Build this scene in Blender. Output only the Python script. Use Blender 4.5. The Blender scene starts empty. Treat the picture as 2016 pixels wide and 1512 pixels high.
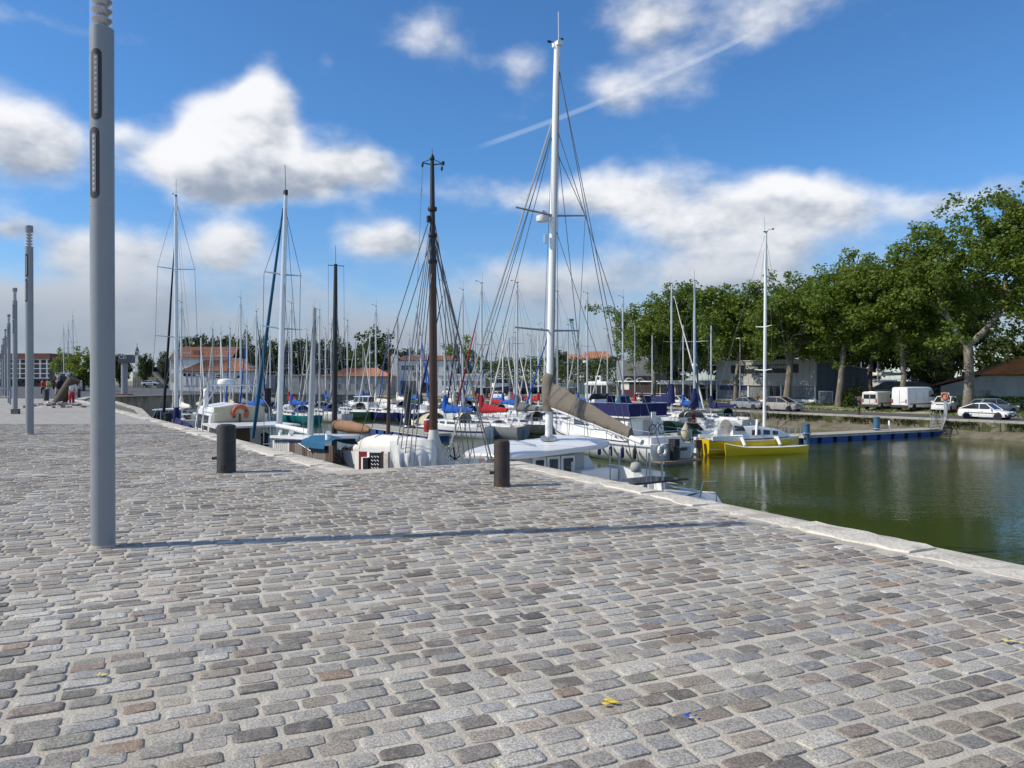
import bpy, math, random
from math import sin, cos, pi, radians, sqrt, atan2
from mathutils import Vector, Matrix, noise
random.seed(11)
S = bpy.context.scene
COL = S.collection
# ------------------------------------------------------------------ camera
F, CX, HY, CH = 1515.0, 1008.0, 748.0, 1.6      # focal length, centre, horizon row (2016 px photograph), eye height
cd = bpy.data.cameras.new('camera'); cam = bpy.data.objects.new('camera', cd); COL.objects.link(cam)
cd.sensor_width = 36; cd.lens = F / 2016 * 36; cd.clip_start = 0.05; cd.clip_end = 6000
cam.location = (0, 0, CH); cam.rotation_euler = (radians(90 - 0.3), 0, 0)
S.camera = cam
# ------------------------------------------------------------------ sky
SUN_EL = radians(40); SUN_AZ = atan2(-0.983, -0.184)      # azimuth clockwise from +Y
w = bpy.data.worlds.new('World'); S.world = w; w.use_nodes = True
nt = w.node_tree; nt.nodes.clear()
def nn(t, typ, **k):
    n = t.nodes.new(typ)
    for a, b in k.items(): setattr(n, a, b)
    return n
def mth(t, op, a, b=None, c=None, clamp=False):
    n = t.nodes.new('ShaderNodeMath'); n.operation = op; n.use_clamp = clamp
    for i, x in enumerate((a, b, c)):
        if x is None: continue
        if isinstance(x, (int, float)): n.inputs[i].default_value = x
        else: t.links.new(x, n.inputs[i])
    return n.outputs[0]
def mapr(t, x, a, b, c, d, smooth=True):
    n = t.nodes.new('ShaderNodeMapRange'); n.interpolation_type = 'SMOOTHSTEP' if smooth else 'LINEAR'
    t.links.new(x, n.inputs[0])
    for i, v in enumerate((a, b, c, d)): n.inputs[i + 1].default_value = v
    return n.outputs[0]
def mixc(t, f, a, b, mode='MIX'):
    n = t.nodes.new('ShaderNodeMix'); n.data_type = 'RGBA'; n.blend_type = mode
    if isinstance(f, (int, float)): n.inputs[0].default_value = f
    else: t.links.new(f, n.inputs[0])
    for i, x in ((6, a), (7, b)):
        if isinstance(x, (tuple, list)): n.inputs[i].default_value = (*x[:3], 1)
        else: t.links.new(x, n.inputs[i])
    return n.outputs[2]
def skydir(px, py):                       # photograph pixel -> (azimuth, elevation)
    x, y, z = (px - CX) / F, 1.0, (HY - py) / F
    return atan2(x, y), atan2(z, sqrt(x * x + y * y))
# cumulus heaps: (px, py, rx, ry, weight); noise spreads more all round, with extra cover added out of view
HEAPS = [(460, 335, 140, 46, 1.2), (400, 285, 66, 70, 1.05), (525, 230, 42, 70, 1.35), (470, 255, 60, 50, .6), (600, 330, 110, 42, .55), (735, 325, 80, 36, .62),
         (25, 255, 75, 62, .95), (110, 290, 55, 60, .36), (245, 262, 30, 30, .45), (20, 435, 55, 22, .62), (170, 492, 70, 36, .85), (300, 490, 50, 34, .4), (455, 475, 62, 38, .9),
         (755, 480, 80, 38, .9), (450, 590, 420, 50, .50), (60, 600, 200, 60, .50), (900, 360, 60, 40, .3), (1010, 395, 90, 26, .5), (1200, 375, 100, 48, .95),
         (1370, 420, 110, 60, .62), (1565, 400, 85, 44, 1.05), (1560, 450, 140, 50, .5), (1440, 530, 220, 50, .60), (1080, 560, 220, 60, .62), (1850, 385, 150, 30, .34), (1970, 360, 110, 30, .38),
         (1290, 40, 95, 64, .72), (1490, 20, 80, 44, .55), (1640, 0, 70, 36, .42), (1215, 178, 66, 40, .52), (1330, 165, 55, 46, .34),
         (840, 75, 85, 58, .50), (640, 110, 34, 24, .36), (1030, 155, 50, 42, .46), (150, 45, 170, 22, .38), (800, 690, 1100, 52, .85), (1700, 620, 420, 60, .40)]
g = bpy.data.node_groups.new('cloud_density', 'ShaderNodeTree')
g.interface.new_socket('P', in_out='INPUT', socket_type='NodeSocketVector')
g.interface.new_socket('D', in_out='OUTPUT', socket_type='NodeSocketFloat')
gi, go = g.nodes.new('NodeGroupInput'), g.nodes.new('NodeGroupOutput')
wn = nn(g, 'ShaderNodeTexNoise'); wn.inputs['Scale'].default_value = 9; wn.inputs['Detail'].default_value = 3
g.links.new(gi.outputs[0], wn.inputs['Vector'])
wsub = nn(g, 'ShaderNodeVectorMath', operation='SUBTRACT'); g.links.new(wn.outputs['Color'], wsub.inputs[0]); wsub.inputs[1].default_value = (.5, .5, .5)
wmul = nn(g, 'ShaderNodeVectorMath', operation='SCALE'); g.links.new(wsub.outputs[0], wmul.inputs[0]); wmul.inputs['Scale'].default_value = .06
wadd = nn(g, 'ShaderNodeVectorMath', operation='ADD'); g.links.new(gi.outputs[0], wadd.inputs[0]); g.links.new(wmul.outputs[0], wadd.inputs[1])
sp = nn(g, 'ShaderNodeSeparateXYZ'); g.links.new(wadd.outputs[0], sp.inputs[0])
def vm(t, op, *ins):
    n = t.nodes.new('ShaderNodeVectorMath'); n.operation = op
    for i, x in enumerate(ins):
        if isinstance(x, tuple): n.inputs[i].default_value = x
        else: t.links.new(x, n.inputs[i])
    return n
tot = 0.0; lts = 0.0
for px, py, rx, ry, wt in HEAPS:
    a0, e0 = skydir(px, py); kx, ky = F / rx * .90, F / ry * .95
    q = vm(g, 'MULTIPLY_ADD', wadd.outputs[0], (kx, ky, 0), (-a0 * kx, -e0 * ky, 0)).outputs[0]
    k = mth(g, 'POWER', .3679, vm(g, 'DOT_PRODUCT', q, q).outputs['Value'])
    tot = mth(g, 'MULTIPLY_ADD', k, wt, tot)
    lts = mth(g, 'MULTIPLY_ADD', k, vm(g, 'DOT_PRODUCT', q, (-.45 * wt, 1.0 * wt, 0)).outputs['Value'], lts)
mp = nn(g, 'ShaderNodeMapping'); mp.inputs['Scale'].default_value = (1, 1.7, 1); g.links.new(gi.outputs[0], mp.inputs[0])
n1 = nn(g, 'ShaderNodeTexNoise'); n1.inputs['Scale'].default_value = 7; n1.inputs['Detail'].default_value = 7; n1.inputs['Roughness'].default_value = .56
g.links.new(mp.outputs[0], n1.inputs['Vector'])
mp2 = vm(g, 'ADD', mp.outputs[0], (-.018, .035, 0))
n3 = nn(g, 'ShaderNodeTexNoise'); n3.inputs['Scale'].default_value = 7; n3.inputs['Detail'].default_value = 4; n3.inputs['Roughness'].default_value = .56
g.links.new(mp2.outputs[0], n3.inputs['Vector'])
n2 = nn(g, 'ShaderNodeTexNoise'); n2.inputs['Scale'].default_value = 2.4; n2.inputs['Detail'].default_value = 2
g.links.new(mp.outputs[0], n2.inputs['Vector'])
den = mth(g, 'ADD', tot, mth(g, 'MULTIPLY', mth(g, 'SUBTRACT', n1.outputs[0], .5), 1.25))
den = mth(g, 'ADD', den, mth(g, 'MULTIPLY', mth(g, 'SUBTRACT', n2.outputs[0], .5), .35))
g.interface.new_socket('L', in_out='OUTPUT', socket_type='NodeSocketFloat')
lgt = mth(g, 'MULTIPLY_ADD', mth(g, 'SUBTRACT', n1.outputs[0], n3.outputs[0]), 1.6, mth(g, 'MULTIPLY', lts, .42))
g.links.new(lgt, go.inputs[1])
g.links.new(den, go.inputs[0])
tc = nn(nt, 'ShaderNodeTexCoord'); sx = nn(nt, 'ShaderNodeSeparateXYZ'); nt.links.new(tc.outputs['Generated'], sx.inputs[0])
az = mth(nt, 'ARCTAN2', sx.outputs[0], sx.outputs[1]); el = mth(nt, 'ARCSINE', sx.outputs[2])
cb = nn(nt, 'ShaderNodeCombineXYZ'); nt.links.new(az, cb.inputs[0]); nt.links.new(el, cb.inputs[1])
d1 = nn(nt, 'ShaderNodeGroup'); d1.node_tree = g; nt.links.new(cb.outputs[0], d1.inputs[0])
sky = nn(nt, 'ShaderNodeTexSky', sky_type='NISHITA', sun_disc=False, sun_elevation=SUN_EL, sun_rotation=SUN_AZ)
sky.air_density = 1.0; sky.dust_density = .2; sky.ozone_density = 3.0
lit = mth(nt, 'MULTIPLY', mapr(nt, d1.outputs[1], -.50, .26, 0, 1), mapr(nt, el, .05, .22, .12, 1))
rest = mth(nt, 'MULTIPLY', mth(nt, 'MAXIMUM', mapr(nt, mth(nt, 'ABSOLUTE', az), .75, 1.2, 0, 1), mapr(nt, el, .55, .9, 0, 1)), .34)  # extra cloud added beyond the view to lift the ambient light
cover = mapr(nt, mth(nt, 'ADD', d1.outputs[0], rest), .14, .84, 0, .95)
ccol = mixc(nt, lit, (2.8, 3.3, 4.1), (8.6, 8.6, 8.7))
# a faint vapour trail
(a0, e0), (a1, e1) = skydir(925, 296), skydir(1500, 58)
ln = sqrt((a1 - a0) ** 2 + (e1 - e0) ** 2); ux, uy = (a1 - a0) / ln, (e1 - e0) / ln
ra = mth(nt, 'SUBTRACT', az, a0); re = mth(nt, 'SUBTRACT', el, e0)
al = mth(nt, 'ADD', mth(nt, 'MULTIPLY', ra, ux), mth(nt, 'MULTIPLY', re, uy))
pr = mth(nt, 'ABSOLUTE', mth(nt, 'SUBTRACT', mth(nt, 'MULTIPLY', ra, uy), mth(nt, 'MULTIPLY', re, ux)))
tr = mth(nt, 'MULTIPLY', mapr(nt, pr, .0012, .0042, .20, 0), mapr(nt, al, 0, .05, 0, 1))
tr = mth(nt, 'MULTIPLY', tr, mapr(nt, al, ln - .03, ln, 1, 0))
skyc = mixc(nt, 1.0, sky.outputs[0], mixc(nt, mapr(nt, el, .0, .30, 0, 1), (.80, .93, 1.14), (.58, .98, 1.32)), 'MULTIPLY')
skyc = mixc(nt, tr, skyc, (7.5, 8.2, 9.0))
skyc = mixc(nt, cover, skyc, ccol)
bg = nn(nt, 'ShaderNodeBackground'); bg.inputs[1].default_value = .115
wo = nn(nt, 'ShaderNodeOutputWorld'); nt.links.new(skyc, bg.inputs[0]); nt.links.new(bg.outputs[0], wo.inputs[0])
# ------------------------------------------------------------------ sun
sd = bpy.data.lights.new('sun', 'SUN'); sd.energy = 4.4; sd.angle = radians(.9); sd.color = (1, .915, .77)
sun = bpy.data.objects.new('sun', sd); COL.objects.link(sun)
sv = Vector((sin(SUN_AZ) * cos(SUN_EL), cos(SUN_AZ) * cos(SUN_EL), sin(SUN_EL)))
sun.rotation_euler = sv.to_track_quat('Z', 'Y').to_euler(); sun.location = (-30, -10, 40)
w.cycles.sampling_method = 'MANUAL'; w.cycles.sample_map_resolution = 512
S.cycles.max_bounces = 6; S.cycles.diffuse_bounces = 2; S.cycles.glossy_bounces = 3; S.cycles.transparent_max_bounces = 12
vs = S.view_settings; vs.view_transform = 'Standard'; vs.look = 'None'; vs.exposure = 0; vs.gamma = 1; vs.use_curve_mapping = False
# ------------------------------------------------------------------ helpers
WZ, RZ = -3.1, -1.7                              # water level, level of the far quay (near quay = 0)
def at(px, py, d): return Vector(((px - CX) / F * d, d, CH + (HY - py) / F * d))
def on(px, py, z=0.0):
    d = (CH - z) * F / (py - HY); return Vector(((px - CX) / F * d, d, z))
UX, VX = Vector((-.555, .832, 0)), Vector((.832, .555, 0))      # along the basin, across it
def uv(u, v, z=0.0): return UX * u + VX * v + Vector((0, 0, z))
UYAW = atan2(.832, -.555)
class MB:
    def __init__(s): s.v, s.f, s.c = [], [], []
    def add(s, vs, fs, col=None):
        o = len(s.v); s.v += [tuple(p) for p in vs]; s.f += [tuple(o + i for i in q) for q in fs]
        if col is not None: s.c += [col] * len(fs)
        return s
    def box(s, x0, x1, y0, y1, z0, z1):
        return s.add([(x0, y0, z0), (x1, y0, z0), (x1, y1, z0), (x0, y1, z0), (x0, y0, z1), (x1, y0, z1), (x1, y1, z1), (x0, y1, z1)],
                     [(3, 2, 1, 0), (4, 5, 6, 7), (0, 1, 5, 4), (1, 2, 6, 5), (2, 3, 7, 6), (3, 0, 4, 7)])
    def obox(s, c, sz, rz=0.0, tilt=None):
        m = Matrix.Rotation(rz, 3, 'Z')
        if tilt is not None: m = m @ tilt
        c = Vector(c); h = [k / 2 for k in sz]
        vs = [c + m @ Vector((a * h[0], b * h[1], e * h[2])) for a, b, e in ((-1, -1, -1), (1, -1, -1), (1, 1, -1), (-1, 1, -1), (-1, -1, 1), (1, -1, 1), (1, 1, 1), (-1, 1, 1))]
        return s.add(vs, [(3, 2, 1, 0), (4, 5, 6, 7), (0, 1, 5, 4), (1, 2, 6, 5), (2, 3, 7, 6), (3, 0, 4, 7)])
    def bar(s, a, b, wd, ht):                     # rectangular bar between two points
        a, b = Vector(a), Vector(b); d = (b - a).normalized(); up = Vector((0, 0, 1)) if abs(d.z) < .95 else Vector((1, 0, 0))
        x = d.cross(up).normalized() * wd / 2; y = x.cross(d).normalized() * ht / 2
        vs = [p + i * x + j * y for p in (a, b) for i, j in ((-1, -1), (1, -1), (1, 1), (-1, 1))]
        return s.add(vs, [(3, 2, 1, 0), (4, 5, 6, 7), (0, 1, 5, 4), (1, 2, 6, 5), (2, 3, 7, 6), (3, 0, 4, 7)])
    def loft(s, rings, closed=True, caps=True):
        n = len(rings[0]); o = len(s.v)
        for r in rings: s.v += [tuple(p) for p in r]
        for i in range(len(rings) - 1):
            for j in range(n if closed else n - 1):
                k = (j + 1) % n; s.f.append((o + i * n + j, o + i * n + k, o + (i + 1) * n + k, o + (i + 1) * n + j))
        if caps and closed:
            s.f.append(tuple(o + j for j in reversed(range(n)))); s.f.append(tuple(o + (len(rings) - 1) * n + j for j in range(n)))
        return s
    def tube(s, pts, r, n=6, sq=1.0, caps=True):
        pts = [Vector(p) for p in pts]; rings = []
        for i, p in enumerate(pts):
            d = (pts[min(i + 1, len(pts) - 1)] - pts[max(i - 1, 0)]).normalized()
            up = Vector((0, 0, 1)) if abs(d.z) < .9 else Vector((0, 1, 0))
            x = d.cross(up).normalized(); y = x.cross(d).normalized()
            q = r[i] if isinstance(r, (list, tuple)) else r
            rings.append([p + q * (cos(2 * pi * k / n) * x + sq * sin(2 * pi * k / n) * y) for k in range(n)])
        return s.loft(rings, True, caps)
    def lathe(s, prof, n=16, c=(0, 0, 0)):
        c = Vector(c)
        return s.loft([[c + Vector((r * cos(2 * pi * k / n), r * sin(2 * pi * k / n), z)) for k in range(n)] for r, z in prof])
    def prism(s, poly, a, b, axis='y'):           # polygon in the other two axes, extruded from a to b
        f = {'y': lambda p, t: (p[0], t, p[1]), 'x': lambda p, t: (t, p[0], p[1]), 'z': lambda p, t: (p[0], p[1], t)}[axis]
        return s.loft([[f(p, a) for p in poly], [f(p, b) for p in poly]])
    def mesh(s, name, mat=None, smooth=None):
        me = bpy.data.meshes.new(name); me.from_pydata(s.v, [], s.f)
        if mat is not None: me.materials.append(mat)
        if s.c and len(s.c) == len(s.f):
            ca = me.color_attributes.new('Col', 'FLOAT_COLOR', 'CORNER'); flat = []
            for q, c in zip(s.f, s.c): flat += [c[0], c[1], c[2], 1.0] * len(q)
            ca.data.foreach_set('color', flat)
        if smooth is not None:
            me.polygons.foreach_set('use_smooth', [True] * len(me.polygons)); me.set_sharp_from_angle(angle=radians(smooth))
        me.update(); return me
    def fix(s): return s
def link(name, me, parent=None, loc=None, rz=0.0):
    o = bpy.data.objects.new(name, me); COL.objects.link(o)
    if parent is not None: o.parent = parent
    if loc is not None: o.location = loc
    if rz: o.rotation_euler = (0, 0, rz)
    return o
def part(name, mb, mat, parent=None, smooth=None, world=False, label=None):
    """one mesh object under its thing; world=True: vertices are given in world space (root unrotated)"""
    if world and parent is not None:
        L = parent.location if parent.parent is None else parent.parent.location
        mb.v = [(x - L.x, y - L.y, z - L.z) for x, y, z in mb.v]
    o = link(name, mb.mesh(name, mat, smooth), parent)
    if label: o['label'] = label
    return o
def tag(o, label, cat, group=None):
    o['label'] = label; o['category'] = cat
    if group: o['group'] = group
    return o
def thing(name, label, cat, loc=(0, 0, 0), rz=0.0, group=None):
    o = bpy.data.objects.new(name, None); COL.objects.link(o); o.location = loc; o.rotation_euler = (0, 0, rz); o.empty_display_size = .3
    return tag(o, label, cat, group)
def struct(name, mb, mat, parent=None, smooth=None):
    o = link(name, mb.mesh(name, mat, smooth), parent)
    if parent is None: o['kind'] = 'structure'
    return o
KIDS = {}
def dup(root, loc, rz, label=None, group=None, sc=None):
    def kids(o): return [c for c in bpy.data.objects if c.parent == o] if o.name not in KIDS else KIDS[o.name]
    KIDS.setdefault(root.name, kids(root))
    r = root.copy(); COL.objects.link(r); r.location = loc; r.rotation_euler = (0, 0, rz)
    if sc: r.scale = sc
    if label: r['label'] = label
    if group: r['group'] = group
    for ch in KIDS[root.name]:
        c = ch.copy(); COL.objects.link(c); c.parent = r
        KIDS.setdefault(ch.name, kids(ch))
        for gch in KIDS[ch.name]:
            d = gch.copy(); COL.objects.link(d); d.parent = c
    return r
# ------------------------------------------------------------------ materials
MATS = {}
def mat(name, col, rough=.5, metal=0.0, var=0.0, vscale=4.0, bump=0.0, bscale=30.0, dirt=None, dscale=2.0, dlo=.45, dhi=.75, stretch=None, spec=None, emit=None):
    """procedural surface: base colour with mottling, optional stains of a second colour, fine relief"""
    if name in MATS: return MATS[name]
    m = bpy.data.materials.new(name); m.use_nodes = True; t = m.node_tree; b = t.nodes['Principled BSDF']
    b.inputs['Roughness'].default_value = rough; b.inputs['Metallic'].default_value = metal
    if spec is not None: b.inputs['Specular IOR Level'].default_value = spec
    c = None
    tcn = nn(t, 'ShaderNodeTexCoord'); vec = tcn.outputs['Object']
    if stretch:
        mpn = nn(t, 'ShaderNodeMapping'); mpn.inputs['Scale'].default_value = stretch; t.links.new(vec, mpn.inputs[0]); vec = mpn.outputs[0]
    if var:
        n = nn(t, 'ShaderNodeTexNoise'); n.inputs['Scale'].default_value = vscale; n.inputs['Detail'].default_value = 5; n.inputs['Roughness'].default_value = .6
        t.links.new(vec, n.inputs['Vector'])
        f = mapr(t, n.outputs[0], .3, .7, 0, 1, False)
        c = mixc(t, f, [x * (1 - var) for x in col], [min(1, x * (1 + var)) for x in col])
    if dirt:
        n = nn(t, 'ShaderNodeTexNoise'); n.inputs['Scale'].default_value = dscale; n.inputs['Detail'].default_value = 8; n.inputs['Roughness'].default_value = .65
        t.links.new(vec, n.inputs['Vector'])
        c = mixc(t, mapr(t, n.outputs[0], dlo, dhi, 0, 1), c if c is not None else col, dirt)
    if c is None: b.inputs['Base Color'].default_value = (*col, 1)
    else: t.links.new(c, b.inputs['Base Color'])
    if bump:
        n = nn(t, 'ShaderNodeTexNoise'); n.inputs['Scale'].default_value = bscale; n.inputs['Detail'].default_value = 4
        t.links.new(vec, n.inputs['Vector'])
        bp = nn(t, 'ShaderNodeBump'); bp.inputs['Strength'].default_value = bump; bp.inputs['Distance'].default_value = .02
        t.links.new(n.outputs[0], bp.inputs['Height']); t.links.new(bp.outputs[0], b.inputs['Normal'])
    if emit: b.inputs['Emission Color'].default_value = (*col, 1); b.inputs['Emission Strength'].default_value = emit
    MATS[name] = m; return m
def hexc(r, g, b):                                # sRGB 0-255 -> linear
    f = lambda c: (c / 255 / 12.92) if c / 255 <= .04045 else ((c / 255 + .055) / 1.055) ** 2.4
    return (f(r), f(g), f(b))
# ================================================================== near quay
M_mortar = mat('lime_mortar', (.475, .435, .365), .95, var=.2, vscale=3.0, bump=.5, bscale=60, dirt=(.35, .315, .26), dscale=.8, dlo=.42, dhi=.72)
M_wallst = mat('quay_wall_stone', (.30, .28, .24), .9, var=.3, vscale=1.5, bump=.6, bscale=6, dirt=(.10, .11, .07), dscale=.7)
R0, R1, NQ = Vector((4.33, 6.83)), Vector((.15, 15.15)), Vector((-2.75, 13.75))
rd = (R0 - R1).normalized()
RB = R0 + rd * 22
LE = Vector((UX * 73 + VX * 5.5).xy)
qpoly = [RB, R1, NQ, LE, Vector((-60, 74)), Vector((-95, 60)), Vector((-60, -20)), Vector((0, -26))]
mb = MB(); n = len(qpoly)
mb.add([(p.x, p.y, -.003) for p in qpoly] + [(p.x, p.y, -6) for p in qpoly], [tuple(range(n))][::1] + [(i, (i + 1) % n, (i + 1) % n + n, i + n) for i in range(n)])
quay = struct('quay_pavement', mb, M_mortar)
def inquay(x, y):
    c = False; j = n - 1
    for i in range(n):
        a, b = qpoly[i], qpoly[j]
        if (a.y > y) != (b.y > y) and x < (b.x - a.x) * (y - a.y) / (b.y - a.y) + a.x: c = not c
        j = i
    return c
def segd(p, a, b):
    t = max(0, min(1, (p - a).dot(b - a) / (b - a).length_squared)); return (p - a - (b - a) * t).length
# granite setts -------------------------------------------------------------
def sett_mat():
    m = bpy.data.materials.new('granite_sett'); m.use_nodes = True; t = m.node_tree; b = t.nodes['Principled BSDF']
    at_ = nn(t, 'ShaderNodeAttribute', attribute_name='Col'); geo = nn(t, 'ShaderNodeNewGeometry')
    n = nn(t, 'ShaderNodeTexNoise'); n.inputs['Scale'].default_value = 95; n.inputs['Detail'].default_value = 3; t.links.new(geo.outputs['Position'], n.inputs['Vector'])
    n2 = nn(t, 'ShaderNodeTexNoise'); n2.inputs['Scale'].default_value = 14; n2.inputs['Detail'].default_value = 6; n2.inputs['Roughness'].default_value = .65; t.links.new(geo.outputs['Position'], n2.inputs['Vector'])
    c = mixc(t, mapr(t, n.outputs[0], .36, .64, 0, 1), (.68, .68, .68), (1.30, 1.30, 1.30)); c = mixc(t, 1.0, at_.outputs['Color'], c, 'MULTIPLY')
    c = mixc(t, mapr(t, n2.outputs[0], .50, .74, 0, .75), c, (.43, .405, .355))      # lime dust left in the hollows
    n3 = nn(t, 'ShaderNodeTexNoise'); n3.inputs['Scale'].default_value = .5; n3.inputs['Detail'].default_value = 5; n3.inputs['Roughness'].default_value = .65; t.links.new(geo.outputs['Position'], n3.inputs['Vector'])
    c = mixc(t, 1.0, c, mixc(t, mapr(t, n3.outputs[0], .35, .65, 0, 1), (.80, .78, .75), (1.10, 1.10, 1.10)), 'MULTIPLY')      # worn and dirty patches
    t.links.new(c, b.inputs['Base Color']); b.inputs['Roughness'].default_value = .72
    bp = nn(t, 'ShaderNodeBump'); bp.inputs['Strength'].default_value = .4; bp.inputs['Distance'].default_value = .012
    t.links.new(mth(t, 'ADD', n.outputs[0], mth(t, 'MULTIPLY', n2.outputs[0], 2.0)), bp.inputs['Height']); t.links.new(bp.outputs[0], b.inputs['Normal'])
    return m
M_sett = sett_mat()
PAL = [((.360, .338, .298), 24), ((.400, .385, .350), 14), ((.265, .246, .215), 14), ((.150, .134, .116), 12), ((.315, .268, .214), 13), ((.275, .272, .268), 10), ((.215, .222, .235), 5),
       ((.360, .320, .260), 10), ((.225, .178, .148), 8), ((.080, .074, .068), 2), ((.50, .475, .42), 6), ((.250, .245, .20), 4), ((.30, .215, .15), 1)]
PW = [p for p, k in PAL for _ in range(k)]
rng = random.Random(5)
RA = radians(24); rdx, rdy = Vector((cos(RA), sin(RA))), Vector((-sin(RA), cos(RA)))
setts = []
row = -4.0
NR = 14
while row < 34:
    ht = rng.uniform(.102, .126); pitch = ht + rng.uniform(.013, .026); s = -24 + rng.uniform(0, .3)
    wob = rng.uniform(0, 6)
    while s < 16:
        ln = rng.choice((rng.uniform(.135, .18), rng.uniform(.165, .225), rng.uniform(.18, .245))); gap = rng.uniform(.012, .028)
        p = rdx * (s + ln / 2) + rdy * (row + ht / 2 + .035 * sin((s + wob) * .8))
        s += ln + gap
        if p.y < 2.3 or p.y > 28 or abs(p.x) > .70 * p.y + .8: continue
        if not inquay(p.x, p.y): continue
        if min(segd(p, RB, R1) - .50, segd(p, NQ, LE) - .55) < .13 or segd(p, R1, NQ) < .13: continue
        setts.append((p, ln, ht))
    row += pitch
setts.sort(key=lambda q: q[0].length)
def sett(mb, p, ln, ht, near):
    rot = RA + rng.gauss(0, .02); ca, sa = cos(rot), sin(rot)
    c = rng.choice(PW); k = rng.uniform(.85, 1.15); c = tuple(min(1, (x * .80 + m_ * .20) * k) for x, m_ in zip(c, (.325, .305, .270)))
    N = NR if near else 10
    h = rng.uniform(.000, .006); out = []
    sq = rng.uniform(.20, .40)
    tx, ty = rng.gauss(0, .010), rng.gauss(0, .012)
    for i in range(N):
        a = 2 * pi * (i + .5) / N; x = abs(cos(a)) ** sq * (1 if cos(a) > 0 else -1); y = abs(sin(a)) ** sq * (1 if sin(a) > 0 else -1)
        out.append((x * ln / 2 * rng.uniform(.95, 1.02), y * ht / 2 * rng.uniform(.90, 1.04)))
    def ring(k, z): return [(p.x + (x * k) * ca - (y * k) * sa, p.y + (x * k) * sa + (y * k) * ca, z + x * tx + y * ty) for x, y in out]
    rings = ([ring(1.0, -.022), ring(1.0, h - .006), ring(.955, h), ring(.75, h + .0015)] if near else [ring(1.0, -.02), ring(.965, h), ring(.6, h + .001)])
    o = len(mb.v); n0 = len(mb.f); mb.loft(rings, True, False); mb.f.append(tuple(o + (len(rings) - 1) * N + j for j in range(N)))
    mb.c += [c] * (len(mb.f) - n0)
for p, ln, ht in setts[:300]:
    mb = MB(); sett(mb, Vector((0, 0)), ln, ht, True)
    o = link('granite_sett', mb.mesh('granite_sett', M_sett, 50), quay); o.location = (p.x, p.y, 0)
mb = MB()
for p, ln, ht in setts[300:]: sett(mb, p, ln, ht, p.y < 9)
o = link('granite_setts', mb.mesh('granite_setts', M_sett, 50), quay); o['kind'] = 'stuff'
print('setts', len(setts), 'faces', len(mb.f))
# paving past the reach of single setts ------------------------------------
def farpave():
    m = bpy.data.materials.new('far_setts'); m.use_nodes = True; t = m.node_tree; b = t.nodes['Principled BSDF']
    tcn = nn(t, 'ShaderNodeTexCoord'); mpn = nn(t, 'ShaderNodeMapping'); mpn.inputs['Rotation'].default_value = (0, 0, -RA); t.links.new(tcn.outputs['Object'], mpn.inputs[0])
    br = nn(t, 'ShaderNodeTexBrick'); t.links.new(mpn.outputs[0], br.inputs['Vector'])
    br.inputs['Color1'].default_value = (.22, .21, .19, 1); br.inputs['Color2'].default_value = (.38, .36, .325, 1); br.inputs['Mortar'].default_value = (.42, .395, .35, 1)
    br.inputs['Scale'].default_value = 1; br.inputs['Brick Width'].default_value = .23; br.inputs['Row Height'].default_value = .14; br.inputs['Mortar Size'].default_value = .013
    t.links.new(br.outputs[0], b.inputs['Base Color']); b.inputs['Roughness'].default_value = .85
    return m
mb = MB()
pts = [Vector((-.70 * 28 - 12, 27.9)), Vector(((NQ + (LE - NQ) * ((27.9 - NQ.y) / (LE.y - NQ.y))).x - .5, 27.9)), Vector((LE.x - .6, LE.y)), Vector((-60, 74)), Vector((-80, 64))]
mb.add([(p.x, p.y, .002) for p in pts], [tuple(range(5))])
part('far_pavement', mb, farpave(), quay)
# coping: pale limestone blocks along the edge ---------------------------------
M_lime = mat('limestone_coping', (.62, .58, .495), .9, var=.22, vscale=5, bump=1.0, bscale=26, dirt=(.30, .265, .205), dscale=2.6, dlo=.47, dhi=.70)
def coping(a, b, width, seed, maxd):
    r = random.Random(seed); d = (b - a).normalized(); nr = Vector((-d.y, d.x)); L = (b - a).length; s = 0
    if not inquay(*(a + d * L / 2 + nr * .3)): nr = -nr
    while s < L - .2:
        ln = min(r.uniform(.8, 1.7), L - s); wd = width * r.uniform(.9, 1.12); e = r.uniform(-.03, .05); h = r.uniform(.0, .026)
        if ln < .12: break
        m = max(3, int(ln / .16)); rows = []
        g_ = r.uniform(.008, .025)
        for i in range(m + 1):
            t = s + g_ + (ln - 2 * g_) * i / m; q = []
            o0 = -e + r.gauss(0, .026); o1 = wd + r.gauss(0, .035)
            if r.random() < .14: o0 += r.uniform(.03, .12)
            for k, (w_, z) in enumerate(((o0 + .012, -.42), (o0, -.05), (o0 + .035, h - .012 + r.gauss(0, .003)), ((o0 + o1) * .5, h + r.gauss(0, .008)), (o1 - .03, h - .004 + r.gauss(0, .004)), (o1, -.03))):
                p = a + d * t + nr * w_; q.append((p.x, p.y, z))
            rows.append(q)
        mbc = MB(); mbc.loft(rows, False, False); k = 6
        mbc.f.append(tuple(range(k))); mbc.f.append(tuple(len(mbc.v) - k + j for j in range(k)))
        c = Vector((a + d * (s + ln / 2)).to_3d()); mbc.v = [(x - c.x, y - c.y, z) for x, y, z in mbc.v]
        o = link('coping_stone', mbc.mesh('coping_stone', M_lime, 35), quay); o.location = c
        s += ln
coping(R0 + rd * 6, R1, .50, 3, 99); coping(NQ, LE, .55, 4, 99)
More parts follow.
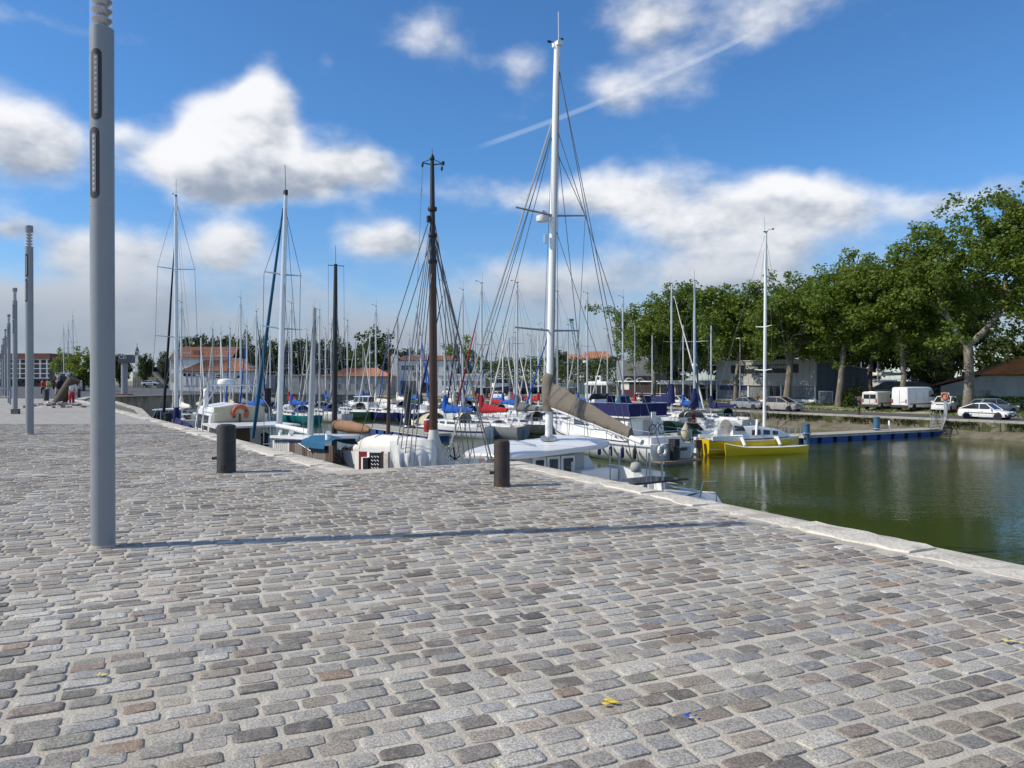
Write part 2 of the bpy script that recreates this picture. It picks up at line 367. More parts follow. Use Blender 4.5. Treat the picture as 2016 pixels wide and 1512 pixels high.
# splashes of marking paint on the setts
def splash(px, py, col, seed, sz):
    r = random.Random(seed); p = on(px, py, .02); m_ = MB()
    for k in range(5):
        c = Vector((p.x + r.gauss(0, sz * .5), p.y + r.gauss(0, sz * .35))); q = [(c.x + cos(a) * sz * .35 * r.uniform(.6, 1.2), c.y + sin(a) * sz * .3 * r.uniform(.6, 1.2)) for a in [2 * pi * i / 9 for i in range(9)]]
        z = .019 + k * .0012; m_.add([(x, y, z) for x, y in q] + [(c.x, c.y, z + .004)], [(i, (i + 1) % 9, 9) for i in range(9)])
    part('paint_splash', m_, mat('marking_paint_' + col[0], col[1], .6), quay)
YEL, BLU = ('yellow', (.72, .53, .02)), ('blue', (.02, .09, .45))
splash(1190, 1383, YEL, 1, .055); splash(1352, 1408, BLU, 2, .035); splash(1985, 1262, ('pale_yellow', (.60, .52, .20)), 3, .06); splash(200, 1330, ('pale_yellow', 0), 4, .04); splash(1575, 1113, ('pale_yellow', 0), 5, .06)
# wall face below the coping: courses of stone
mb = MB(); r = random.Random(9)
for a, b in ((R0 + rd * 6, R1), (R1, NQ), (NQ, Vector((UX * 40 + VX * 5.5).xy))):
    d = (b - a); L = d.length; d.normalize(); nr = Vector((d.y, -d.x))
    if inquay(*(a + d * L / 2 + nr * .2)): nr = -nr
    z = -.45
    while z > -3.4:
        h = r.uniform(.3, .42); s = 0
        while s < L:
            ln = min(r.uniform(.5, 1.1), L - s); o_ = r.uniform(.012, .035)
            q = [a + d * (s + .012), a + d * (s + ln - .012)]
            mb.add([(p.x + nr.x * k, p.y + nr.y * k, zz) for p in q for k in (0, o_) for zz in (z - h + .012, z)], [(2, 6, 7, 3), (0, 2, 3, 1), (4, 5, 7, 6), (1, 3, 7, 5), (0, 4, 6, 2)])
            s += ln
        z -= h
o = part('wall_stones', mb, M_wallst, quay); o['kind'] = 'stuff'
# ================================================================== lamp posts
M_post = mat('grey_post_paint', (.235, .255, .275), .38, var=.04, vscale=3)
M_dark = mat('dark_recess', (.02, .02, .022), .5)
M_chrome = mat('lamp_reflector', (.34, .34, .34), .3, 1.0)
M_glass = bpy.data.materials.new('clear_glass'); M_glass.use_nodes = True
_t = M_glass.node_tree; _b = _t.nodes['Principled BSDF']; _b.inputs['Roughness'].default_value = .03; _b.inputs['Base Color'].default_value = (.9, .95, 1, 1); _b.inputs['Alpha'].default_value = .16
def slot(mb, R, zc, hgt, wd, ang, depth, grow=0.0):      # stadium-shaped recess plate wrapped round the post
    K, w2 = 12, wd / 2 + grow; hs = hgt / 2 - wd / 2; rows = []
    for i in range(K + 1):
        x = -w2 * cos(pi * i / K); e = hs + sqrt(max(0, w2 * w2 - x * x)); a = ang + x / R; q = []
        for k, z in ((-.01, -e), (depth, -e), (depth, e), (-.01, e)): q.append(((R + k) * cos(a), (R + k) * sin(a), zc + z))
        rows.append(q)
    mb.loft(rows, False, False)
def lamp_post(loc, R, H, label, face):
    root = thing('lamp_post', label, 'lamp post', loc, 0, 'row of grey lamp posts on the quay')
    lb = H - .60                                             # underside of the lantern
    p = MB().lathe([(R * 1.0, -.05), (R, lb - 1.72), (R * .985, lb - 1.718), (R * .985, lb - 1.71), (R, lb - 1.708), (R, lb - .885), (R * .985, lb - .883), (R * .985, lb - .877), (R, lb - .875),
                    (R, lb - .262), (R * .985, lb - .26), (R * .985, lb - .254), (R, lb - .252), (R, lb)], 40)
    part('post', p, M_post, root, 30)
    for zc, ang in ((lb - .56, face), (lb - 1.30, face - .2), (lb - 1.30, face - 2.1)):
        fr = MB(); slot(fr, R, zc, .66, .092, ang, .0018, .006); f = part('light_slot', fr, M_dark, root)
        rl = MB(); slot(rl, R, zc, .56, .040, ang, .0030); part('led_strip', rl, mat('led_lens', (.24, .24, .24), .35, .3), f)
        lv = MB()
        for i in range(11):
            a = ang; z = zc - .25 + i * .05; lv.obox(((R + .0025) * cos(a), (R + .0025) * sin(a), z), (.004, .018, .020), a)
        part('lens_row', lv, mat('led_pale', (.5, .5, .5), .4), f)['kind'] = 'stuff'
    dr = MB(); dr.v = []; slot(dr, R, .85, .62, .10, face + .25, .0016); part('access_door', dr, M_post, root)
    # lantern: stacked dished louvres inside a clear sleeve
    core = MB().lathe([(R * .42, lb), (R * .42, lb + .42)], 16); part('lantern_core', core, M_chrome, root, 30)
    for i in range(4):
        z = lb + .05 + i * .09
        lv = MB().lathe([(R * .45, z - .015), (R * .86, z + .03), (R * .88, z + .038), (R * .5, z + .02), (R * .46, z + .05), (R * .42, z + .05)], 24); part('louvre', lv, M_chrome, root, 40)
    gl = MB().lathe([(R * .985, lb - .01), (R * .985, lb + .425)], 32); part('lantern_glass', gl, M_glass, root, 40)
    cp = MB().lathe([(R, lb + .42), (R, lb + .60), (R * .9, lb + .615)], 32); part('cap', cp, M_post, root, 35)
    fl = MB().lathe([(R * 1.04, -.02), (R * 1.04, .022), (R, .03)], 32); part('base_ring', fl, M_mortar, root, 40)
    return root
lp = [(-3.92, 7.37, 5.55, 'tall grey steel lamp post standing nearest, in the left foreground')]
names = ['second grey lamp post from the camera in the row', 'third grey lamp post, beside the small concrete block', 'fourth grey lamp post in the receding row at the left edge', 'fifth grey lamp post in the receding row at the left edge', 'sixth grey lamp post, small in the distance at the left edge', 'seventh and farthest grey lamp post at the left edge']
for i in range(6):
    y = 22.65 + 15.26 * i; lp.append((-14.2 - 10.28 * i, y, 6.12, names[i]))
for x, y, H, l in lp: lamp_post((x, y, 0), .107, H, l, radians(-90 if y < 10 else -100))
# ================================================================== bollards
M_iron = mat('black_bollard_paint', (.022, .021, .020), .55, var=.3, vscale=6, bump=.25, bscale=14, dirt=(.045, .032, .024), dscale=3, dlo=.5, dhi=.8)
M_rustb = mat('rusty_bollard_iron', (.038, .024, .018), .6, var=.35, vscale=5, bump=.3, bscale=14, dirt=(.085, .043, .024), dscale=2.5, dlo=.45, dhi=.75)
def bollard(px, py, top, wpx, m, label, peg, name='mooring_bollard'):
    p = on(px, py, 0); d = p.y; R = wpx / 2 * d / F; H = (py - top) * d / F
    root = thing(name, label, 'bollard', p)
    part('body', MB().lathe([(R * 1.02, -.03), (R * 1.02, .02), (R, .03), (R * .985, H - .035), (R * .93, H - .008), (R * .5, H + .012), (R * .02, H + .016)], 36), m, root, 35)
    part('peg', MB().tube([(-R * .9, -.02, H * .30), (-R * 1.5, -.03, H * .30)], [.022, .026], 8), m, root, 40)
    part('foot_lug', MB().obox((0, -R * 1.0, .10), (.05, .05, .09)), m, root)
    return root
bollard(445.5, 930, 836, 36, M_iron, 'black iron mooring bollard standing on the setts nearer the lamp post', 1)
bollard(988, 957, 867, 32, M_rustb, 'brown rusted iron mooring bollard beside the step in the quay edge', 1)
bollard(91, 789, 766, 9.5, M_iron, 'small black bollard in front of the walking people', 0)
bollard(155, 782, 765, 6.5, M_iron, 'small black bollard just right of the leaning rusted pipe', 0)
# leaning steel pipe bollard with lifted setts round its foot
M_rust = mat('weathered_rust', (.060, .043, .032), .75, var=.35, vscale=3, bump=.4, bscale=20, dirt=(.11, .075, .05), dscale=2.2)
b0 = on(108, 806, -.15); top = at(146, 746, b0.y); dv = top - b0; R = 11.5 * b0.y / F
lpb = thing('leaning_bollard', 'thick rusted steel pipe bollard leaning over to the right', 'bollard', b0)
ax = dv.normalized()
part('pipe', MB().tube([b0 - ax * .3, b0 + ax * dv.length * .5, b0 + dv], R, 28), M_rust, lpb, 40, True)
part('rim', MB().tube([b0 + dv - ax * .12, b0 + dv + ax * .03], R * 1.05, 28), M_rust, lpb, 40, True)
r = random.Random(2)
M_pal = [mat('loose_sett_%s' % k, c, .85, var=.2, vscale=8) for k, c in (('pale', (.50, .48, .44)), ('grey', (.28, .27, .26)), ('brown', (.22, .19, .165)))]
for i in range(30):
    a = r.uniform(0, 2 * pi); q = r.uniform(.35, 1.9); x, y = b0.x + q * cos(a) * 1.15 + .2, b0.y - .55 + q * sin(a) * .8
    h = max(0, .28 - .16 * q)
    tl = Matrix.Rotation(r.gauss(0, .25), 3, 'X') @ Matrix.Rotation(r.gauss(0, .25), 3, 'Y')
    mbs = MB().obox((0, 0, 0), (r.uniform(.18, .3), r.uniform(.13, .2), r.uniform(.10, .15)), r.uniform(0, 3), tl)
    o = link('loose_sett', mbs.mesh('loose_sett', r.choice(M_pal)), None); o.location = (x, y, h + .04)
    tag(o, 'loose granite sett lying in the heap at the foot of the leaning pipe', 'paving stone', 'loose setts around the leaning pipe')
mb = MB(); N = 18
mb.loft([[(b0.x + .15 + k * cos(2 * pi * i / N) * 2.1, b0.y - .4 + k * sin(2 * pi * i / N) * 1.5, z) for i in range(N)] for k, z in ((1, -.02), (.6, .10), (.2, .25))])
tag(link('rubble_mound', mb.mesh('rubble_mound', mat('rubble', (.36, .34, .30), .95, var=.5, vscale=7, bump=1, bscale=12))), 'low mound of sand and rubble around the leaning pipe', 'rubble')
p3 = on(30.5, 815, 0); o = link('concrete_block', MB().obox((0, 0, .12), (.30, .26, .24), .1).mesh('concrete_block', mat('old_concrete_block', (.13, .125, .12), .9, var=.25))); o.location = p3
tag(o, 'small dark concrete block at the foot of the third lamp post', 'block')
# ================================================================== water, far quay, ground
def far(px, v, z=RZ):                     # point at distance v across the basin seen in photo column px
    t = (px - CX) / F; Y = v / (.832 * t + .555); return Vector((t * Y, Y, z))
def water_mat():
    m = bpy.data.materials.new('harbour_water'); m.use_nodes = True; t = m.node_tree; b = t.nodes['Principled BSDF']
    geo = nn(t, 'ShaderNodeNewGeometry')
    n0 = nn(t, 'ShaderNodeTexNoise'); n0.inputs['Scale'].default_value = .09; n0.inputs['Detail'].default_value = 3; t.links.new(geo.outputs['Position'], n0.inputs['Vector'])
    t.links.new(mixc(t, n0.outputs[0], (.036, .053, .013), (.048, .068, .019)), b.inputs['Base Color'])
    b.inputs['Roughness'].default_value = .035; b.inputs['IOR'].default_value = 1.333
    mpn = nn(t, 'ShaderNodeMapping'); mpn.inputs['Rotation'].default_value = (0, 0, .25); mpn.inputs['Scale'].default_value = (.8, 1.35, 1); t.links.new(geo.outputs['Position'], mpn.inputs[0])
    h = None
    for sc, am in ((1.1, .55), (4.2, .42), (11, .20)):
        n = nn(t, 'ShaderNodeTexNoise'); n.inputs['Scale'].default_value = sc; n.inputs['Detail'].default_value = 2; t.links.new(mpn.outputs[0], n.inputs['Vector'])
        q = mth(t, 'MULTIPLY', n.outputs[0], am); h = q if h is None else mth(t, 'ADD', h, q)
    bp = nn(t, 'ShaderNodeBump'); n9 = nn(t, 'ShaderNodeTexNoise'); n9.inputs['Scale'].default_value = .07; n9.inputs['Detail'].default_value = 4; t.links.new(geo.outputs['Position'], n9.inputs['Vector']); t.links.new(mapr(t, n9.outputs[0], .38, .62, .09, .26), bp.inputs['Strength']); bp.inputs['Distance'].default_value = .16
    t.links.new(h, bp.inputs['Height']); t.links.new(bp.outputs[0], b.inputs['Normal'])
    return m
P3 = lambda u, v, z: tuple(uv(u, v, z))
struct('water', MB().add([P3(-90, 4, WZ), P3(165, 4, WZ), P3(165, 69, WZ), P3(-90, 69, WZ)], [(0, 3, 2, 1)]), water_mat())
M_ground = mat('far_ground', (.20, .185, .15), .95, var=.25, vscale=.2, dirt=(.10, .12, .05), dscale=.15)
mb = MB().add([P3(-300, 66.6, RZ), P3(2500, 66.6, RZ), P3(2500, 2500, RZ), P3(-300, 2500, RZ)], [(0, 3, 2, 1)])
struct('ground', mb, M_ground)
mb = MB(); us = (0, 1, 2); 
rows = []
for v, z, u0 in ((-2500, -.02, 71), (5.4, -.02, 71), (7, -.02, 82), (30, -.5, 124), (66.6, RZ - .004, 158)):
    rows.append([P3(u0, v, z), P3(u0 + 120, v, z), P3(2500, v, z)])
mb.loft(rows, False, False)
M_asph = mat('asphalt', (.075, .077, .080), .85, var=.15, vscale=.6, bump=.2, bscale=80, dirt=(.10, .10, .10), dscale=.25)
struct('end_quay', mb, M_asph)
M_conc = mat('pale_concrete', (.44, .42, .36), .85, var=.18, vscale=1.2, bump=.3, bscale=20, dirt=(.25, .23, .18), dscale=.9)
part('end_wall', MB().loft([[P3(u0, v, z - .01), P3(u0, v, -4)] for v, z, u0 in ((5.4, -.02, 71), (7, -.02, 82), (30, -.5, 124), (66.6, RZ - .004, 158))], False, False), mat('end_wall_stone', (.30, .265, .19), .9, var=.25, vscale=.8, dirt=(.10, .10, .06), dscale=.5), bpy.data.objects['end_quay'])
mb = MB()
for (v, z, u0), (v2, z2, u2) in zip(((5.4, -.02, 71), (7, -.02, 82), (30, -.5, 124)), ((7, -.02, 82), (30, -.5, 124), (66.6, RZ, 158))):
    mb.bar(P3(u0, v, z), P3(u2, v2, z2), .6, .12)
part('kerb', mb, M_conc, bpy.data.objects['end_quay'])
# slipway down into the basin at the left
M_slip = mat('slip_setts', (.17, .16, .14), .9, var=.45, vscale=5, bump=.9, bscale=9, dirt=(.07, .07, .05), dscale=.8)
mb = MB().add([P3(72.5, 5.2, -.03), P3(80, 7.5, -.03), P3(60, 8.0, -.5), P3(48, 7.4, -1.3), P3(46, 5.5, -1.2), P3(58, 5.45, -.4)], [(0, 5, 2, 1), (5, 4, 3, 2)])
struct('slipway', mb, M_slip)
mb = MB(); mb.bar(P3(80, 7.7, -.1), P3(60, 8.2, -.55), .5, .25); mb.bar(P3(60, 8.2, -.55), P3(47.5, 7.6, -1.35), .5, .25)
part('slipway_edge', mb, M_conc, bpy.data.objects['slipway'])
# far quay: coping, mossy wall, mud bank, road, verge
M_moss = mat('mossy_wall', (.20, .175, .13), .95, var=.3, vscale=2, bump=.8, bscale=5, dirt=(.045, .055, .016), dscale=1.2, dlo=.38, dhi=.6)
wl = thing('far_quay_wall', 'low mossy stone quay wall along the far side of the basin', 'quay wall', P3(20, 66.5, WZ))
mb = MB(); r = random.Random(21)
z = RZ - .14
for crs in range(4):
    u = -46.0
    while u < 150:
        ln = r.uniform(.7, 1.6); k = r.uniform(.02, .10)
        mb.loft([[P3(u + .02, 66.5 - k, z), P3(u + ln - .02, 66.5 - k + r.uniform(-.02, .02), z), P3(u + ln - .02, 66.5 - k, z - .36), P3(u + .02, 66.5 - k, z - .36)],
                 [P3(u + .02, 66.7, z), P3(u + ln - .02, 66.7, z), P3(u + ln - .02, 66.7, z - .36), P3(u + .02, 66.7, z - .36)]])
        u += ln
    z -= .38
o = part('wall_stones', mb, M_moss, wl, None, True); o['kind'] = 'stuff'
u = -46.0; mesh_c = None
while u < 150:
    ln = r.uniform(1.6, 2.6); mb = MB(); k = r.uniform(0, .05)
    mb.loft([[P3(u + .02, 66.36 + k, RZ + .02), P3(u + ln - .02, 66.36 + k, RZ + .02), P3(u + ln - .02, 67.05, RZ + .03), P3(u + .02, 67.05, RZ + .03)],
             [P3(u + .02, 66.40 + k, RZ - .14), P3(u + ln - .02, 66.40 + k, RZ - .14), P3(u + ln - .02, 67.05, RZ - .14), P3(u + .02, 67.05, RZ - .14)]])
    part('coping_stone', mb, M_conc, wl, None, True); u += ln
M_mud = mat('tidal_mud', (.16, .14, .10), .55, var=.3, vscale=1.5, bump=.5, bscale=4, dirt=(.06, .062, .03), dscale=.7)
mb = MB(); mb.loft([[P3(u, 66.6, -2.42 + r.gauss(0, .06)), P3(u, 66.0, -2.62 + r.gauss(0, .05)), P3(u, 64.9 + r.gauss(0, .3), -3.2)] for u in range(-60, 150, 3)], False, False)
struct('mud_bank', mb, M_mud, None, 60)
# weed and grass hanging on the wall face
def tufts(name, label, cat, pts, hgt, colr, seed, kind=None, wd=.05):
    r = random.Random(seed); mb = MB()
    for p in pts:
        h = hgt * r.uniform(.5, 1.3); a = r.uniform(0, 6.28); ln = Vector((cos(a), sin(a), 0)) * h * r.uniform(.1, .5); s = Vector((-sin(a), cos(a), 0)) * wd * r.uniform(.6, 1.4)
        k = r.uniform(.7, 1.3); mb.add([p - s, p + s, p + ln + Vector((0, 0, h))], [(0, 1, 2)], tuple(x * k for x in colr))
    o = link(name, mb.mesh(name, LEAFM)); tag(o, label, cat); o['kind'] = 'stuff'; return o
def leaf_mat():
    m = bpy.data.materials.new('foliage'); m.use_nodes = True; t = m.node_tree; b = t.nodes['Principled BSDF']
    a = nn(t, 'ShaderNodeAttribute', attribute_name='Col'); t.links.new(a.outputs['Color'], b.inputs['Base Color']); b.inputs['Roughness'].default_value = .55
    b.inputs['Specular IOR Level'].default_value = .3
    tl = nn(t, 'ShaderNodeBsdfTranslucent'); t.links.new(mixc(t, 1, a.outputs['Color'], (1.6, 1.7, .7), 'MULTIPLY'), tl.inputs[0])
    mx = nn(t, 'ShaderNodeMixShader'); mx.inputs[0].default_value = .34; out = t.nodes['Material Output']
    t.links.new(b.outputs[0], mx.inputs[1]); t.links.new(tl.outputs[0], mx.inputs[2]); t.links.new(mx.outputs[0], out.inputs[0]); return m
LEAFM = leaf_mat()
r = random.Random(3)
pts = [uv(u, 66.36 - r.uniform(0, .1), RZ - .12 - abs(r.gauss(0, .16))) for u in [r.uniform(-10, 70) for _ in range(5200)] if noise.noise(Vector((u * .35, 0, 0))) > -.12]
tufts('wall_weed', 'dark green weed hanging from the far quay wall', 'weed', pts, -.24, (.030, .042, .012), 5)
mb = MB().add([P3(-60, 67.06, RZ + .006), P3(150, 67.06, RZ + .006), P3(150, 73.6, RZ + .006), P3(-60, 73.6, RZ + .006)], [(0, 3, 2, 1)])
struct('road', mb, M_asph)
M_sand = mat('sandy_verge', (.36, .32, .235), .95, var=.2, vscale=1.2, bump=.5, bscale=12, dirt=(.10, .13, .04), dscale=.35, dlo=.42, dhi=.58)
mb = MB(); mb.loft([[P3(u, 73.6, RZ + .012), P3(u, 75, RZ + .12), P3(u, 78, RZ + .35), P3(u, 84, RZ + .45), P3(u, 110, RZ + .45)] for u in range(-60, 155, 5)], False, False)
struct('verge', mb, M_sand, None, 60)
def verge_z(v): return RZ + (.012 if v < 73.6 else .012 + (v - 73.6) * .077 if v < 75 else .12 + (v - 75) * .0767 if v < 78 else .35 + min(.1, (v - 78) * .0167))
pts = []
for _ in range(26000):
    u, v = r.uniform(-10, 80), r.uniform(73.5, 83)
    if noise.noise(Vector((u * .16, v * .35, 3))) > -.10: pts.append(uv(u, v, verge_z(v) - .02))
tufts('verge_grass', 'rough green grass on the verge under the plane trees', 'grass', pts, .22, (.085, .115, .030), 6)
# ================================================================== trees
M_bark = mat('plane_bark', (.15, .130, .098), .9, var=.3, vscale=2.5, bump=.5, bscale=8, dirt=(.30, .27, .21), dscale=1.8, dlo=.50, dhi=.62, stretch=(1, 1, .45))
M_barkd = mat('dark_bark', (.10, .085, .065), .95, var=.3, vscale=4, bump=.6, bscale=10)
def limb(mb, a, b, r0, r1, rnd, bend=.12, n=5, m=9):
    a, b = Vector(a), Vector(b); L = (b - a).length; o = Vector((rnd.gauss(0, bend), rnd.gauss(0, bend), abs(rnd.gauss(0, bend * .5)))) * L
    pts = [a.lerp(b, i / n) + o * sin(pi * i / n) for i in range(n + 1)]
    mb.tube(pts, [r0 + (r1 - r0) * i / n for i in range(n + 1)], m, 1.0, False); return pts
def leaves(mb, c, rad, num, rnd, size, base, sq=.8):
    for _ in range(num):
        d = Vector((rnd.gauss(0, 1), rnd.gauss(0, 1), rnd.gauss(0, 1))).normalized(); q = rad * rnd.random() ** .45
        p = c + Vector((d.x * q, d.y * q, d.z * q * sq))
        nrm = (d * .7 + Vector((rnd.gauss(0, .6), rnd.gauss(0, .6), rnd.gauss(0, .6) + .35))).normalized()
        x = nrm.cross(Vector((rnd.random(), rnd.random(), rnd.random()))).normalized(); y = nrm.cross(x); s = size * rnd.uniform(.6, 1.25)
        k = rnd.uniform(.62, 1.3); yl = rnd.uniform(.9, 1.25)
        mb.add([p - x * s * .5, p - y * s * .32 + x * .05 * s, p + x * s * .62, p + y * s * .32], [(0, 1, 2, 3)], (base[0] * k * yl, base[1] * k, base[2] * k))
def plane_tree(label, px, v, H, cw, seed, base=(.112, .170, .026), lean=(0, 0), fork=.34, tr=.42, low=.30, gap=0.0):
    rnd = random.Random(seed); g0 = far(px, v, verge_z(v) - .1)
    root = thing('plane_tree', label, 'tree', g0, 0, 'plane trees along the far quay')
    tk, cr = MB(), MB()
    f = Vector((lean[0] * H * fork, lean[1] * H * fork, H * fork))
    tr *= .86; tk.tube([(0, 0, -.2), (0, 0, .25), f * .5 + Vector((rnd.gauss(0, .15), 0, 0)), f], [tr * 1.35, tr * 1.05, tr * .86, tr * .8], 12)
    ends = []
    nb = rnd.choice((2, 3))
    for i in range(nb):
        a = 2 * pi * i / nb + rnd.uniform(-.4, .4); e = f + Vector((cos(a) * cw * .24, sin(a) * cw * .24, H * rnd.uniform(.26, .34)))
        p = limb(tk, f - Vector((0, 0, .15)), e, tr * .62, tr * .36, rnd, .08)
        for j in range(4):
            s = p[rnd.choice((2, 3, 4, 5))]; a2 = a + rnd.uniform(-1.5, 1.5); e2 = s + Vector((cos(a2) * cw * rnd.uniform(.15, .34), sin(a2) * cw * rnd.uniform(.15, .34), H * rnd.uniform(.02, .26)))
            p2 = limb(tk, s, e2, tr * .26, tr * .09, rnd, .1, 4, 6); ends += p2[2:]
            for q in range(3):
                s3 = rnd.choice(p2[1:]); e3 = s3 + Vector((rnd.gauss(0, cw * .10), rnd.gauss(0, cw * .10), rnd.uniform(-.02, .10) * H)); p3 = limb(tk, s3, e3, tr * .09, .03, rnd, .1, 3, 4); ends += p3[2:]
    # the crown: clumps at twig ends and all through an uneven egg-shaped volume
    cl = [(e, rnd.uniform(.8, 1.5)) for e in ends]
    low -= .04; zc, hz = H * (low + 1) / 2, H * (1 - low) / 2; cw *= 1.12
    while len(cl) < 300:
        d = Vector((rnd.gauss(0, 1), rnd.gauss(0, 1), rnd.gauss(0, 1))).normalized(); q = rnd.uniform(.4, 1.0)
        lump = .92 + .30 * noise.noise(d * 1.9 + Vector((seed, 0, 0)))
        cl.append((Vector((d.x * cw / 2 * q * lump + lean[0] * H * .6, d.y * cw / 2 * q * lump + lean[1] * H * .6, zc + d.z * hz * q * lump)), rnd.uniform(.55, 1.25)))
    if gap: cl = [q for q in cl if not (q[0].y < 1.5 and abs(q[0].x - lean[0] * q[0].z) < gap and q[0].z < H * .60)]
    for c, rad in cl: leaves(cr, c, rad, int(78 * rad), rnd, .36, base)
    part('trunk', tk, M_bark, root, 60); part('crown', cr, LEAFM, root)
plane_tree('tallest plane tree, with pale forked trunk beside the tiled shed', 1905, 77, 21.5, 13.5, 1, lean=(.0, 0), fork=.30, tr=.56, low=.30, gap=2.3)
plane_tree('plane tree with slim pale trunk behind the tall white van', 1773, 78, 17.5, 11, 2, fork=.40, tr=.34)
plane_tree('plane tree right of the boatyard workshop gate', 1650, 77.5, 17.0, 11, 3, lean=(.09, 0), fork=.40, tr=.42)
plane_tree('plane tree with forked trunk in front of the workshop signboard', 1548, 77, 16.3, 11.5, 4, lean=(.09, 0), fork=.34, tr=.54, gap=1.4)
plane_tree('plane tree leaning in front of the left half of the workshop', 1448, 77.5, 16.0, 11, 5, lean=(.08, 0), fork=.40, tr=.34)
plane_tree('plane tree at the left end of the row, over the low dark shed', 1285, 78, 16.4, 15.5, 6, lean=(.06, 0), fork=.30, tr=.42, low=.26)
plane_tree('plane tree between the leftmost one and the workshop', 1368, 82, 16.8, 12, 7, fork=.42, tr=.36)
plane_tree('plane tree at the right edge of the picture, trunk out of view', 2085, 80, 22.5, 13, 8, fork=.36, tr=.46, low=.34)
plane_tree('plane tree behind the two parked white vans', 1715, 92, 16.0, 13, 9, fork=.36, tr=.36, base=(.068, .108, .019))
plane_tree('plane tree behind the workshop roof', 1590, 100, 17.2, 14, 10, fork=.36, tr=.38, base=(.068, .108, .019))
plane_tree('plane tree behind the tallest one, left of its trunk', 1850, 95, 18.5, 13, 12, fork=.36, tr=.40, base=(.068, .108, .019))
# broad background trees: three crowns shared by all
def bg_proto(seed, base):
    rnd = random.Random(seed); tk, cr = MB(), MB()
    tk.tube([(0, 0, -.3), (0, 0, .4)], [.05, .036], 8)
    for i in range(5): a = 1.26 * i; limb(tk, (0, 0, .3), (cos(a) * .25, sin(a) * .25, .65), .03, .01, rnd, .1, 3, 5)
    for i in range(110):
        d = Vector((rnd.gauss(0, 1), rnd.gauss(0, 1), rnd.gauss(0, 1))).normalized(); q = rnd.uniform(.5, 1); l = .78 + .45 * noise.noise(d * 1.7 + Vector((seed, 1, 0)))
        leaves(cr, Vector((d.x * .56 * q * l, d.y * .56 * q * l, .53 + d.z * .50 * q * l)), rnd.uniform(.08, .15), 42, rnd, .055, base)
    return tk.mesh('trunk', M_barkd, 60), cr.mesh('crown', LEAFM)
PROTO = [bg_proto(31, (.058, .088, .022)), bg_proto(32, (.045, .066, .019)), bg_proto(33, (.14, .19, .034))]
def bg_tree(label, px, base_py, top_py, wpx, d, k, name='broadleaf_tree', zb=None):
    zt = at(px, top_py, d).z; zb = at(px, base_py, d).z if zb is None else zb
    root = thing(name, label, 'tree', ((px - CX) / F * d, d, zb), random.uniform(0, 6), 'trees behind the harbour')
    for nm, me in zip(('trunk', 'crown'), PROTO[k]):
        o = link(nm, me, root); s = wpx * d / F; o.scale = (s, s, (zt - zb) / 1.02)
for a in (('dark round tree behind the tiled hall, left one', 385, 762, 646, 75, 215, 1), ('dark tree behind the right end of the tiled hall', 440, 762, 648, 62, 225, 1),
          ('tree just right of the tiled hall', 480, 762, 655, 66, 205, 0), ('loose tree behind the left part of the long wall', 525, 765, 662, 70, 215, 0), ('loose dark tree above the middle of the long wall', 580, 765, 655, 84, 215, 1),
          ('tree above the right end of the long wall', 630, 765, 656, 70, 210, 1), ('dark tree left of the big rounded tree', 672, 765, 664, 60, 212, 0), ('big rounded tree behind the low red-roofed building', 735, 768, 646, 105, 195, 0),
          ('low tree peeping over the roof of the white two-storey building', 805, 760, 676, 90, 240, 1), ('light green tree right of the white two-storey building', 905, 770, 655, 78, 190, 2),
          ('dark tree standing over the distant tiled roofs', 1098, 765, 678, 52, 260, 1), ('bright green tree beyond the leaning pipe, left one', 128, 762, 682, 50, 135, 2), ('large bright green tree right of the leaning pipe', 165, 766, 679, 64, 120, 2),
          ('dark tree behind the round column sign', 236, 764, 689, 46, 215, 1), ('dark tree right of the church spire', 287, 760, 688, 34, 230, 1), ('dark tree behind the gable of the tiled hall', 330, 760, 684, 42, 240, 1),
          ('small olive tree between the grey sheds and the big trunk', 1838, 790, 690, 74, 92, 0), ('dark tree on the right, behind the tiled shed', 1975, 790, 640, 120, 105, 0), ('low dark tree filling the gap behind the leftmost plane tree', 1330, 775, 600, 130, 130, 1), ('low dark tree behind the left end of the workshop roof', 1425, 775, 590, 120, 126, 1), ('low dark tree behind the middle of the workshop roof', 1515, 775, 575, 125, 122, 1), ('low dark tree behind the right end of the workshop', 1625, 778, 560, 130, 118, 1), ('low dark tree behind the yachts laid up ashore', 1725, 780, 560, 130, 122, 1), ('low dark tree behind the olive tree and the lean-to', 1800, 782, 540, 130, 116, 1), ('low dark tree left of the big pale trunk', 1872, 784, 520, 130, 110, 1)): bg_tree(*a)
def bush(label, p, sx, sy, sz, num, seed, base, name='bush', cat='bush', lsz=.16):
    rnd = random.Random(seed); mb = MB()
    for _ in range(num):
        d = Vector((rnd.gauss(0, 1), rnd.gauss(0, 1), abs(rnd.gauss(0, 1)))).normalized(); q = rnd.uniform(.6, 1) * (.85 + .35 * noise.noise(d * 2 + Vector((seed, 0, 0))))
        leaves(mb, Vector((d.x * sx * q, d.y * sy * q, d.z * sz * q)), lsz * 1.8, 9, rnd, lsz, base)
    mb.add([(-.06, 0, -.1), (.06, 0, -.1), (0, .05, sz * .6)], [(0, 1, 2)], (.06, .05, .03))
    o = link(name, mb.mesh(name, LEAFM)); o.location = p; tag(o, label, cat)
bush('dark green bush left of the two white vans', far(1686, 80, -1.4), 2.6, 2.0, 3.2, 420, 1, (.028, .045, .012))
bush('bright shrub at the foot of the plane tree right of the workshop gate', far(1668, 78.2, -1.4), .9, .8, 1.9, 160, 2, (.06, .10, .02))
bush('round shrub against the left end of the grey sheds', far(1826, 84, -1.3), 1.6, 1.4, 2.4, 240, 3, (.05, .08, .02))
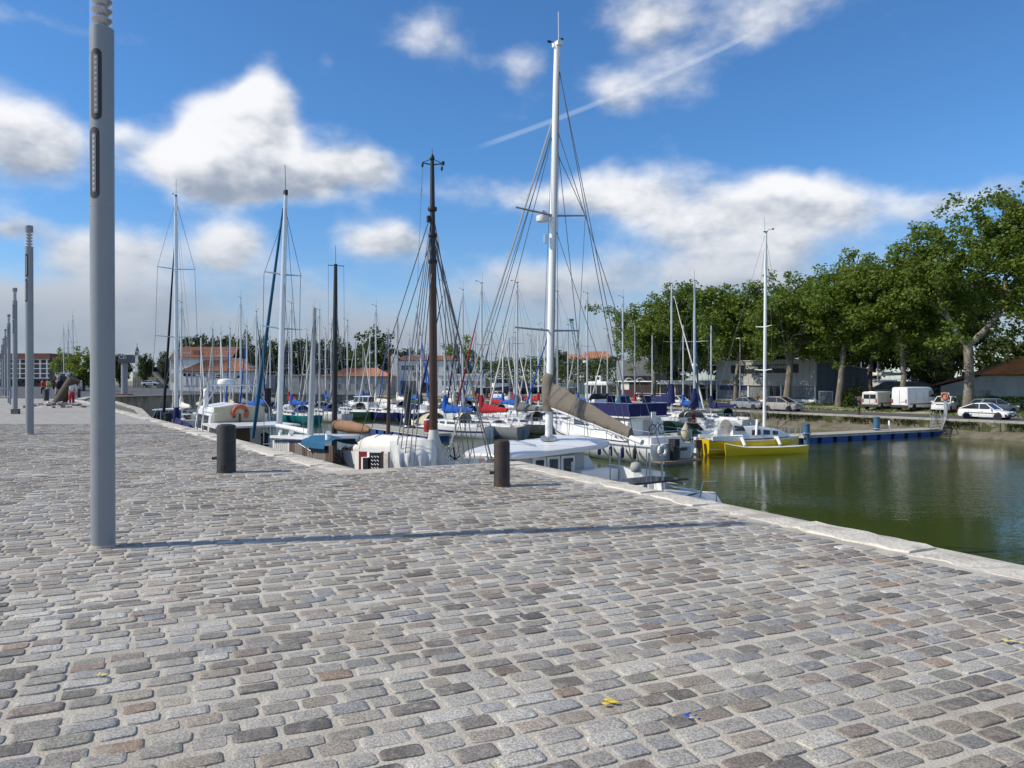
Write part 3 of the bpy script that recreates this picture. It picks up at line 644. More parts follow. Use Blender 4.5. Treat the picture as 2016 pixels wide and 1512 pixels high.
bush('shrub between the two white vans', far(1762, 80, -1.4), 1.2, 1.0, 1.8, 170, 4, (.05, .085, .018))
def hedge(label, a, b, wd, ht, seed, base, num, lsz, name='hedge', point=0.0):
    rnd = random.Random(seed); mb = MB(); d = b - a; L = d.length; d = d / L; nr = Vector((-d.y, d.x, 0))
    for _ in range(num):
        t = rnd.uniform(0, L); f = rnd.random(); hh = ht * (1 + point * (abs(((t / 3.0) % 1) - .5) - .25) + .08 * noise.noise(Vector((t * .5, seed, 0))))
        side = rnd.choice((-1, 1)); p = d * t + nr * (side * wd / 2 * rnd.uniform(.75, 1.05) if f < .7 else rnd.uniform(-wd, wd) / 2) + Vector((0, 0, hh * (rnd.uniform(.02, 1) if f < .7 else rnd.uniform(.93, 1.03))))
        leaves(mb, p, lsz * 1.5, 5, rnd, lsz, base)
    mb.box(0, .01, 0, .01, 0, .1); mb.c += [(.05, .05, .02)] * 6
    o = link(name, mb.mesh(name, LEAFM)); o.location = a; tag(o, label, 'hedge')
hedge('clipped green hedge in front of the tiled shed', far(1840, 79.6, -1.45), far(2050, 79.6, -1.45), 1.0, 1.35, 1, (.045, .085, .018), 1500, .16)
hedge('tall row of clipped poplars right of the big white mast', at(1085, 790, 168), at(1215, 790, 150), 3, 7.6, 2, (.060, .095, .020), 2300, .42, 'poplar_hedge', .5)
hedge('row of clipped poplars left of the big white mast', at(945, 786, 186), at(1082, 786, 170), 3, 8.3, 3, (.072, .108, .022), 2300, .42, 'poplar_hedge', .5)
# ================================================================== buildings
def text_mesh(txt, size, ext=.01, align='CENTER'):
    cu = bpy.data.curves.new('lettering', 'FONT'); cu.body = txt; cu.size = size; cu.extrude = ext; cu.align_x = align; cu.align_y = 'CENTER'
    o = bpy.data.objects.new('tmp', cu); COL.objects.link(o); dg = bpy.context.evaluated_depsgraph_get()
    me = bpy.data.meshes.new_from_object(o.evaluated_get(dg)); bpy.data.objects.remove(o); return me
def letter(txt, size, loc, parent, m, rz=0.0, name='lettering', sx=1.0):        # reads from -y in the parent's frame
    me = text_mesh(txt, size); me.materials.clear(); me.materials.append(m)
    o = link(name, me, parent); o.location = loc; o.rotation_euler = (pi / 2, 0, rz); o.scale = (sx, 1, 1); o['kind'] = 'stuff'; return o
FYAW = atan2(-.832, .555)                  # local x runs along the far quay towards the right, local -y faces the basin
M_white = mat('white_render', (.70, .69, .66), .8, var=.06, vscale=1, dirt=(.48, .46, .41), dscale=.8, dlo=.52, dhi=.8)
M_whitep = mat('white_paint', (.78, .78, .77), .5)
M_greyr = mat('grey_render', (.42, .41, .39), .85, var=.1, vscale=.8, dirt=(.28, .27, .25), dscale=.6)
M_pane = mat('window_glass', (.03, .035, .04), .06, spec=.9)
M_paneg = mat('dusty_glass', (.16, .17, .18), .18, var=.5, vscale=.8, spec=.8)
M_black = mat('black_board', (.012, .012, .014), .5)
M_navy = mat('navy_board', (.018, .022, .10), .5)
M_letter = mat('sign_letters', (.62, .62, .60), .6)
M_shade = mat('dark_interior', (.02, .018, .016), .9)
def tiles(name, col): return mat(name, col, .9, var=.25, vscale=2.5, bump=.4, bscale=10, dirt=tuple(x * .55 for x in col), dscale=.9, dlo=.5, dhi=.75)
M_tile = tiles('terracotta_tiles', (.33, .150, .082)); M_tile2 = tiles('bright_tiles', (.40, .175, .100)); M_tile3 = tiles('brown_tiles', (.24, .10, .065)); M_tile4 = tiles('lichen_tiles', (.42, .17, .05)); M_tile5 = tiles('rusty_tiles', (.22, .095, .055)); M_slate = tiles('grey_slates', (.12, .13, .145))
def ptile(root, name, p0, p1, p2, p3, m, rows, cols):
    """roof slope p0-p1 (eave) to p3-p2 (ridge): rows of overlapping tile ribs"""
    p0, p1, p2, p3 = map(Vector, (p0, p1, p2, p3)); mb = MB(); nrm = (p1 - p0).cross(p3 - p0).normalized()
    if nrm.z < 0: nrm = -nrm
    N = cols * 4
    rings = []
    for i in range(rows * 2 + 1):
        t = i / (rows * 2); a, b = p0.lerp(p3, t), p1.lerp(p2, t); st = .03 if i % 2 == 0 else 0
        rings.append([a.lerp(b, j / N) + nrm * (.05 * sin(2 * pi * j / 4) + st) for j in range(N + 1)])
    mb.loft(rings, False, False); u_ = [p0, p1, p2, p3]; mb.add([p - nrm * .08 for p in u_], [(0, 1, 2, 3)])
    return part(name, mb, m, root)
def window(root, x0, x1, z0, z1, y, frame=M_whitep, pane=M_pane, mull=1, name='window'):
    f = MB(); w_ = .06
    for a, b, c, d in ((x0, x1, z0, z0 + w_), (x0, x1, z1 - w_, z1), (x0, x0 + w_, z0 + w_, z1 - w_), (x1 - w_, x1, z0 + w_, z1 - w_)): f.box(a, b, y - .05, y + .02, c, d)
    for k in range(1, mull + 1): xm = x0 + (x1 - x0) * k / (mull + 1); f.box(xm - .025, xm + .025, y - .045, y + .02, z0 + w_, z1 - w_)
    o = part(name, f, frame, root); part('pane', MB().box(x0 + .02, x1 - .02, y - .012, y + .015, z0 + .02, z1 - .02), pane, o); return o
# --- boatyard workshop --------------------------------------------------------
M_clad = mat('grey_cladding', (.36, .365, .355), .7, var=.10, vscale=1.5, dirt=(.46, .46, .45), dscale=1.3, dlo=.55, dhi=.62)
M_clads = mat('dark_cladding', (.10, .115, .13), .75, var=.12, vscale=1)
c0 = far(1410, 84, -1.25); c1 = far(1607, 84, -1.25); W = (c1 - c0).length
ws = thing('workshop', 'grey corrugated boatyard workshop with black signboard behind the plane trees', 'building', c0, FYAW)
H1, H2 = 2.25, 5.35
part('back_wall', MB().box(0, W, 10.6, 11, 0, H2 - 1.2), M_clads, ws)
nx = 34
for i in range(nx):                           # upper storey: upright cladding sheets, each standing a little proud
    x0, x1 = W * i / nx, W * (i + 1) / nx; pr = .03 if i % 2 else 0
    part('cladding_panel', MB().box(x0 + .006, x1 - .006, -pr, .12, H1, H2), M_clad, ws)
for i in range(14):
    y0 = .13 + i * .78; hh = H2 - .11 * i * .78
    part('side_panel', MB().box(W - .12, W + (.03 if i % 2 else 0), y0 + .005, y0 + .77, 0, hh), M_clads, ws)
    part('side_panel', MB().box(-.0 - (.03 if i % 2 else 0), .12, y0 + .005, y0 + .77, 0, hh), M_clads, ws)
part('roof', MB().add([(-.2, -.15, H2 + .02), (W + .2, -.15, H2 + .02), (W + .2, 11, H2 - 1.18), (-.2, 11, H2 - 1.18), (-.2, -.15, H2 + .14), (W + .2, -.15, H2 + .14), (W + .2, 11, H2 - 1.06), (-.2, 11, H2 - 1.06)], [(3, 2, 1, 0), (4, 5, 6, 7), (0, 1, 5, 4), (1, 2, 6, 5), (2, 3, 7, 6), (3, 0, 4, 7)]), M_clad, ws)
part('fascia', MB().box(-.05, W + .05, -.10, .02, H1 - .12, H1), M_greyr, ws)
fx = lambda px: (far(px, 84) - c0).xy.length
part('signboard', MB().box(fx(1440), fx(1572), -.10, -.035, 3.75, 4.85), M_black, ws)
letter('Chantier naval JS MARINE', .62, ((fx(1458) + fx(1562)) / 2, -.11, 4.52), ws, M_letter, sx=.98)
M_txt = mat('blue_letters', (.03, .035, .12), .6)
for t_, px, z in (('VENTE', 1455, 3.50), ('REPARATION', 1453, 3.25), ('ENTRETIEN', 1489, 3.52), ('PEINTURE', 1500, 3.27)): letter(t_, .30, (fx(px), -.05, z), ws, M_txt, name='small_lettering')
part('plate', MB().box(fx(1422), fx(1440), -.07, -.035, 2.42, 2.85), mat('faded_tan_board', (.26, .22, .14), .7), ws); part('plate', MB().box(fx(1443), fx(1458), -.07, -.035, 2.42, 2.95), M_navy, ws)
part('plinth', MB().box(0, W, 0, .35, -.3, .18), M_whitep, ws); part('plinth_step', MB().box(fx(1552), W + .3, -.5, -.02, -.3, .42), M_whitep, ws)
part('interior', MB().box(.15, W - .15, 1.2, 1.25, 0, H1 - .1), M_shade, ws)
for a, b, p_ in ((1411, 1471, M_paneg), (1474, 1512, M_paneg), (1513, 1536, M_pane), (1555, 1603, M_paneg)):
    window(ws, fx(a), fx(b), .18, H1 - .12, .2, M_greyr, p_, 2 if b - a > 40 else 1, 'shop_window')
window(ws, fx(1538), fx(1551), 0, H1 - .2, .2, M_greyr, M_pane, 0, 'door')
part('blue_fascia', MB().box(fx(1413), fx(1470), .10, .14, H1 - .75, H1 - .14), M_navy, ws)
for px in (1410.5, 1472.5, 1537, 1604): part('pillar', MB().box(fx(px) - .09, fx(px) + .09, .02, .28, 0, H1 - .12), M_whitep, ws)
part('flue', MB().lathe([(.16, H2 - .3), (.16, H2 + 1.9), (.19, H2 + 1.9), (.19, H2 + 2.0)], 12, (fx(1507), 1.5, 0)), mat('galvanised', (.55, .56, .57), .4, .8), ws, 40)
# gate and fence beside it
gt = thing('yard_gate', 'grey barred metal gate right of the workshop', 'gate', far(1612, 82.5, -1.35), FYAW)
part('gate_frame', MB().box(0, 1.9, -.03, .03, 1.55, 1.62).box(0, 1.9, -.03, .03, .08, .14).box(0, .06, -.03, .03, .14, 1.55).box(1.84, 1.9, -.03, .03, .14, 1.55), mat('galvanised', 0), gt)
for i in range(12): part('bar', MB().box(.12 + i * .145, .15 + i * .145, -.015, .015, .14, 1.55), mat('galvanised', 0), gt)
fn = thing('board_fence', 'dark slatted fence with a small red notice beside the cream van', 'fence', far(1672, 79, -1.4), FYAW)
for i in range(3): part('fence_post', MB().box(i * 1.3 - .06, i * 1.3 + .06, -.06, .06, 0, 1.25), M_barkd, fn)
for i in range(4): part('board', MB().box(0, 2.6, -.02, .02, .1 + i * .28, .34 + i * .28), mat('grey_boards', (.16, .165, .16), .8, var=.2, vscale=4), fn)
part('notice', MB().box(1.65, 2.05, -.05, -.021, .5, .8), mat('red_notice', (.5, .05, .05), .6), fn)
# --- tiled shed at the right ----------------------------------------------------
a0, a1 = far(1852, 88, -1.35), far(2075, 88, -1.35); L = (a1 - a0).length
sh = thing('tiled_shed', 'long grey rendered shed with lichen-covered red tiled roof at the right', 'building', a0, FYAW)
E, Rg = 3.55, 5.5
rx = (far(1981, 88) - a0).xy.length
xe = (far(1932, 88) - a0).xy.length
part('wall', MB().prism([(0, -.3), (L, -.3), (L, E - .1), (xe, E - .14), (0, 2.25)], 0, .3).box(0, .3, .3, 9, -.3, 2.2).box(L - .3, L, .3, 9, -.3, E).box(.3, L - .3, 8.7, 9, -.3, E), M_greyr, sh)
xe = (far(1932, 88) - a0).xy.length
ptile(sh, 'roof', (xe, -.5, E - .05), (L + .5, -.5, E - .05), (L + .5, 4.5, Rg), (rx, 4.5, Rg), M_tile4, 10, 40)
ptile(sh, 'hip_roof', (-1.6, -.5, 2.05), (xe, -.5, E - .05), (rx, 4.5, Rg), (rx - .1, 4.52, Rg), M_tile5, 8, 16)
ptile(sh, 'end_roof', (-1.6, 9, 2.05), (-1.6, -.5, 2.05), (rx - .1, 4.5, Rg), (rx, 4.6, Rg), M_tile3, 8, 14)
part('garage_door', MB().box(1.6, 4.4, -.03, 0, -.3, 1.55), mat('pale_door', (.42, .42, .42), .7), sh); part('downpipe', MB().tube([(L * .78, -.08, 0), (L * .78, -.08, E - .1)], .06, 8), M_whitep, sh)
window(sh, fx(1924) - fx(1852) + .3, fx(1924) - fx(1852) + 1.6, 1.0, 1.9, -.0, M_greyr, M_paneg, 1)
part('shutter', MB().box(L * .60, L * .70, -.02, 0, 1.3, 2.7), mat('pale_door', 0), sh)
s2 = thing('grey_lean_to', 'low dark-roofed concrete lean-to behind the two white vans', 'shed', far(1722, 90, -1.35), FYAW)
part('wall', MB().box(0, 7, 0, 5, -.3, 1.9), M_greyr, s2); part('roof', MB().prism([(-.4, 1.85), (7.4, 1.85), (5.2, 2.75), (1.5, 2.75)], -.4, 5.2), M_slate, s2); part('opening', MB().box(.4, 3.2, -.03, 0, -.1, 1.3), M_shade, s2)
# --- low sheds left of the workshop -----------------------------------------------
s3 = thing('dark_boat_shed', 'low dark wooden boat shed with flat white roof edge', 'shed', far(1218, 86, -1.4), FYAW)
W3 = (far(1296, 86) - far(1218, 86)).length
part('wall', MB().box(0, W3, 0, 6, -.3, 2.7), mat('dark_boards', (.035, .022, .018), .9, var=.3, vscale=2, stretch=(6, 1, 1)), s3)
part('roof', MB().box(-.2, W3 + .3, -.5, 6.2, 2.7, 2.85), M_whitep, s3); part('poster', MB().box(.6, 2.6, -.04, -.005, 1.4, 2.6), mat('faded_poster', (.62, .56, .54), .7, var=.2, vscale=2), s3); part('red_panel', MB().box(.5, 4.5, -.03, -.004, .1, 1.3), mat('maroon_panel', (.06, .008, .012), .6), s3)
s4 = thing('terrace_shelter', 'glazed terrace shelter with white roof left of the workshop', 'shelter', far(1300, 83, -1.4), FYAW)
W4 = (far(1392, 83) - far(1300, 83)).length
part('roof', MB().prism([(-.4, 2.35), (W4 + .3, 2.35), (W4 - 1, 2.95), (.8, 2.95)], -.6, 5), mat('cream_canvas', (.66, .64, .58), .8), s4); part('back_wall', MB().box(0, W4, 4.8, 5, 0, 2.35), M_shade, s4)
for i in range(7): part('post', MB().box(W4 * i / 6 - .05, W4 * i / 6 + .05, -.05, .05, -.2, 2.35), M_whitep, s4)
for i in range(6): part('pane', MB().box(W4 * i / 6 + .06, W4 * (i + 1) / 6 - .06, -.01, .01, .5, 2.2), M_pane, s4)
part('awning', MB().box(W4 * .78, W4 + .2, -.9, -.3, 1.85, 1.95), mat('yellow_awning', (.45, .33, .04), .7), s4)
rl = thing('quay_railing', 'white board with tubular railing in front of the terrace shelter', 'railing', far(1252, 80.5, -1.5), FYAW)
part('white_board', MB().box(0, 6.5, -.03, .03, .1, .55), M_whitep, rl); part('square_sign', MB().box(-.3, .3, -.08, -.04, .5, 1.2), M_whitep, rl)
for z in (.8, 1.1): part('rail', MB().tube([(0, 0, z), (6.5, 0, z)], .035, 6), mat('galvanised', 0), rl)
for i in range(6): part('upright', MB().tube([(i * 1.3, 0, 0), (i * 1.3, 0, 1.1)], .03, 6), mat('galvanised', 0), rl)
s5 = thing('round_roof_store', 'grey store with rounded roof and arched doors behind the leftmost plane tree', 'building', at(1226, 776, 135), 0)
part('wall', MB().box(0, 8.5, 0, 8, -.5, 6.0), mat('grey_blue_cladding', (.20, .22, .235), .8, var=.1, vscale=2, stretch=(5, 1, 1)), s5)
part('round_roof', MB().prism([(-.1 + 5.0 * k / 8, 5.0 + 1.6 * sin(pi * (.15 + .7 * k / 8))) for k in range(9)] + [(4.9, 3.2), (-.1, 3.2)], -.6, -.02), M_greyr, s5)
for k in range(2):
    arc = MB().tube([(1 + k * 1.9 + .85 * cos(a), -.7, 1.6 + 1.2 * max(0, sin(a)) if a > 0 else 0) for a in [pi * i / 10 for i in range(11)]], .09, 6); part('arch', arc, M_whitep, s5)
for i in range(4): part('stair_rail', MB().tube([(.2 + i * .9, -.9, 1.6), (1.7 + i * .9, -.9, -.2)], .05, 5), M_whitep, s5)
ks = thing('glazed_kiosk', 'white kiosk with wrap-round windows and small roof box by the dark shed', 'kiosk', at(1152, 788, 112), -.5)
part('base', MB().box(0, 3.4, 0, 2.4, 0, .95), M_whitep, ks); part('roof', MB().loft([[(-.1, -.1, 2.2), (3.5, -.1, 2.2), (3.5, 2.5, 2.2), (-.1, 2.5, 2.2)], [(-.1, -.1, 2.45), (3.5, -.1, 2.45), (3.5, 2.5, 2.45), (-.1, 2.5, 2.45)], [(.3, .3, 2.75), (3.1, .3, 2.75), (3.1, 2.1, 2.75), (.3, 2.1, 2.75)]]), M_whitep, ks)
part('glazing', MB().box(.04, 3.36, .04, 2.36, .95, 2.2), M_pane, ks)
for i in range(5): part('mullion', MB().box(i * .83 - .04 + .04, i * .83 + .04 + .04, -.01, .06, .95, 2.2), M_whitep, ks)
rb = part('roof_box', MB().box(1.2, 2.0, 1, 1.8, 2.75, 3.6), M_whitep, ks); part('hatch', MB().box(1.4, 1.8, .97, 1.0, 3.0, 3.4), M_shade, rb)
cw_ = thing('corrugated_screen', 'blue-grey corrugated screen wall left of the kiosk', 'wall', at(1092, 778, 150), 0)
for i in range(12): part('sheet', MB().box(i * .62, i * .62 + .6, (-.05 if i % 2 else 0), .1, -.4, 2.4), mat('blue_grey_sheet', (.20, .25, .27), .7), cw_)
# --- end of the basin ---------------------------------------------------------------
def hip_house(name, label, px0, px1, base_py, eave_py, ridge_py, d, depth, wallm, roofm, rz=0.0, hip=.25, ext=None, cols=40, wz=None):
    p0 = at(px0, base_py, d); k = d / F; Wd = (px1 - px0) * k; He = (base_py - eave_py) * k; Hr = (base_py - ridge_py) * k
    t = thing(name, label, 'building', p0, rz)
    part('wall', MB().box(0, Wd, 0, depth, -2.5, He), wallm, t)
    o = .35; hx = Wd * hip; m = depth / 2
    ptile(t, 'roof', (-o, -o, He), (Wd + o, -o, He), (Wd - hx, m, Hr), (hx, m, Hr), roofm, 8, cols)
    ptile(t, 'rear_roof', (Wd + o, depth + o, He), (-o, depth + o, He), (hx, m, Hr), (Wd - hx, m, Hr), roofm, 6, 12)
    if hip > 0:
        ptile(t, 'hip_roof', (-o, depth + o, He), (-o, -o, He), (hx, m, Hr), (hx + .01, m + .01, Hr), roofm, 6, 10); ptile(t, 'hip_roof', (Wd + o, -o, He), (Wd + o, depth + o, He), (Wd - hx, m, Hr), (Wd - hx - .01, m, Hr), roofm, 6, 10)
    return t, Wd, He, Hr, k
t, Wd, He, Hr, k = hip_house('red_roofed_hall', 'low white building with hipped orange roof behind the dark slim mast', 640, 768, 777, 741, 724, 165, 9, M_greyr, M_tile2, 0, .26)
for i in range(7): window(t, .8 + i * 1.9, 1.5 + i * 1.9, 1.2, 2.4, 0, M_greyr, M_paneg, 0)
t, Wd, He, Hr, k = hip_house('arcade_house', 'white house with arched windows and low hipped tile roof', 357, 492, 770, 731, 708, 150, 9, M_white, M_tile, .0, .22)
def arch_window(root, xc, wd, z0, z1, m, kind='arched_window'):
    q = [(xc - wd / 2, z0), (xc + wd / 2, z0)] + [(xc + wd / 2 * cos(pi * i / 10), z1 + wd / 2 * sin(pi * i / 10)) for i in range(11)]
    f = part(kind, MB().prism([(xc + (x - xc) * 1.18, z0 + (z - z0) * 1.06 - .03) for x, z in q], -.05, -.005), M_greyr, root); part('pane', MB().prism(q, -.09, -.045), m, f)
for i, f in enumerate((.05, .12, .19, .28, .35)): arch_window(t, Wd * f, .62, 1.1, 3.2, M_white); arch_window(t, Wd * f, .5, 2.9, 3.2, M_shade, 'fanlight')
for f in (.55, .86): arch_window(t, Wd * f, 1.25, .8, 2.5, M_white); arch_window(t, Wd * f, 1.15, 2.5, 2.55, M_shade, 'fanlight')
t, Wd, He, Hr, k = hip_house('gabled_hall', 'tall white hall with pedimented gable end and orange tiled roof', 334, 455, 765, 704, 681, 162, 10, M_white, M_tile, 0, 0.0)
g0 = MB().prism([(-.4, He), (5.2, He + 2.3), (10.4, He)], -.5, .1, 'x'); part('pediment', g0, M_white, t); part('oculus', MB().prism([(5 + .5 * cos(a), He + .9 + .5 * sin(a)) for a in [2 * pi * i / 12 for i in range(12)]], -.56, -.505, 'x'), M_shade, t)
for z in (1.5, 4.3): part('blind_window', MB().box(.3, 1.0, -.06, 0, z, z + 1.7), M_greyr, t); part('blind_window', MB().box(-.06, 0, 3.5, 4.4, z, z + 1.7), M_greyr, t)
part('cornice', MB().box(-.3, Wd + .2, -.3, -.01, He - .35, He - .02), M_greyr, t); part('chimney', MB().box(Wd * .35, Wd * .45, .8, 1.6, He + .3, He + 1.6), M_tile3, t)
# long wall with dark panels
lw = thing('long_yard_wall', 'long pale yard wall with dark upright panels behind the moored boats', 'wall', at(488, 775, 168), 0)
kk = 168 / F
part('coping', MB().box(0, 157 * kk, -.15, .25, 3.95, 4.15), M_conc, lw)
r = random.Random(8); x = 0
while x < 156 * kk:
    wd = r.choice((.9, 1.2, 1.6)); part('wall_panel', MB().box(x, min(x + wd - .03, 157 * kk), (-.04 if r.random() < .5 else 0), .15, -2, 3.95), r.choice((M_clads, M_greyr, M_clad, M_greyr, mat('black_panel', (.05, .055, .06), .8))), lw); x += wd
# white two-storey building
t, Wd, He, Hr, k = hip_house('white_office', 'white two-storey office with shallow brown roof behind the brown mast', 783, 895, 776, 709, 699, 172, 9, M_white, M_tile3, 0, .06, cols=30)
part('stair_tower', MB().prism([(-2.0, -2), (.0, -2), (.0, He + .6), (-1.0, He + 1.4), (-2.0, He + .3)], -.4, 6), M_white, t)
for i, (a, b) in enumerate(((.06, .30), (.36, .50), (.55, .70), (.82, .9))): window(t, Wd * a, Wd * b, He - 2.3, He - 1.1, 0, M_whitep, M_pane, 2)
part('balcony', MB().box(Wd * .28, Wd * .52, -1.2, 0, He - 3.6, He - 2.7), M_clads, t)
part('ground_floor_door', MB().box(Wd * .42, Wd * .56, -.05, 0, .3, 2.6), M_shade, t); part('canopy', MB().box(Wd * .40, Wd * .60, -.9, -.05, 2.7, 3.1), M_whitep, t); part('shutter_panel', MB().box(Wd * .05, Wd * .33, -.05, 0, .0, 3.0), M_clads, t)
lb_ = thing('white_low_annex', 'long low white annex with ribbon windows', 'building', at(862, 777, 160), 0); kk = 160 / F
part('wall', MB().box(0, 92 * kk, 0, 7, -2, 4.0), M_whitep, lb_); part('parapet', MB().box(-.2, 92 * kk + .2, -.2, 7.2, 4.0, 4.35), M_whitep, lb_)
for i in range(6): window(lb_, .8 + i * 1.5, 2.1 + i * 1.5, 1.9, 3.0, 0, M_whitep, M_paneg, 1)
# distant tiled roofs, crane, spire
for nm, lab, a, b, c, e, f_, d in (('distant_house', 'distant house with pale orange roof, left of the crane foot', 1100, 1150, 760, 708, 697, 300), ('distant_house', 'distant house with pale orange roof and gable, right of the crane foot', 1150, 1204, 760, 706, 691, 290)):
    hip_house(nm, lab, a, b, c, e, f_, d, 12, M_white, M_tile2, 0, .1, cols=12)
cr = thing('tower_crane', 'thin green lattice dockyard crane far behind the poplars', 'crane', at(1137, 700, 420)); cm = mat('crane_green', (.06, .16, .15), .6); kk = 420 / F
a, b = Vector((-1 * kk, 0, 0)), Vector((-12 * kk, 0, 68 * kk))
for s_ in (-1, 1): part('chord', MB().bar(a + Vector((s_ * .9, 0, 0)), b + Vector((s_ * .55, 0, 0)), .3, .3), cm, cr)
for i in range(12):
    p, q = a.lerp(b, i / 12), a.lerp(b, (i + 1) / 12); s_ = 1 if i % 2 else -1; part('lacing', MB().bar(p + Vector((s_ * .9, 0, 0)), q - Vector((s_ * .8, 0, 0)), .18, .18), cm, cr)
part('jib_head', MB().box(b.x - 1.2, b.x + 1.2, -.6, .6, b.z, b.z + 1.2), cm, cr); part('boom', MB().bar(b, Vector((2 * kk, 0, 10 * kk)), .15, .15), cm, cr)
ch = thing('church_spire', 'distant church belfry with pointed slate spire', 'church', at(268.5, 745, 420)); kk = 420 / F
part('belfry', MB().box(-3.2 * kk, 3.2 * kk, 0, 6.4 * kk, -5, 54 * kk), M_white, ch); part('spire', MB().lathe([(4.3 * kk, 54 * kk), (3 * kk, 57 * kk), (.3 * kk, 64 * kk), (.1, 65 * kk)], 8, (0, 3.2 * kk, 0)), M_slate, ch); part('weather_vane', MB().tube([(0, 3.2 * kk, 64 * kk), (0, 3.2 * kk, 69 * kk)], .15, 4), M_black, ch)
for sx_ in (-1.4, 1.4): part('louvre_opening', MB().box((sx_ - .8) * kk, (sx_ + .8) * kk, -.1, 0, 46 * kk, 52 * kk), M_shade, ch)
# concrete ramp building and slate-roofed house at the left end
rp = thing('ramp_building', 'low concrete building with sloping ramp and white boat on its deck', 'building', at(262, 759, 235)); kk = 235 / F
part('wall', MB().box(0, 46 * kk, 0, 8, -1, 27 * kk), mat('stained_concrete', (.40, .37, .29), .9, var=.15, dirt=(.27, .25, .19), dscale=.3), rp)
for i in range(9): part('pier', MB().box(i * 3.2 * kk, (i * 3.2 + 1.4) * kk, -.25, 0, -1, 16 * kk), M_conc, rp)
part('ramp', MB().prism([(40 * kk, 27 * kk), (46 * kk, 27 * kk), (72 * kk, 0), (66 * kk, 0)], -1.6, -.3), M_conc, rp); part('slate_house', MB().prism([(38 * kk, 27 * kk), (72 * kk, 27 * kk), (72 * kk, 46 * kk), (68 * kk, 53 * kk), (42 * kk, 53 * kk), (38 * kk, 46 * kk)], 3, 9), M_slate, rp)
part('white_hull', MB().prism([(8 * kk, 43 * kk), (28 * kk, 43 * kk), (27 * kk, 37 * kk), (16 * kk, 37 * kk)], 1, 4), M_whitep, rp); part('hull_cradle', MB().box(12 * kk, 36 * kk, 1.2, 4, 27 * kk, 37 * kk), M_shade, rp)
ap = thing('apartment_block', 'long apartment block with brown roof and white balcony frames at the far left', 'building', at(-60, 758, 190)); kk = 190 / F
part('wall', MB().box(0, 165 * kk, 0, 10, -2, 52 * kk), mat('brown_render', (.20, .17, .15), .9, var=.15), ap); part('roof', MB().prism([(-1, 52 * kk), (166 * kk, 52 * kk), (165 * kk, 62 * kk), (0, 62 * kk)], -1.6, 10), M_tile3, ap)  # wall render: plain brown with slight mottling
for i in range(13): part('balcony_column', MB().box(i * 13.2 * kk, (i * 13.2 + 1.8) * kk, -1.5, -1.2, 14 * kk, 51 * kk), M_whitep, ap)
for z in (13, 22, 31.5, 41, 50): part('balcony_rail', MB().box(0, 164 * kk, -1.52, -1.25, z * kk, (z + 1.3) * kk), M_whitep, ap)
for i in range(12):
    for z in (15, 24.5, 34, 43): part('window', MB().box((i * 13.2 + 4) * kk, (i * 13.2 + 11) * kk, -.05, 0, z * kk, (z + 6) * kk), M_pane, ap)
for i in range(12): part('arch', MB().prism([((i * 13.2 + 6.5) * kk + 4.6 * kk * cos(a), 1.5 * kk + 8.5 * kk * sin(a)) for a in [pi * j / 8 for j in range(9)]], -1.3, -1.0), M_shade, ap)
# round column sign at the end of the basin
cs = thing('column_sign', 'grey round column carrying a square dark sign box with white letters', 'sign', on(245, 777.5, 0)); d = cs.location.y; kk = d / F
part('column', MB().lathe([(6.3 * kk, 0), (6.0 * kk, .2), (6.0 * kk, 63 * kk)], 24), M_post, cs, 40); part('foot', MB().obox((0, 0, .05), (1.3, 1.1, .14)), M_tile3, cs)
M_sbox = mat('sign_box_grey', (.075, .085, .10), .5)
bxo = part('sign_box', MB().loft([[(x * 15 * kk + 4 * kk, y * 13 * kk, z) for x, y in ((-.75, -.75), (.95, -.55), (.75, .95), (-.95, .75))] for z in (63 * kk, 79 * kk)]), M_sbox, cs)
letter('CEI', .55, (.12, -.60, 74 * kk), cs, M_letter, .117, 'lettering'); letter('PC', .45, (1.12, .30, 74 * kk), cs, M_letter, 1.65, 'lettering')
# ================================================================== boats
def gel(name, col, rough=.28): return mat(name, col, rough, var=.05, vscale=1.2, dirt=tuple(x * .75 for x in col), dscale=1.5, dlo=.60, dhi=.85)
G_white = gel('white_gelcoat', (.74, .74, .72)); G_cream = gel('cream_gelcoat', (.66, .63, .54)); G_grey = gel('grey_hull', (.25, .26, .27)); G_teal = gel('teal_hull', (.008, .19, .20)); G_green = gel('dark_green_hull', (.010, .055, .035))
G_navy = gel('navy_hull', (.012, .014, .085)); G_mint = gel('pale_mint_hull', (.58, .68, .62)); G_yellow = gel('yellow_hull', (.74, .50, .012)); G_dark = gel('dark_grey_hull', (.06, .07, .07)); G_red = gel('red_hull', (.36, .03, .02)); G_sky = gel('bright_blue_hull', (.01, .24, .55))
HC = {'white': G_white, 'cream': G_cream, 'grey': G_grey, 'teal': G_teal, 'dark green': G_green, 'navy': G_navy, 'pale mint': G_mint, 'yellow': G_yellow, 'charcoal': G_dark, 'red': G_red, 'bright blue': G_sky}
def cloth(name, col): return mat(name, col, .9, var=.12, vscale=3, bump=.6, bscale=5)
CC = {'blue': cloth('blue_canvas', (.012, .10, .42)), 'navy': cloth('navy_canvas', (.010, .014, .085)), 'grey': cloth('grey_canvas', (.16, .16, .155)), 'red': cloth('red_canvas', (.38, .012, .022)), 'white': cloth('white_canvas', (.68, .66, .61)),
      'brown': cloth('brown_canvas', (.165, .142, .115)), 'green': cloth('green_canvas', (.008, .055, .040)), 'black': cloth('black_canvas', (.014, .015, .020)), 'tan': cloth('tan_canvas', (.27, .155, .09)), 'teal': cloth('teal_canvas', (.01, .10, .20)), 'beige': cloth('beige_canvas', (.48, .43, .30))}
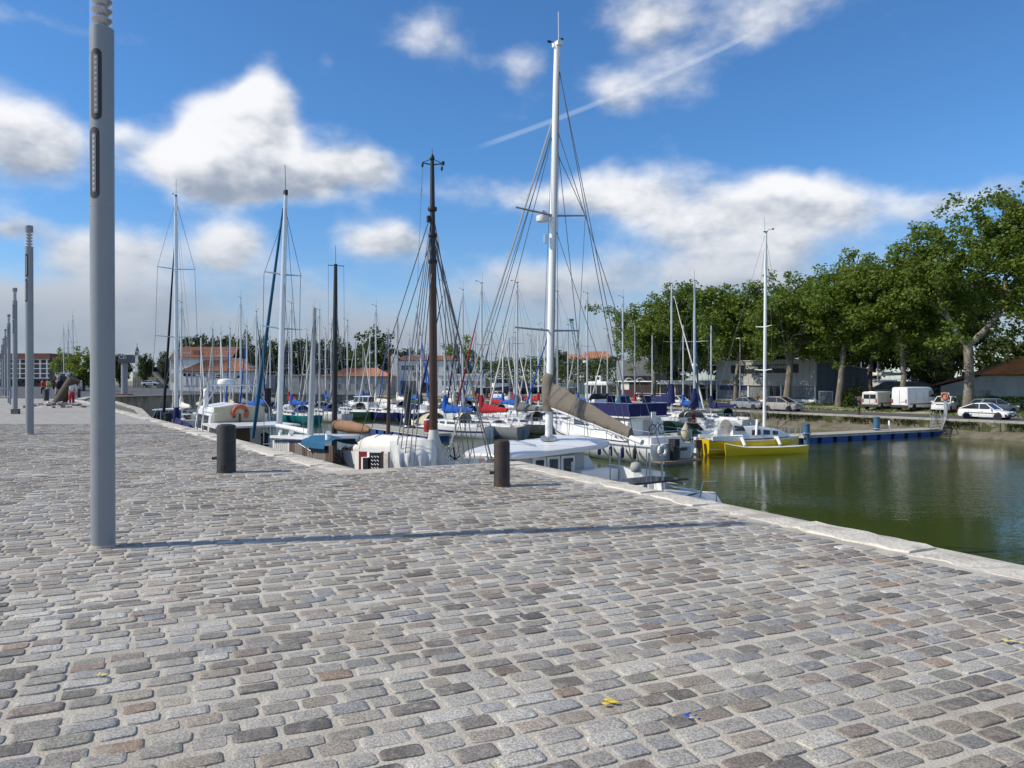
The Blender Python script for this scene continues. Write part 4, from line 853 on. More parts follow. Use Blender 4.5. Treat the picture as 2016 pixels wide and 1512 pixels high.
M_alu = mat('anodised_mast', (.68, .69, .70), .32, .55, var=.05); M_alug = mat('grey_mast', (.40, .41, .42), .4, .5); M_wmast = mat('white_mast_paint', (.82, .82, .80), .35)
M_wire = mat('rigging_wire', (.13, .14, .15), .45, .5); M_steel = mat('stainless_tube', (.62, .63, .64), .25, .9); M_teak = mat('weathered_teak', (.24, .17, .11), .8, var=.25, vscale=3, stretch=(1, 8, 1))
M_wood = mat('varnished_wood', (.060, .026, .014), .35, var=.3, vscale=3, stretch=(6, 6, 1)); M_rubber = mat('black_rubber', (.018, .018, .020), .7); M_acry = mat('tinted_acrylic', (.022, .025, .030), .08, spec=.8); M_fend = mat('white_fender', (.66, .66, .66), .5)
M_orange = mat('lifebuoy_orange', (.42, .075, .03), .5)
def sheer(t, F0, F1): return F0 + (F1 - F0) * t ** 1.7 - .10 * sin(pi * t) * F0
def hbeam(t, B, tw, tm=.42, p=2.1): return B / 2 * (tw + (1 - tw) * sin(min(1, t / tm) * pi / 2) if t < tm else max(.012, 1 - ((t - tm) / (1 - tm)) ** p))
def hull_section(L, B, F0, F1, D, tw, rake, t, m=7, p=2.1, full=2.6):
    zs = sheer(t, F0, F1); b = hbeam(t, B, tw, p=p); q = []
    for j in range(m + 1):
        s = j / m; z = -D * (1 - .55 * t ** 3) + (zs + D * (1 - .55 * t ** 3)) * s ** 1.25; y = b * (1 - (1 - s) ** full)
        q.append((-L / 2 + t * L + rake * (z - zs) * max(0, t - .55) ** 2 * 4.9 - (.10 * (z - zs) * (1 - t) ** 8), y, z))
    return q
def hull_mb(L, B, F0, F1, D=.5, tw=.78, rake=.5, n=15, p=2.1, full=2.6):
    mb = MB(); m = 7; rings = []
    for i in range(n + 1):
        q = hull_section(L, B, F0, F1, D, tw, rake, i / n, m, p, full); rings.append([(x, -y, z) for x, y, z in reversed(q)] + q[1:])
    mb.loft(rings, False, False); k = len(rings[0]); mb.f.append(tuple(reversed(range(k)))); return mb
def band_mb(L, B, F0, F1, D, tw, rake, s0, s1, off=.008, n=20, p=2.1, full=2.6, t0=0.0, t1=.995):
    mb = MB()
    for sg in (-1, 1):
        rows = []
        for i in range(n + 1):
            t = t0 + (t1 - t0) * i / n; q = hull_section(L, B, F0, F1, D, tw, rake, t, 24, p, full); a, b = q[int(s0 * 24)], q[int(s1 * 24)]
            rows.append([(a[0], sg * (a[1] + off), a[2]), (b[0], sg * (b[1] + off), b[2])])
        mb.loft(rows, False, False)
    return mb
def deck_mb(L, B, F0, F1, tw, camber=.06, n=15, p=2.1, dz=-.02):
    mb = MB(); rows = []
    for i in range(n + 1):
        t = i / n; b = hbeam(t, B, tw, p=p) - .012; z = sheer(t, F0, F1) + dz; x = -L / 2 + t * L; rows.append([(x, y * b, z + camber * (1 - y * y)) for y in (-1, -.6, 0, .6, 1)])
    return mb.loft(rows, False, False)
def trunk_mb(st, slope=.22):               # st: (x, half width, z base, height)
    mb = MB(); rings = []
    for x, w_, z, h in st:
        a = h * slope
        rings.append([(x, -w_, z), (x, -w_ + a * .8, z + h * .8), (x, -w_ * .78 + a * .3, z + h * .97), (x, 0, z + h * 1.04), (x, w_ * .78 - a * .3, z + h * .97), (x, w_ - a * .8, z + h * .8), (x, w_, z)])
    mb.loft(rings, True, False); k = 7; mb.f.append(tuple(reversed(range(k)))); mb.f.append(tuple(len(mb.v) - k + j for j in range(k))); return mb
def side_windows(root, st, xs, lo=.30, hi=.72, slope=.22, m=None):
    def P(x, f, sg):
        for a, b in zip(st, st[1:]):
            if min(a[0], b[0]) <= x <= max(a[0], b[0]):
                t = (x - a[0]) / (b[0] - a[0]); w_, z, h = (a[k] + (b[k] - a[k]) * t for k in (1, 2, 3)); return (x, sg * (w_ - h * slope * .8 * (f / .8) + .010), z + h * f)
        return (x, 0, 0)
    for x0, x1 in xs:
        for sg in (-1, 1):
            q = [P(x0, lo, sg), P(x1, lo, sg), P(x1 + (.04 if x1 > x0 else -.04), hi, sg), P(x0 + .05, hi, sg)]; mb = MB().add(q + [(x, y - sg * .03, z) for x, y, z in q], [(0, 1, 2, 3), (0, 1, 5, 4), (1, 2, 6, 5), (2, 3, 7, 6), (3, 0, 4, 7)])
            part('window', mb, m or M_acry, root)
def sail_pack_mb(a, b, h0, h1, w0, w1, rnd, n=12, droop=.0):
    a, b = Vector(a), Vector(b); mb = MB(); d = (b - a); sd_ = Vector((-d.y, d.x, 0)).normalized(); rings = []
    for i in range(n + 1):
        t = i / n; p = a.lerp(b, t) + Vector((0, 0, -droop * sin(pi * t))); h = (h0 + (h1 - h0) * t) * (1 + rnd.gauss(0, .05)); w_ = (w0 + (w1 - w0) * t) * (1 + rnd.gauss(0, .06))
        rings.append([p + sd_ * (w_ * x) + Vector((0, 0, h * z)) for x, z in ((0, -.12), (.40, .02), (.5, .28), (.36, .62), (.12, .96), (-.1, 1.0), (-.34, .64), (-.5, .3), (-.42, .03))])
    return mb.loft(rings)
def dodger(root, x0, x1, w_, z, h, m, window_=True):
    mb = MB(); rows = []
    for i in range(7):
        t = i / 6; x = x0 + (x1 - x0) * t; hh = h * (1 - t ** 2.4 * .95); rows.append([(x, w_ * (1 - .12 * t) * cos(a), z + hh * sin(a) ** .7) for a in [pi * k / 10 for k in range(11)]])
    mb.loft(rows, False, False); o = part('sprayhood', mb, m, root, 60)
    if window_:
        for sg in (-1, 0, 1):
            q = MB()
            if sg == 0: q.add([(x0 + (x1 - x0) * .75 + .02, -w_ * .4, z + h * .60), (x0 + (x1 - x0) * .75 + .02, w_ * .4, z + h * .60), (x0 + (x1 - x0) * .97 + .02, w_ * .42, z + h * .22), (x0 + (x1 - x0) * .97 + .02, -w_ * .42, z + h * .22)], [(0, 1, 2, 3)])
            else: q.add([(x0 + .15, sg * (w_ * .97 + .01), z + h * .28), (x1 - .35, sg * (w_ * .90 + .01), z + h * .25), (x1 - .45, sg * (w_ * .82 + .02), z + h * .52), (x0 + .15, sg * (w_ * .84 + .02), z + h * .62)], [(0, 1, 2, 3)])
            part('sprayhood_window', q, M_acry, o)
def fender(root, x, y, z, m=None, R=.11, h=.55):
    part('fender', MB().lathe([(.02, h / 2 + .14), (.03, h / 2 + .02), (R * .7, h / 2 - .02), (R, h / 2 - .1), (R, -h / 2 + .1), (R * .6, -h / 2)], 10, (x, y, z)), m or M_fend, root, 50)
def rails(root, L, B, F0, F1, tw, n=5, h=.58, name='lifeline'):
    mb = MB(); mt = MB()
    pts = {-1: [], 1: []}
    for sg in (-1, 1):
        for i in range(n + 1):
            t = .06 + .86 * i / n; x = -L / 2 + t * L; y = sg * (hbeam(t, B, tw) - .05); z = sheer(t, F0, F1); pts[sg].append((x, y, z + h)); part('stanchion', MB().tube([(x, y, z - .02), (x, y, z + h)], .014, 4), M_steel, root)
        part(name, MB().tube(pts[sg], .009, 4), M_steel, root); part(name, MB().tube([(x, y, z - h * .5) for x, y, z in pts[sg]], .009, 4), M_steel, root)
    b = L / 2 + .02; zb = sheer(1, F0, F1); e = [pts[s_][-1] for s_ in (-1, 1)]
    part('pulpit', MB().tube([e[0], (b, -.12, zb + h + .04), (b, .12, zb + h + .04), e[1]], .02, 5).tube([(b - .15, -.14, zb - .02), (b - .05, -.13, zb + h)], .018, 5).tube([(b - .15, .14, zb - .02), (b - .05, .13, zb + h)], .018, 5), M_steel, root)
    s0, s1 = pts[-1][0], pts[1][0]; part('pushpit', MB().tube([s0, (-L / 2 + .08, s0[1] * .9, s0[2]), (-L / 2 + .08, s1[1] * .9, s1[2]), s1], .02, 5), M_steel, root)
def rig(root, L, B, xm, zb, H, mm, rnd, spreaders=(.55,), wire=.011, genoa=None, gx=None, boom=None, cover=None, lean=(0, 0), stern=None, gr=.075, mr=None, top=True, zbow=1.2, zst=1.0, bigcover=1.0, nspread=.36, radar=None):
    """mast with spreaders, stays, furled headsail, boom and sail cover"""
    mr = mr or .0068 * (H - zb) + .022; T = Vector((xm + lean[0], lean[1], H)); A = Vector((xm, 0, zb)); mp_ = lambda f: A.lerp(T, f)
    m = part('mast', MB().tube([A, mp_(.5), mp_(.85), T], [mr, mr, mr * .92, mr * .72], 10), mm, root, 60)
    ch = [(b, .5) for b in ()]; gx = L / 2 - .05 if gx is None else gx; stern = -L / 2 + .1 if stern is None else stern
    tips = {}
    for f in spreaders:
        for sg in (-1, 1):
            w_ = B * nspread * (1.05 - .35 * f); p = mp_(f); tip = p + Vector((-.12, sg * w_, .06)); tips[(f, sg)] = tip; part('spreader', MB().tube([p, tip], [.035, .022], 6), mm, m)
    for sg in (-1, 1):
        cp = Vector((xm - .15, sg * (B / 2 - .12), zst)); path = [cp] + [tips[(f, sg)] for f in spreaders] + [mp_(.985)]
        part('shroud', MB().tube(path, wire, 4), M_wire, root)
        if spreaders: part('lower_shroud', MB().tube([cp + Vector((-.3, -sg * .05, 0)), mp_(spreaders[0] - .02)], wire, 4), M_wire, root)
    part('backstay', MB().tube([(stern, 0, zst), T], wire, 4), M_wire, root)
    fs = mp_(.975 if rnd.random() < .6 else .88); bow = Vector((gx, 0, zbow)); part('forestay', MB().tube([bow, fs], wire, 4), M_wire, root)
    if genoa:
        part('furled_headsail', MB().tube([bow.lerp(fs, t) + Vector((rnd.gauss(0, .01), rnd.gauss(0, .01), 0)) for t in [.05 + .88 * i / 10 for i in range(11)]], [gr * k for k in (.9, 1.25, 1.15, 1.1, 1.0, .95, .85, .75, .65, .5, .3)], 7), genoa, root, 60)
    if boom:
        x1, zb0, rise = boom; a, b = Vector((xm - mr, 0, zb0)), Vector((x1, 0, zb0 + rise)); part('boom', MB().tube([a, b], [.07, .06], 8), mm, root, 60)
        part('topping_lift', MB().tube([b, mp_(.97)], wire * .8, 4), M_wire, root)
        if cover:
            part('sail_cover', sail_pack_mb(a + Vector((.12, 0, -.03)), b.lerp(a, .05), .62 * bigcover, .24 * bigcover, .34 * bigcover, .22 * bigcover, rnd), cover, root, 50)
            part('sail_cover_collar', MB().tube([a + Vector((mr, 0, .1)), a + Vector((mr, 0, .75 * bigcover)), a + Vector((mr, 0, 1.15 * bigcover))], [.22 * bigcover, .19 * bigcover, mr + .02], 9), cover, root, 50)
    if top:
        part('masthead', MB().box(T.x - .16, T.x + .10, T.y - .05, T.y + .05, T.z, T.z + .06), M_rubber, m); part('antenna', MB().tube([T + Vector((-.1, 0, 0)), T + Vector((-.1, 0, .95))], .010, 4), M_rubber, m)
        part('wind_vane', MB().tube([T + Vector((.05, 0, .05)), T + Vector((.30, .05, .22)), T + Vector((.55, .05, .24))], .014, 4).obox(T + Vector((.58, .05, .26)), (.12, .02, .10)), M_rubber, m)
    if radar: p = mp_(radar); part('radar_dome', MB().lathe([(.05, -.12), (.24, -.10), (.26, 0), (.22, .10), (.02, .14)], 14, p + Vector((.34, 0, 0))), M_whitep, m, 50); part('radar_bracket', MB().bar(p, p + Vector((.34, 0, -.12)), .06, .05), M_whitep, m)
    return m
def sailboat(label, L, pos, yaw, hull='white', H=12.0, cover='blue', genoa='white', mastm=None, dod=None, stripe=None, group=None, seed=0, detail=2, spreaders=(.55,), xm=.08, lean=(0, 0), F0=.95, F1=1.25, tw=.78, radar=None, roof=None, name='sailing_yacht', boomz=None, fend=0, bigcover=1.0, wire=.011):
    rnd = random.Random(seed + 77); B = L * .31; mastm = mastm or M_alu; hm = HC[hull]
    root = thing(name, label, 'sailboat', (pos[0], pos[1], WZ), yaw, group); xm = xm * L
    part('hull', hull_mb(L, B, F0, F1, .45, tw), hm, root, 45)
    part('deck', deck_mb(L, B, F0, F1, tw), G_white if hull != 'cream' else G_cream, root, 40)
    if stripe: part('stripe', band_mb(L, B, F0, F1, .45, tw, .5, .72, .82), CC[stripe] if stripe in CC else HC[stripe], root, 60)
    part('boot_stripe', band_mb(L, B, F0, F1, .45, tw, .5, .30, .40), HC['navy'] if hull in ('white', 'cream', 'pale mint', 'yellow') else G_white, root, 60)
    zs = lambda x: sheer((x + L / 2) / L, F0, F1) - .01
    st = [(-.16 * L, B * .30, zs(-.16 * L), .46), (-.02 * L, B * .31, zs(-.02 * L), .46), (.16 * L, B * .25, zs(.16 * L), .38), (.27 * L, B * .15, zs(.27 * L), .16)]
    cb_ = part('cabin', trunk_mb(st), roof or G_white, root, 40)
    side_windows(cb_, st, ((-.13 * L, -.03 * L), (0, .07 * L), (.09 * L, .15 * L)) if detail > 1 else ((-.12 * L, .10 * L),))
    part('coaming', MB().box(-.42 * L, -.16 * L, -B * .34, -B * .27, zs(-.3 * L) - .05, zs(-.3 * L) + .26).box(-.42 * L, -.16 * L, B * .27, B * .34, zs(-.3 * L) - .05, zs(-.3 * L) + .26), G_white, root)
    part('cockpit_sole', MB().box(-.42 * L, -.165 * L, -B * .27, B * .27, zs(-.3 * L) + .02, zs(-.3 * L) + .055), M_teak, root)
    part('companionway', MB().box(-.163 * L - .03, -.16 * L, -.32, .32, zs(-.16 * L) + .05, zs(-.16 * L) + .46), M_acry, root)
    part('tiller' if L < 8 else 'wheel', (MB().tube([(-.43 * L, 0, zs(-.43 * L) + .35), (-.28 * L, 0, zs(-.3 * L) + .5)], .03, 5) if L < 8 else MB().tube([(-.34 * L, .42 * cos(a), zs(-.34 * L) + .62 + .42 * sin(a)) for a in [2 * pi * i / 14 for i in range(15)]], .018, 5)), M_steel if L >= 8 else M_wood, root)
    part('rudder', MB().box(-L / 2 - .22, -L / 2 - .01, -.03, .03, -.4, F0 * .75), hm, root)
    if dod: dodger(root, -.19 * L, -.05 * L, B * .30, zs(-.1 * L) + .30, .78, CC[dod])
    if detail > 0: rails(root, L, B, F0, F1, tw, 5 if detail > 1 else 3)
    rig(root, L, B, xm, zs(xm) + .35, H, mastm, rnd, spreaders, wire, CC[genoa] if genoa else None, None, (-.30 * L, zs(0) + (boomz or 1.05), .12) if cover else None, CC.get(cover) if cover else None, lean, radar=radar, zbow=F1 + .05, zst=F0, bigcover=bigcover, mr=None)
    for i in range(fend): fender(root, -.25 * L + i * .2 * L, -(B / 2 + .10) * .97, F0 * .45, None if i % 2 else HC['navy'])
    return root
def motorboat(label, L, pos, yaw, hull='white', canopy='navy', seed=0, group=None, wheelhouse=True, name='motor_boat', roof=None):
    B = L * .36; root = thing(name, label, 'motorboat', (pos[0], pos[1], WZ), yaw, group); hm = HC[hull]; F0, F1 = .62 + L * .025, .95 + L * .05
    part('hull', hull_mb(L, B, F0, F1, .35, .92, .8, 13, 2.6, 2.0), hm, root, 40); part('deck', deck_mb(L, B, F0, F1, .92, p=2.6), G_white, root, 40); part('rub_rail', band_mb(L, B, F0, F1, .35, .92, .8, .90, .97, .02, p=2.6, full=2.0), M_rubber, root)
    z = F0 - .05
    if wheelhouse:
        c = part('wheelhouse', MB().loft([[(x * L, y * B, zz) for x, y in ((-.12, -.34), (.20, -.30), (.20, .30), (-.12, .34))] for zz in (z, z + .85)]), G_white, root)
        part('glazing', MB().loft([[(x * L, y * B, zz) for x, y in ((-.12 + .005, -.335 + i), (.195 - i2, -.295 + i), (.195 - i2, .295 - i), (-.12 + .005, .335 - i))] for zz, i, i2 in ((z + .85, 0, 0), (z + 1.55, .03, .05))]), M_acry, c)
        for sx_ in (-.12, -.01, .09):
            for sg in (-1, 1): part('window_post', MB().bar((sx_ * L, sg * (.337 - (sx_ + .12) * .125) * B, z + .84), (sx_ * L, sg * (.312 - (sx_ + .12) * .125) * B, z + 1.56), .06, .06), G_white, c)
        for sg in (-1, 0, 1): part('windscreen_post', MB().bar((.20 * L, sg * .29 * B, z + .84), (.148 * L, sg * .265 * B, z + 1.56), .06, .06), G_white, c)
        part('roof', trunk_mb([(-.16 * L, B * .34, z + 1.55, .12), (.05 * L, B * .34, z + 1.55, .14), (.20 * L, B * .28, z + 1.55, .08)], .1), roof or G_white, root, 40)
    else:
        st = [(-.05 * L, B * .36, z, .5), (.15 * L, B * .34, z + .05, .45), (.36 * L, B * .18, z + .25, .12)]
        c = part('cuddy', trunk_mb(st), G_white, root, 40); part('windscreen', MB().loft([[(-.02 * L, -B * .34, z + .48), (.10 * L, -B * .24, z + .48), (.10 * L, B * .24, z + .48), (-.02 * L, B * .34, z + .48)], [(-.07 * L, -B * .30, z + .95), (.0 * L, -B * .2, z + .95), (.0 * L, B * .2, z + .95), (-.07 * L, B * .30, z + .95)]]), M_acry, c)
        if canopy: dodger(root, -.42 * L, .02 * L, B * .40, z + .25, .95, CC[canopy], False)
    part('outboard', MB().loft([[(x - L / 2 - .25, y, zz) for x, y in ((-.18, -.14), (.12, -.14), (.12, .14), (-.18, .14))] for zz in (.45, .75, .95)]).box(-L / 2 - .32, -L / 2 - .18, -.06, .06, -.4, .46), M_rubber, root)
    part('bow_rail', MB().tube([(.12 * L, -B * .40, F0 + .45), (.38 * L, -B * .22, F1 + .35), (.49 * L, 0, F1 + .4), (.38 * L, B * .22, F1 + .35), (.12 * L, B * .40, F0 + .45)], .02, 5), M_steel, root)
    return root
# ------------------------------------------------------------------ one-off boats
VYAW = atan2(.555, .832)
def lc(root, px, py, d):                        # photo point at depth d -> the boat's own frame
    p = at(px, py, d) - root.location; c, s = cos(-root.rotation_euler.z), sin(-root.rotation_euler.z); return Vector((p.x * c - p.y * s, p.x * s + p.y * c, p.z))
def wire(root, a, b, r=.009, m=None, name='stay'): return part(name, MB().tube([a, b], r, 5), m or M_wire, root)
# --- catamaran beside the quay ------------------------------------------------------
ct = thing('catamaran', 'white cruising catamaran with brown sail bag and tall white mast beside the quay', 'catamaran', uv(15.9, 11.05, WZ), UYAW)
for sg in (-1, 1):
    h = hull_mb(8.8, 1.25, 2.25, 2.45, .4, .85, .4); h.v = [(x, y + sg * 1.45, z) for x, y, z in h.v]; part('hull', h, G_white, ct, 45)
    d_ = deck_mb(8.8, 1.25, 2.25, 2.45, .85); d_.v = [(x, y + sg * 1.45, z) for x, y, z in d_.v]; part('hull_deck', d_, G_white, ct, 40)
    part('stern_step', MB().loft([[(-4.45 - .5 * k, sg * 1.45 + y, z) for y, z in ((-.5, .5), (.5, .5), (.5, 2.2 - 1.1 * k ** 2), (0, 2.3 - 1.1 * k ** 2), (-.5, 2.2 - 1.1 * k ** 2))] for k in (0, .5, 1.0)]), G_white, ct, 50)
part('bridge_deck', MB().box(-3.6, 2.6, -1.2, 1.2, .9, 1.35), G_white, ct)
rr = [(-1.72, .0), (-1.60, .55), (-.6, .72), (.8, .70), (1.5, .5), (1.9, 0)]
ro = []
for k, zz in ((.985, 2.84), (1.0, 2.90), (.985, 2.955), (.82, 3.02), (.40, 3.07)):
    q = []
    for i in range(28):
        a = 2 * pi * i / 28; x = abs(cos(a)) ** .55 * (1 if cos(a) > 0 else -1); y = abs(sin(a)) ** .5 * (1 if sin(a) > 0 else -1); yy = y * 1.80 * k; q.append((-.1 + (x * (1.45 * k - 1.05 * (yy / 1.8) ** 2) if x > 0 else x * 1.60 * k), yy, zz + .09 - .09 * y + (.05 if x < 0 else -.05 * x)))
    ro.append(q)
rf = part('hardtop', MB().loft(ro), G_white, ct, 50)
for y in (-.9, -.3, .6): part('grab_rail', MB().tube([(-1.2, y, 3.17), (-.2, y * .9, 3.21), (.4, y * .8, 3.15)], .022, 6), M_steel, rf)
sl = [(-1.3, 1.25, 1.2, 1.7), (.2, 1.25, 1.2, 1.66), (1.2, 1.0, 1.2, 1.3), (2.2, .7, 1.2, .8)]
sln = part('saloon', trunk_mb(sl, .08), G_white, ct, 40); side_windows(sln, sl, ((-1.0, .1), (.2, 1.2)), .45, .8, .08)
part('aft_bulkhead', MB().box(-1.36, -1.31, -.75, 1.25, 1.2, 2.94), mat('bulkhead_grey', (.42, .42, .41), .6), ct)
for y0, y1 in ((.44, .80), (.03, .40), (-.42, -.01)): dr = part('door', MB().box(-1.42, -1.365, y0, y1, 1.25, 2.90), M_whitep, ct); part('door_pane', MB().box(-1.445, -1.425, y0 + .07, y1 - .07, 1.35, 2.84), M_acry, dr)
part('cockpit_side', MB().box(-3.2, -1.3, -1.62, -1.54, 1.42, 2.60), G_white, ct); part('cockpit_sole', MB().box(-3.8, -1.36, -1.3, 1.3, 1.36, 1.42), M_teak, ct); part('cockpit_seat', MB().box(-3.5, -1.6, -1.55, -.95, 1.42, 1.95).box(-3.7, -3.2, -.9, 1.2, 1.42, 1.9), G_white, ct); part('locker', MB().box(-1.75, -1.45, -1.5, -.35, 1.42, 2.55), G_white, ct)
for x, y in ((-1.55, 1.75), (-2.9, 1.5), (-1.55, -1.75), (-2.9, -1.5), (-3.5, -1.3), (-3.5, 1.3)): part('bimini_pole', MB().tube([(x, y, 1.4), (x * .99, y * .97, 2.9 if x > -2 else 3.02)], .026, 6), M_steel, ct)
part('rail_tube', MB().tube([(-1.7, 1.75, 2.3), (-4.1, 1.75, 2.25), (-4.2, -1.75, 2.25), (-1.7, -1.75, 2.3)], .022, 6), M_steel, ct)
for k in range(4): part('ladder_rung', MB().tube([(-2.6, -1.62, 1.6 + .25 * k), (-2.25, -1.62, 1.6 + .25 * k)], .018, 5), M_steel, ct)
for x in (-2.6, -2.25): part('ladder_side', MB().tube([(x, -1.62, 1.4), (x, -1.62, 2.6)], .02, 5), M_steel, ct)
pn = part('solar_panel', MB().obox((-3.95, -.15, 2.58), (1.1, 1.75, .04), 0, Matrix.Rotation(.06, 3, 'Y')), mat('solar_navy', (.010, .014, .038), .12, spec=.7), ct)
for y in (-.85, .55): part('davit', MB().tube([(-3.3, y, 1.9), (-3.4, y, 2.52), (-4.55, y, 2.53)], .03, 6), M_steel, ct)
part('buoy_fender', MB().lathe([(.02, -.12), (.10, -.09), (.13, 0), (.10, .09), (.02, .12)], 14, lc(ct, 1252, 920, 16.9)), M_greyr, ct, 60)
part('stern_rail', MB().tube([(-4.6, -1.25, 2.2), (-4.65, -1.3, 2.55), (-4.75, -1.6, 2.55), (-4.7, -1.65, 2.1)], .018, 6), M_steel, ct)
for y in (.8, -.2): part('whip_pole', MB().tube([(-4.1, y, 2.0), (-4.1, y, 3.3)], .014, 5), M_steel, ct)
mb0, mt0 = lc(ct, 1080, 862, 18.8), lc(ct, 1097, 92, 18.8); mpt = lambda f: mb0.lerp(mt0, f)
ms = part('mast', MB().tube([mb0 - Vector((0, 0, .1)), mpt(.5), mpt(.92), mt0], [.09, .09, .085, .075], 14, 1.0), M_wmast, ct, 60)
part('sail_track', MB().bar(mpt(.1) + Vector((-.093, 0, 0)), mpt(.97) + Vector((-.08, 0, 0)), .02, .02), M_alug, ms); part('mast_step', MB().lathe([(.2, -.06), (.2, .03), (.12, .06)], 14, mb0), M_steel, ct)
for px, py in ((1152, 425), (1140, 651)):
    f = (862 - py) / 770; tip = lc(ct, px, py, 19.6); part('spreader', MB().tube([mpt(f), tip], [.03, .02], 6), M_alug, ms); tip2 = Vector((tip.x - .1, -tip.y, tip.z)); part('spreader', MB().tube([mpt(f), Vector((mpt(f).x - .15, 1.0, mpt(f).z + .03))], [.03, .02], 6), M_alug, ms)
f = (862 - 430) / 770; rp_ = lc(ct, 1068, 430, 18.7); part('radar_dome', MB().lathe([(.03, -.09), (.14, -.08), (.16, -.02), (.15, .05), (.02, .09)], 18, rp_), M_whitep, ms, 50); part('radar_arm', MB().bar(rp_ + Vector((0, 0, .18)), mpt(f), .04, .04), M_alug, ms); part('deck_lamp', MB().obox(lc(ct, 1074, 470, 18.7), (.08, .08, .22)), M_steel, ms)
part('masthead_fitting', MB().obox(mt0 + Vector((0, 0, .04)), (.24, .14, .10)), M_whitep, ms); part('antenna', MB().tube([mt0 + Vector((.0, -.04, .05)), mt0 + Vector((.02, -.05, .85))], .010, 5), M_whitep, ms)
part('wind_vane', MB().tube([mt0 + Vector((.02, .0, .06)), mt0 + Vector((.05, .16, .10))], .01, 4).obox(mt0 + Vector((.06, .2, .08)), (.03, .10, .05)).tube([mt0 + Vector((.02, -.04, .22)), mt0 + Vector((.02, -.16, .22))], .009, 4).obox(mt0 + Vector((.02, -.17, .22)), (.02, .06, .04)), M_rubber, ms)
bw = Vector((4.2, 0, 2.4)); fj = mpt(.82)
wire(ct, bw, fj + Vector((.1, 0, 0)), .026, M_alu, 'furled_headsail'); wire(ct, bw + Vector((-.5, -.05, 0)), fj + Vector((.06, -.05, 0)), .010, None, 'forestay'); wire(ct, bw + Vector((-.2, .02, 0)), mpt(.80), .008, None, 'halyard')
for (px, py, d), f in (((1248, 930, 17.6), .97), ((1262, 930, 17.4), .965), ((1318, 935, 17.0), .80)): wire(ct, lc(ct, px, py, d), mpt(f), .010, None, 'backstay')
wire(ct, lc(ct, 1152, 425, 19.6), mpt(.74), .009, None, 'shroud'); wire(ct, lc(ct, 1152, 425, 19.6), lc(ct, 1140, 651, 19.6), .008, None, 'shroud'); wire(ct, lc(ct, 1140, 651, 19.6), lc(ct, 1118, 870, 20.2), .008, None, 'shroud'); wire(ct, mpt(.55), lc(ct, 1230, 860, 18.0), .008, None, 'shroud')
for dx in (-.10, -.16, .12): wire(ct, mb0 + Vector((dx, .05 + dx, .2)), mpt(.93) + Vector((dx * .6, 0, 0)), .006, None, 'halyard')
for y in (-1.95, 1.95): wire(ct, Vector((-.2, y, 2.3)), mpt(.80), .009, None, 'shroud')
g0, g1 = lc(ct, 1084, 800, 18.75), lc(ct, 1242, 862, 16.5); part('boom', MB().tube([g0, g1 + (g1 - g0).normalized() * .35], [.07, .06], 10), M_wmast, ct, 60)
part('sail_bag', sail_pack_mb(g0 + Vector((0, 0, .02)), g1, .60, .22, .26, .17, random.Random(4), 14), CC['brown'], ct, 50); part('sail_bag_collar', MB().tube([g0 + Vector((.05, 0, -.12)), g0 + Vector((.06, 0, .35)), g0 + Vector((.07, 0, .72)), g0 + Vector((.06, 0, .82))], [.17, .19, .17, .07], 10), CC['brown'], ct, 50)
tg = part('maker_label', MB().obox(g0 + Vector((-.30, -.20, .36)), (.11, .012, .15), .15), M_whitep, ct); part('label_triangle', MB().add([g0 + Vector((-.345, -.222, .33)), g0 + Vector((-.26, -.212, .33)), g0 + Vector((-.30, -.217, .40))], [(0, 1, 2)]), CC['blue'], tg)
for k in range(5): p = g0.lerp(g1, .3 + .16 * k); part('lashing', MB().tube([p + Vector((0, .11, .1)), p + Vector((0, .13, -.05)), p + Vector((0, 0, -.12)), p + Vector((0, -.13, -.05)), p + Vector((0, -.11, .1))], .008, 4), M_wire, ct)
# --- gaff-rigged wooden boat -------------------------------------------------------------
gb = thing('gaff_cutter', 'old wooden gaff cutter with thick brown mast and white canvas sail cover', 'sailboat', uv(19.2, 7.75, WZ), UYAW + pi)
part('hull', hull_mb(11.5, 3.1, 1.9, 2.2, .6, .7, .3), G_white, gb, 45); part('deck', deck_mb(11.5, 3.1, 1.9, 2.2, .7), M_teak, gb, 40); part('rubbing_strake', band_mb(11.5, 3.1, 1.9, 2.2, .6, .7, .3, .90, .96, .03), M_wood, gb)
m0, m1 = lc(gb, 854, 925, 17.1), lc(gb, 851, 303, 17.1); mq = lambda py: m0.lerp(m1, (925 - py) / 622)
lm = part('mast', MB().tube([m0, mq(700), mq(515)], [.095, .09, .078], 16), M_wood, gb, 60); tm = part('topmast', MB().tube([mq(518), mq(400), mq(318)], [.070, .056, .046], 14), mat('black_tarred_spar', (.022, .022, .024), .5), gb, 60)
part('truck', MB().lathe([(.02, -.08), (.05, -.05), (.055, 0), (.03, .06), (.008, .09), (.006, .2)], 12, mq(311)), M_black, tm, 60)
ct2 = lambda px, py: lc(gb, px, py, 17.1)
part('crosstree', MB().tube([ct2(832, 321), mq(325), ct2(871, 323)], .014, 6).tube([ct2(833, 320), mq(313)], .009, 5).tube([ct2(870, 322), mq(313)], .009, 5), M_black, tm)
for px, py in ((832, 325), (870, 332)): part('block', MB().lathe([(.008, .06), (.026, .03), (.026, -.03), (.006, -.06)], 8, ct2(px, py)), M_black, tm, 60)
part('anemometer', MB().obox(ct2(872.5, 322), (.05, .05, .08)), M_black, tm)
for py in (412, 463, 515): part('mast_band', MB().lathe([(.10, -.04), (.105, 0), (.10, .04)], 14, mq(py)), M_black, lm)
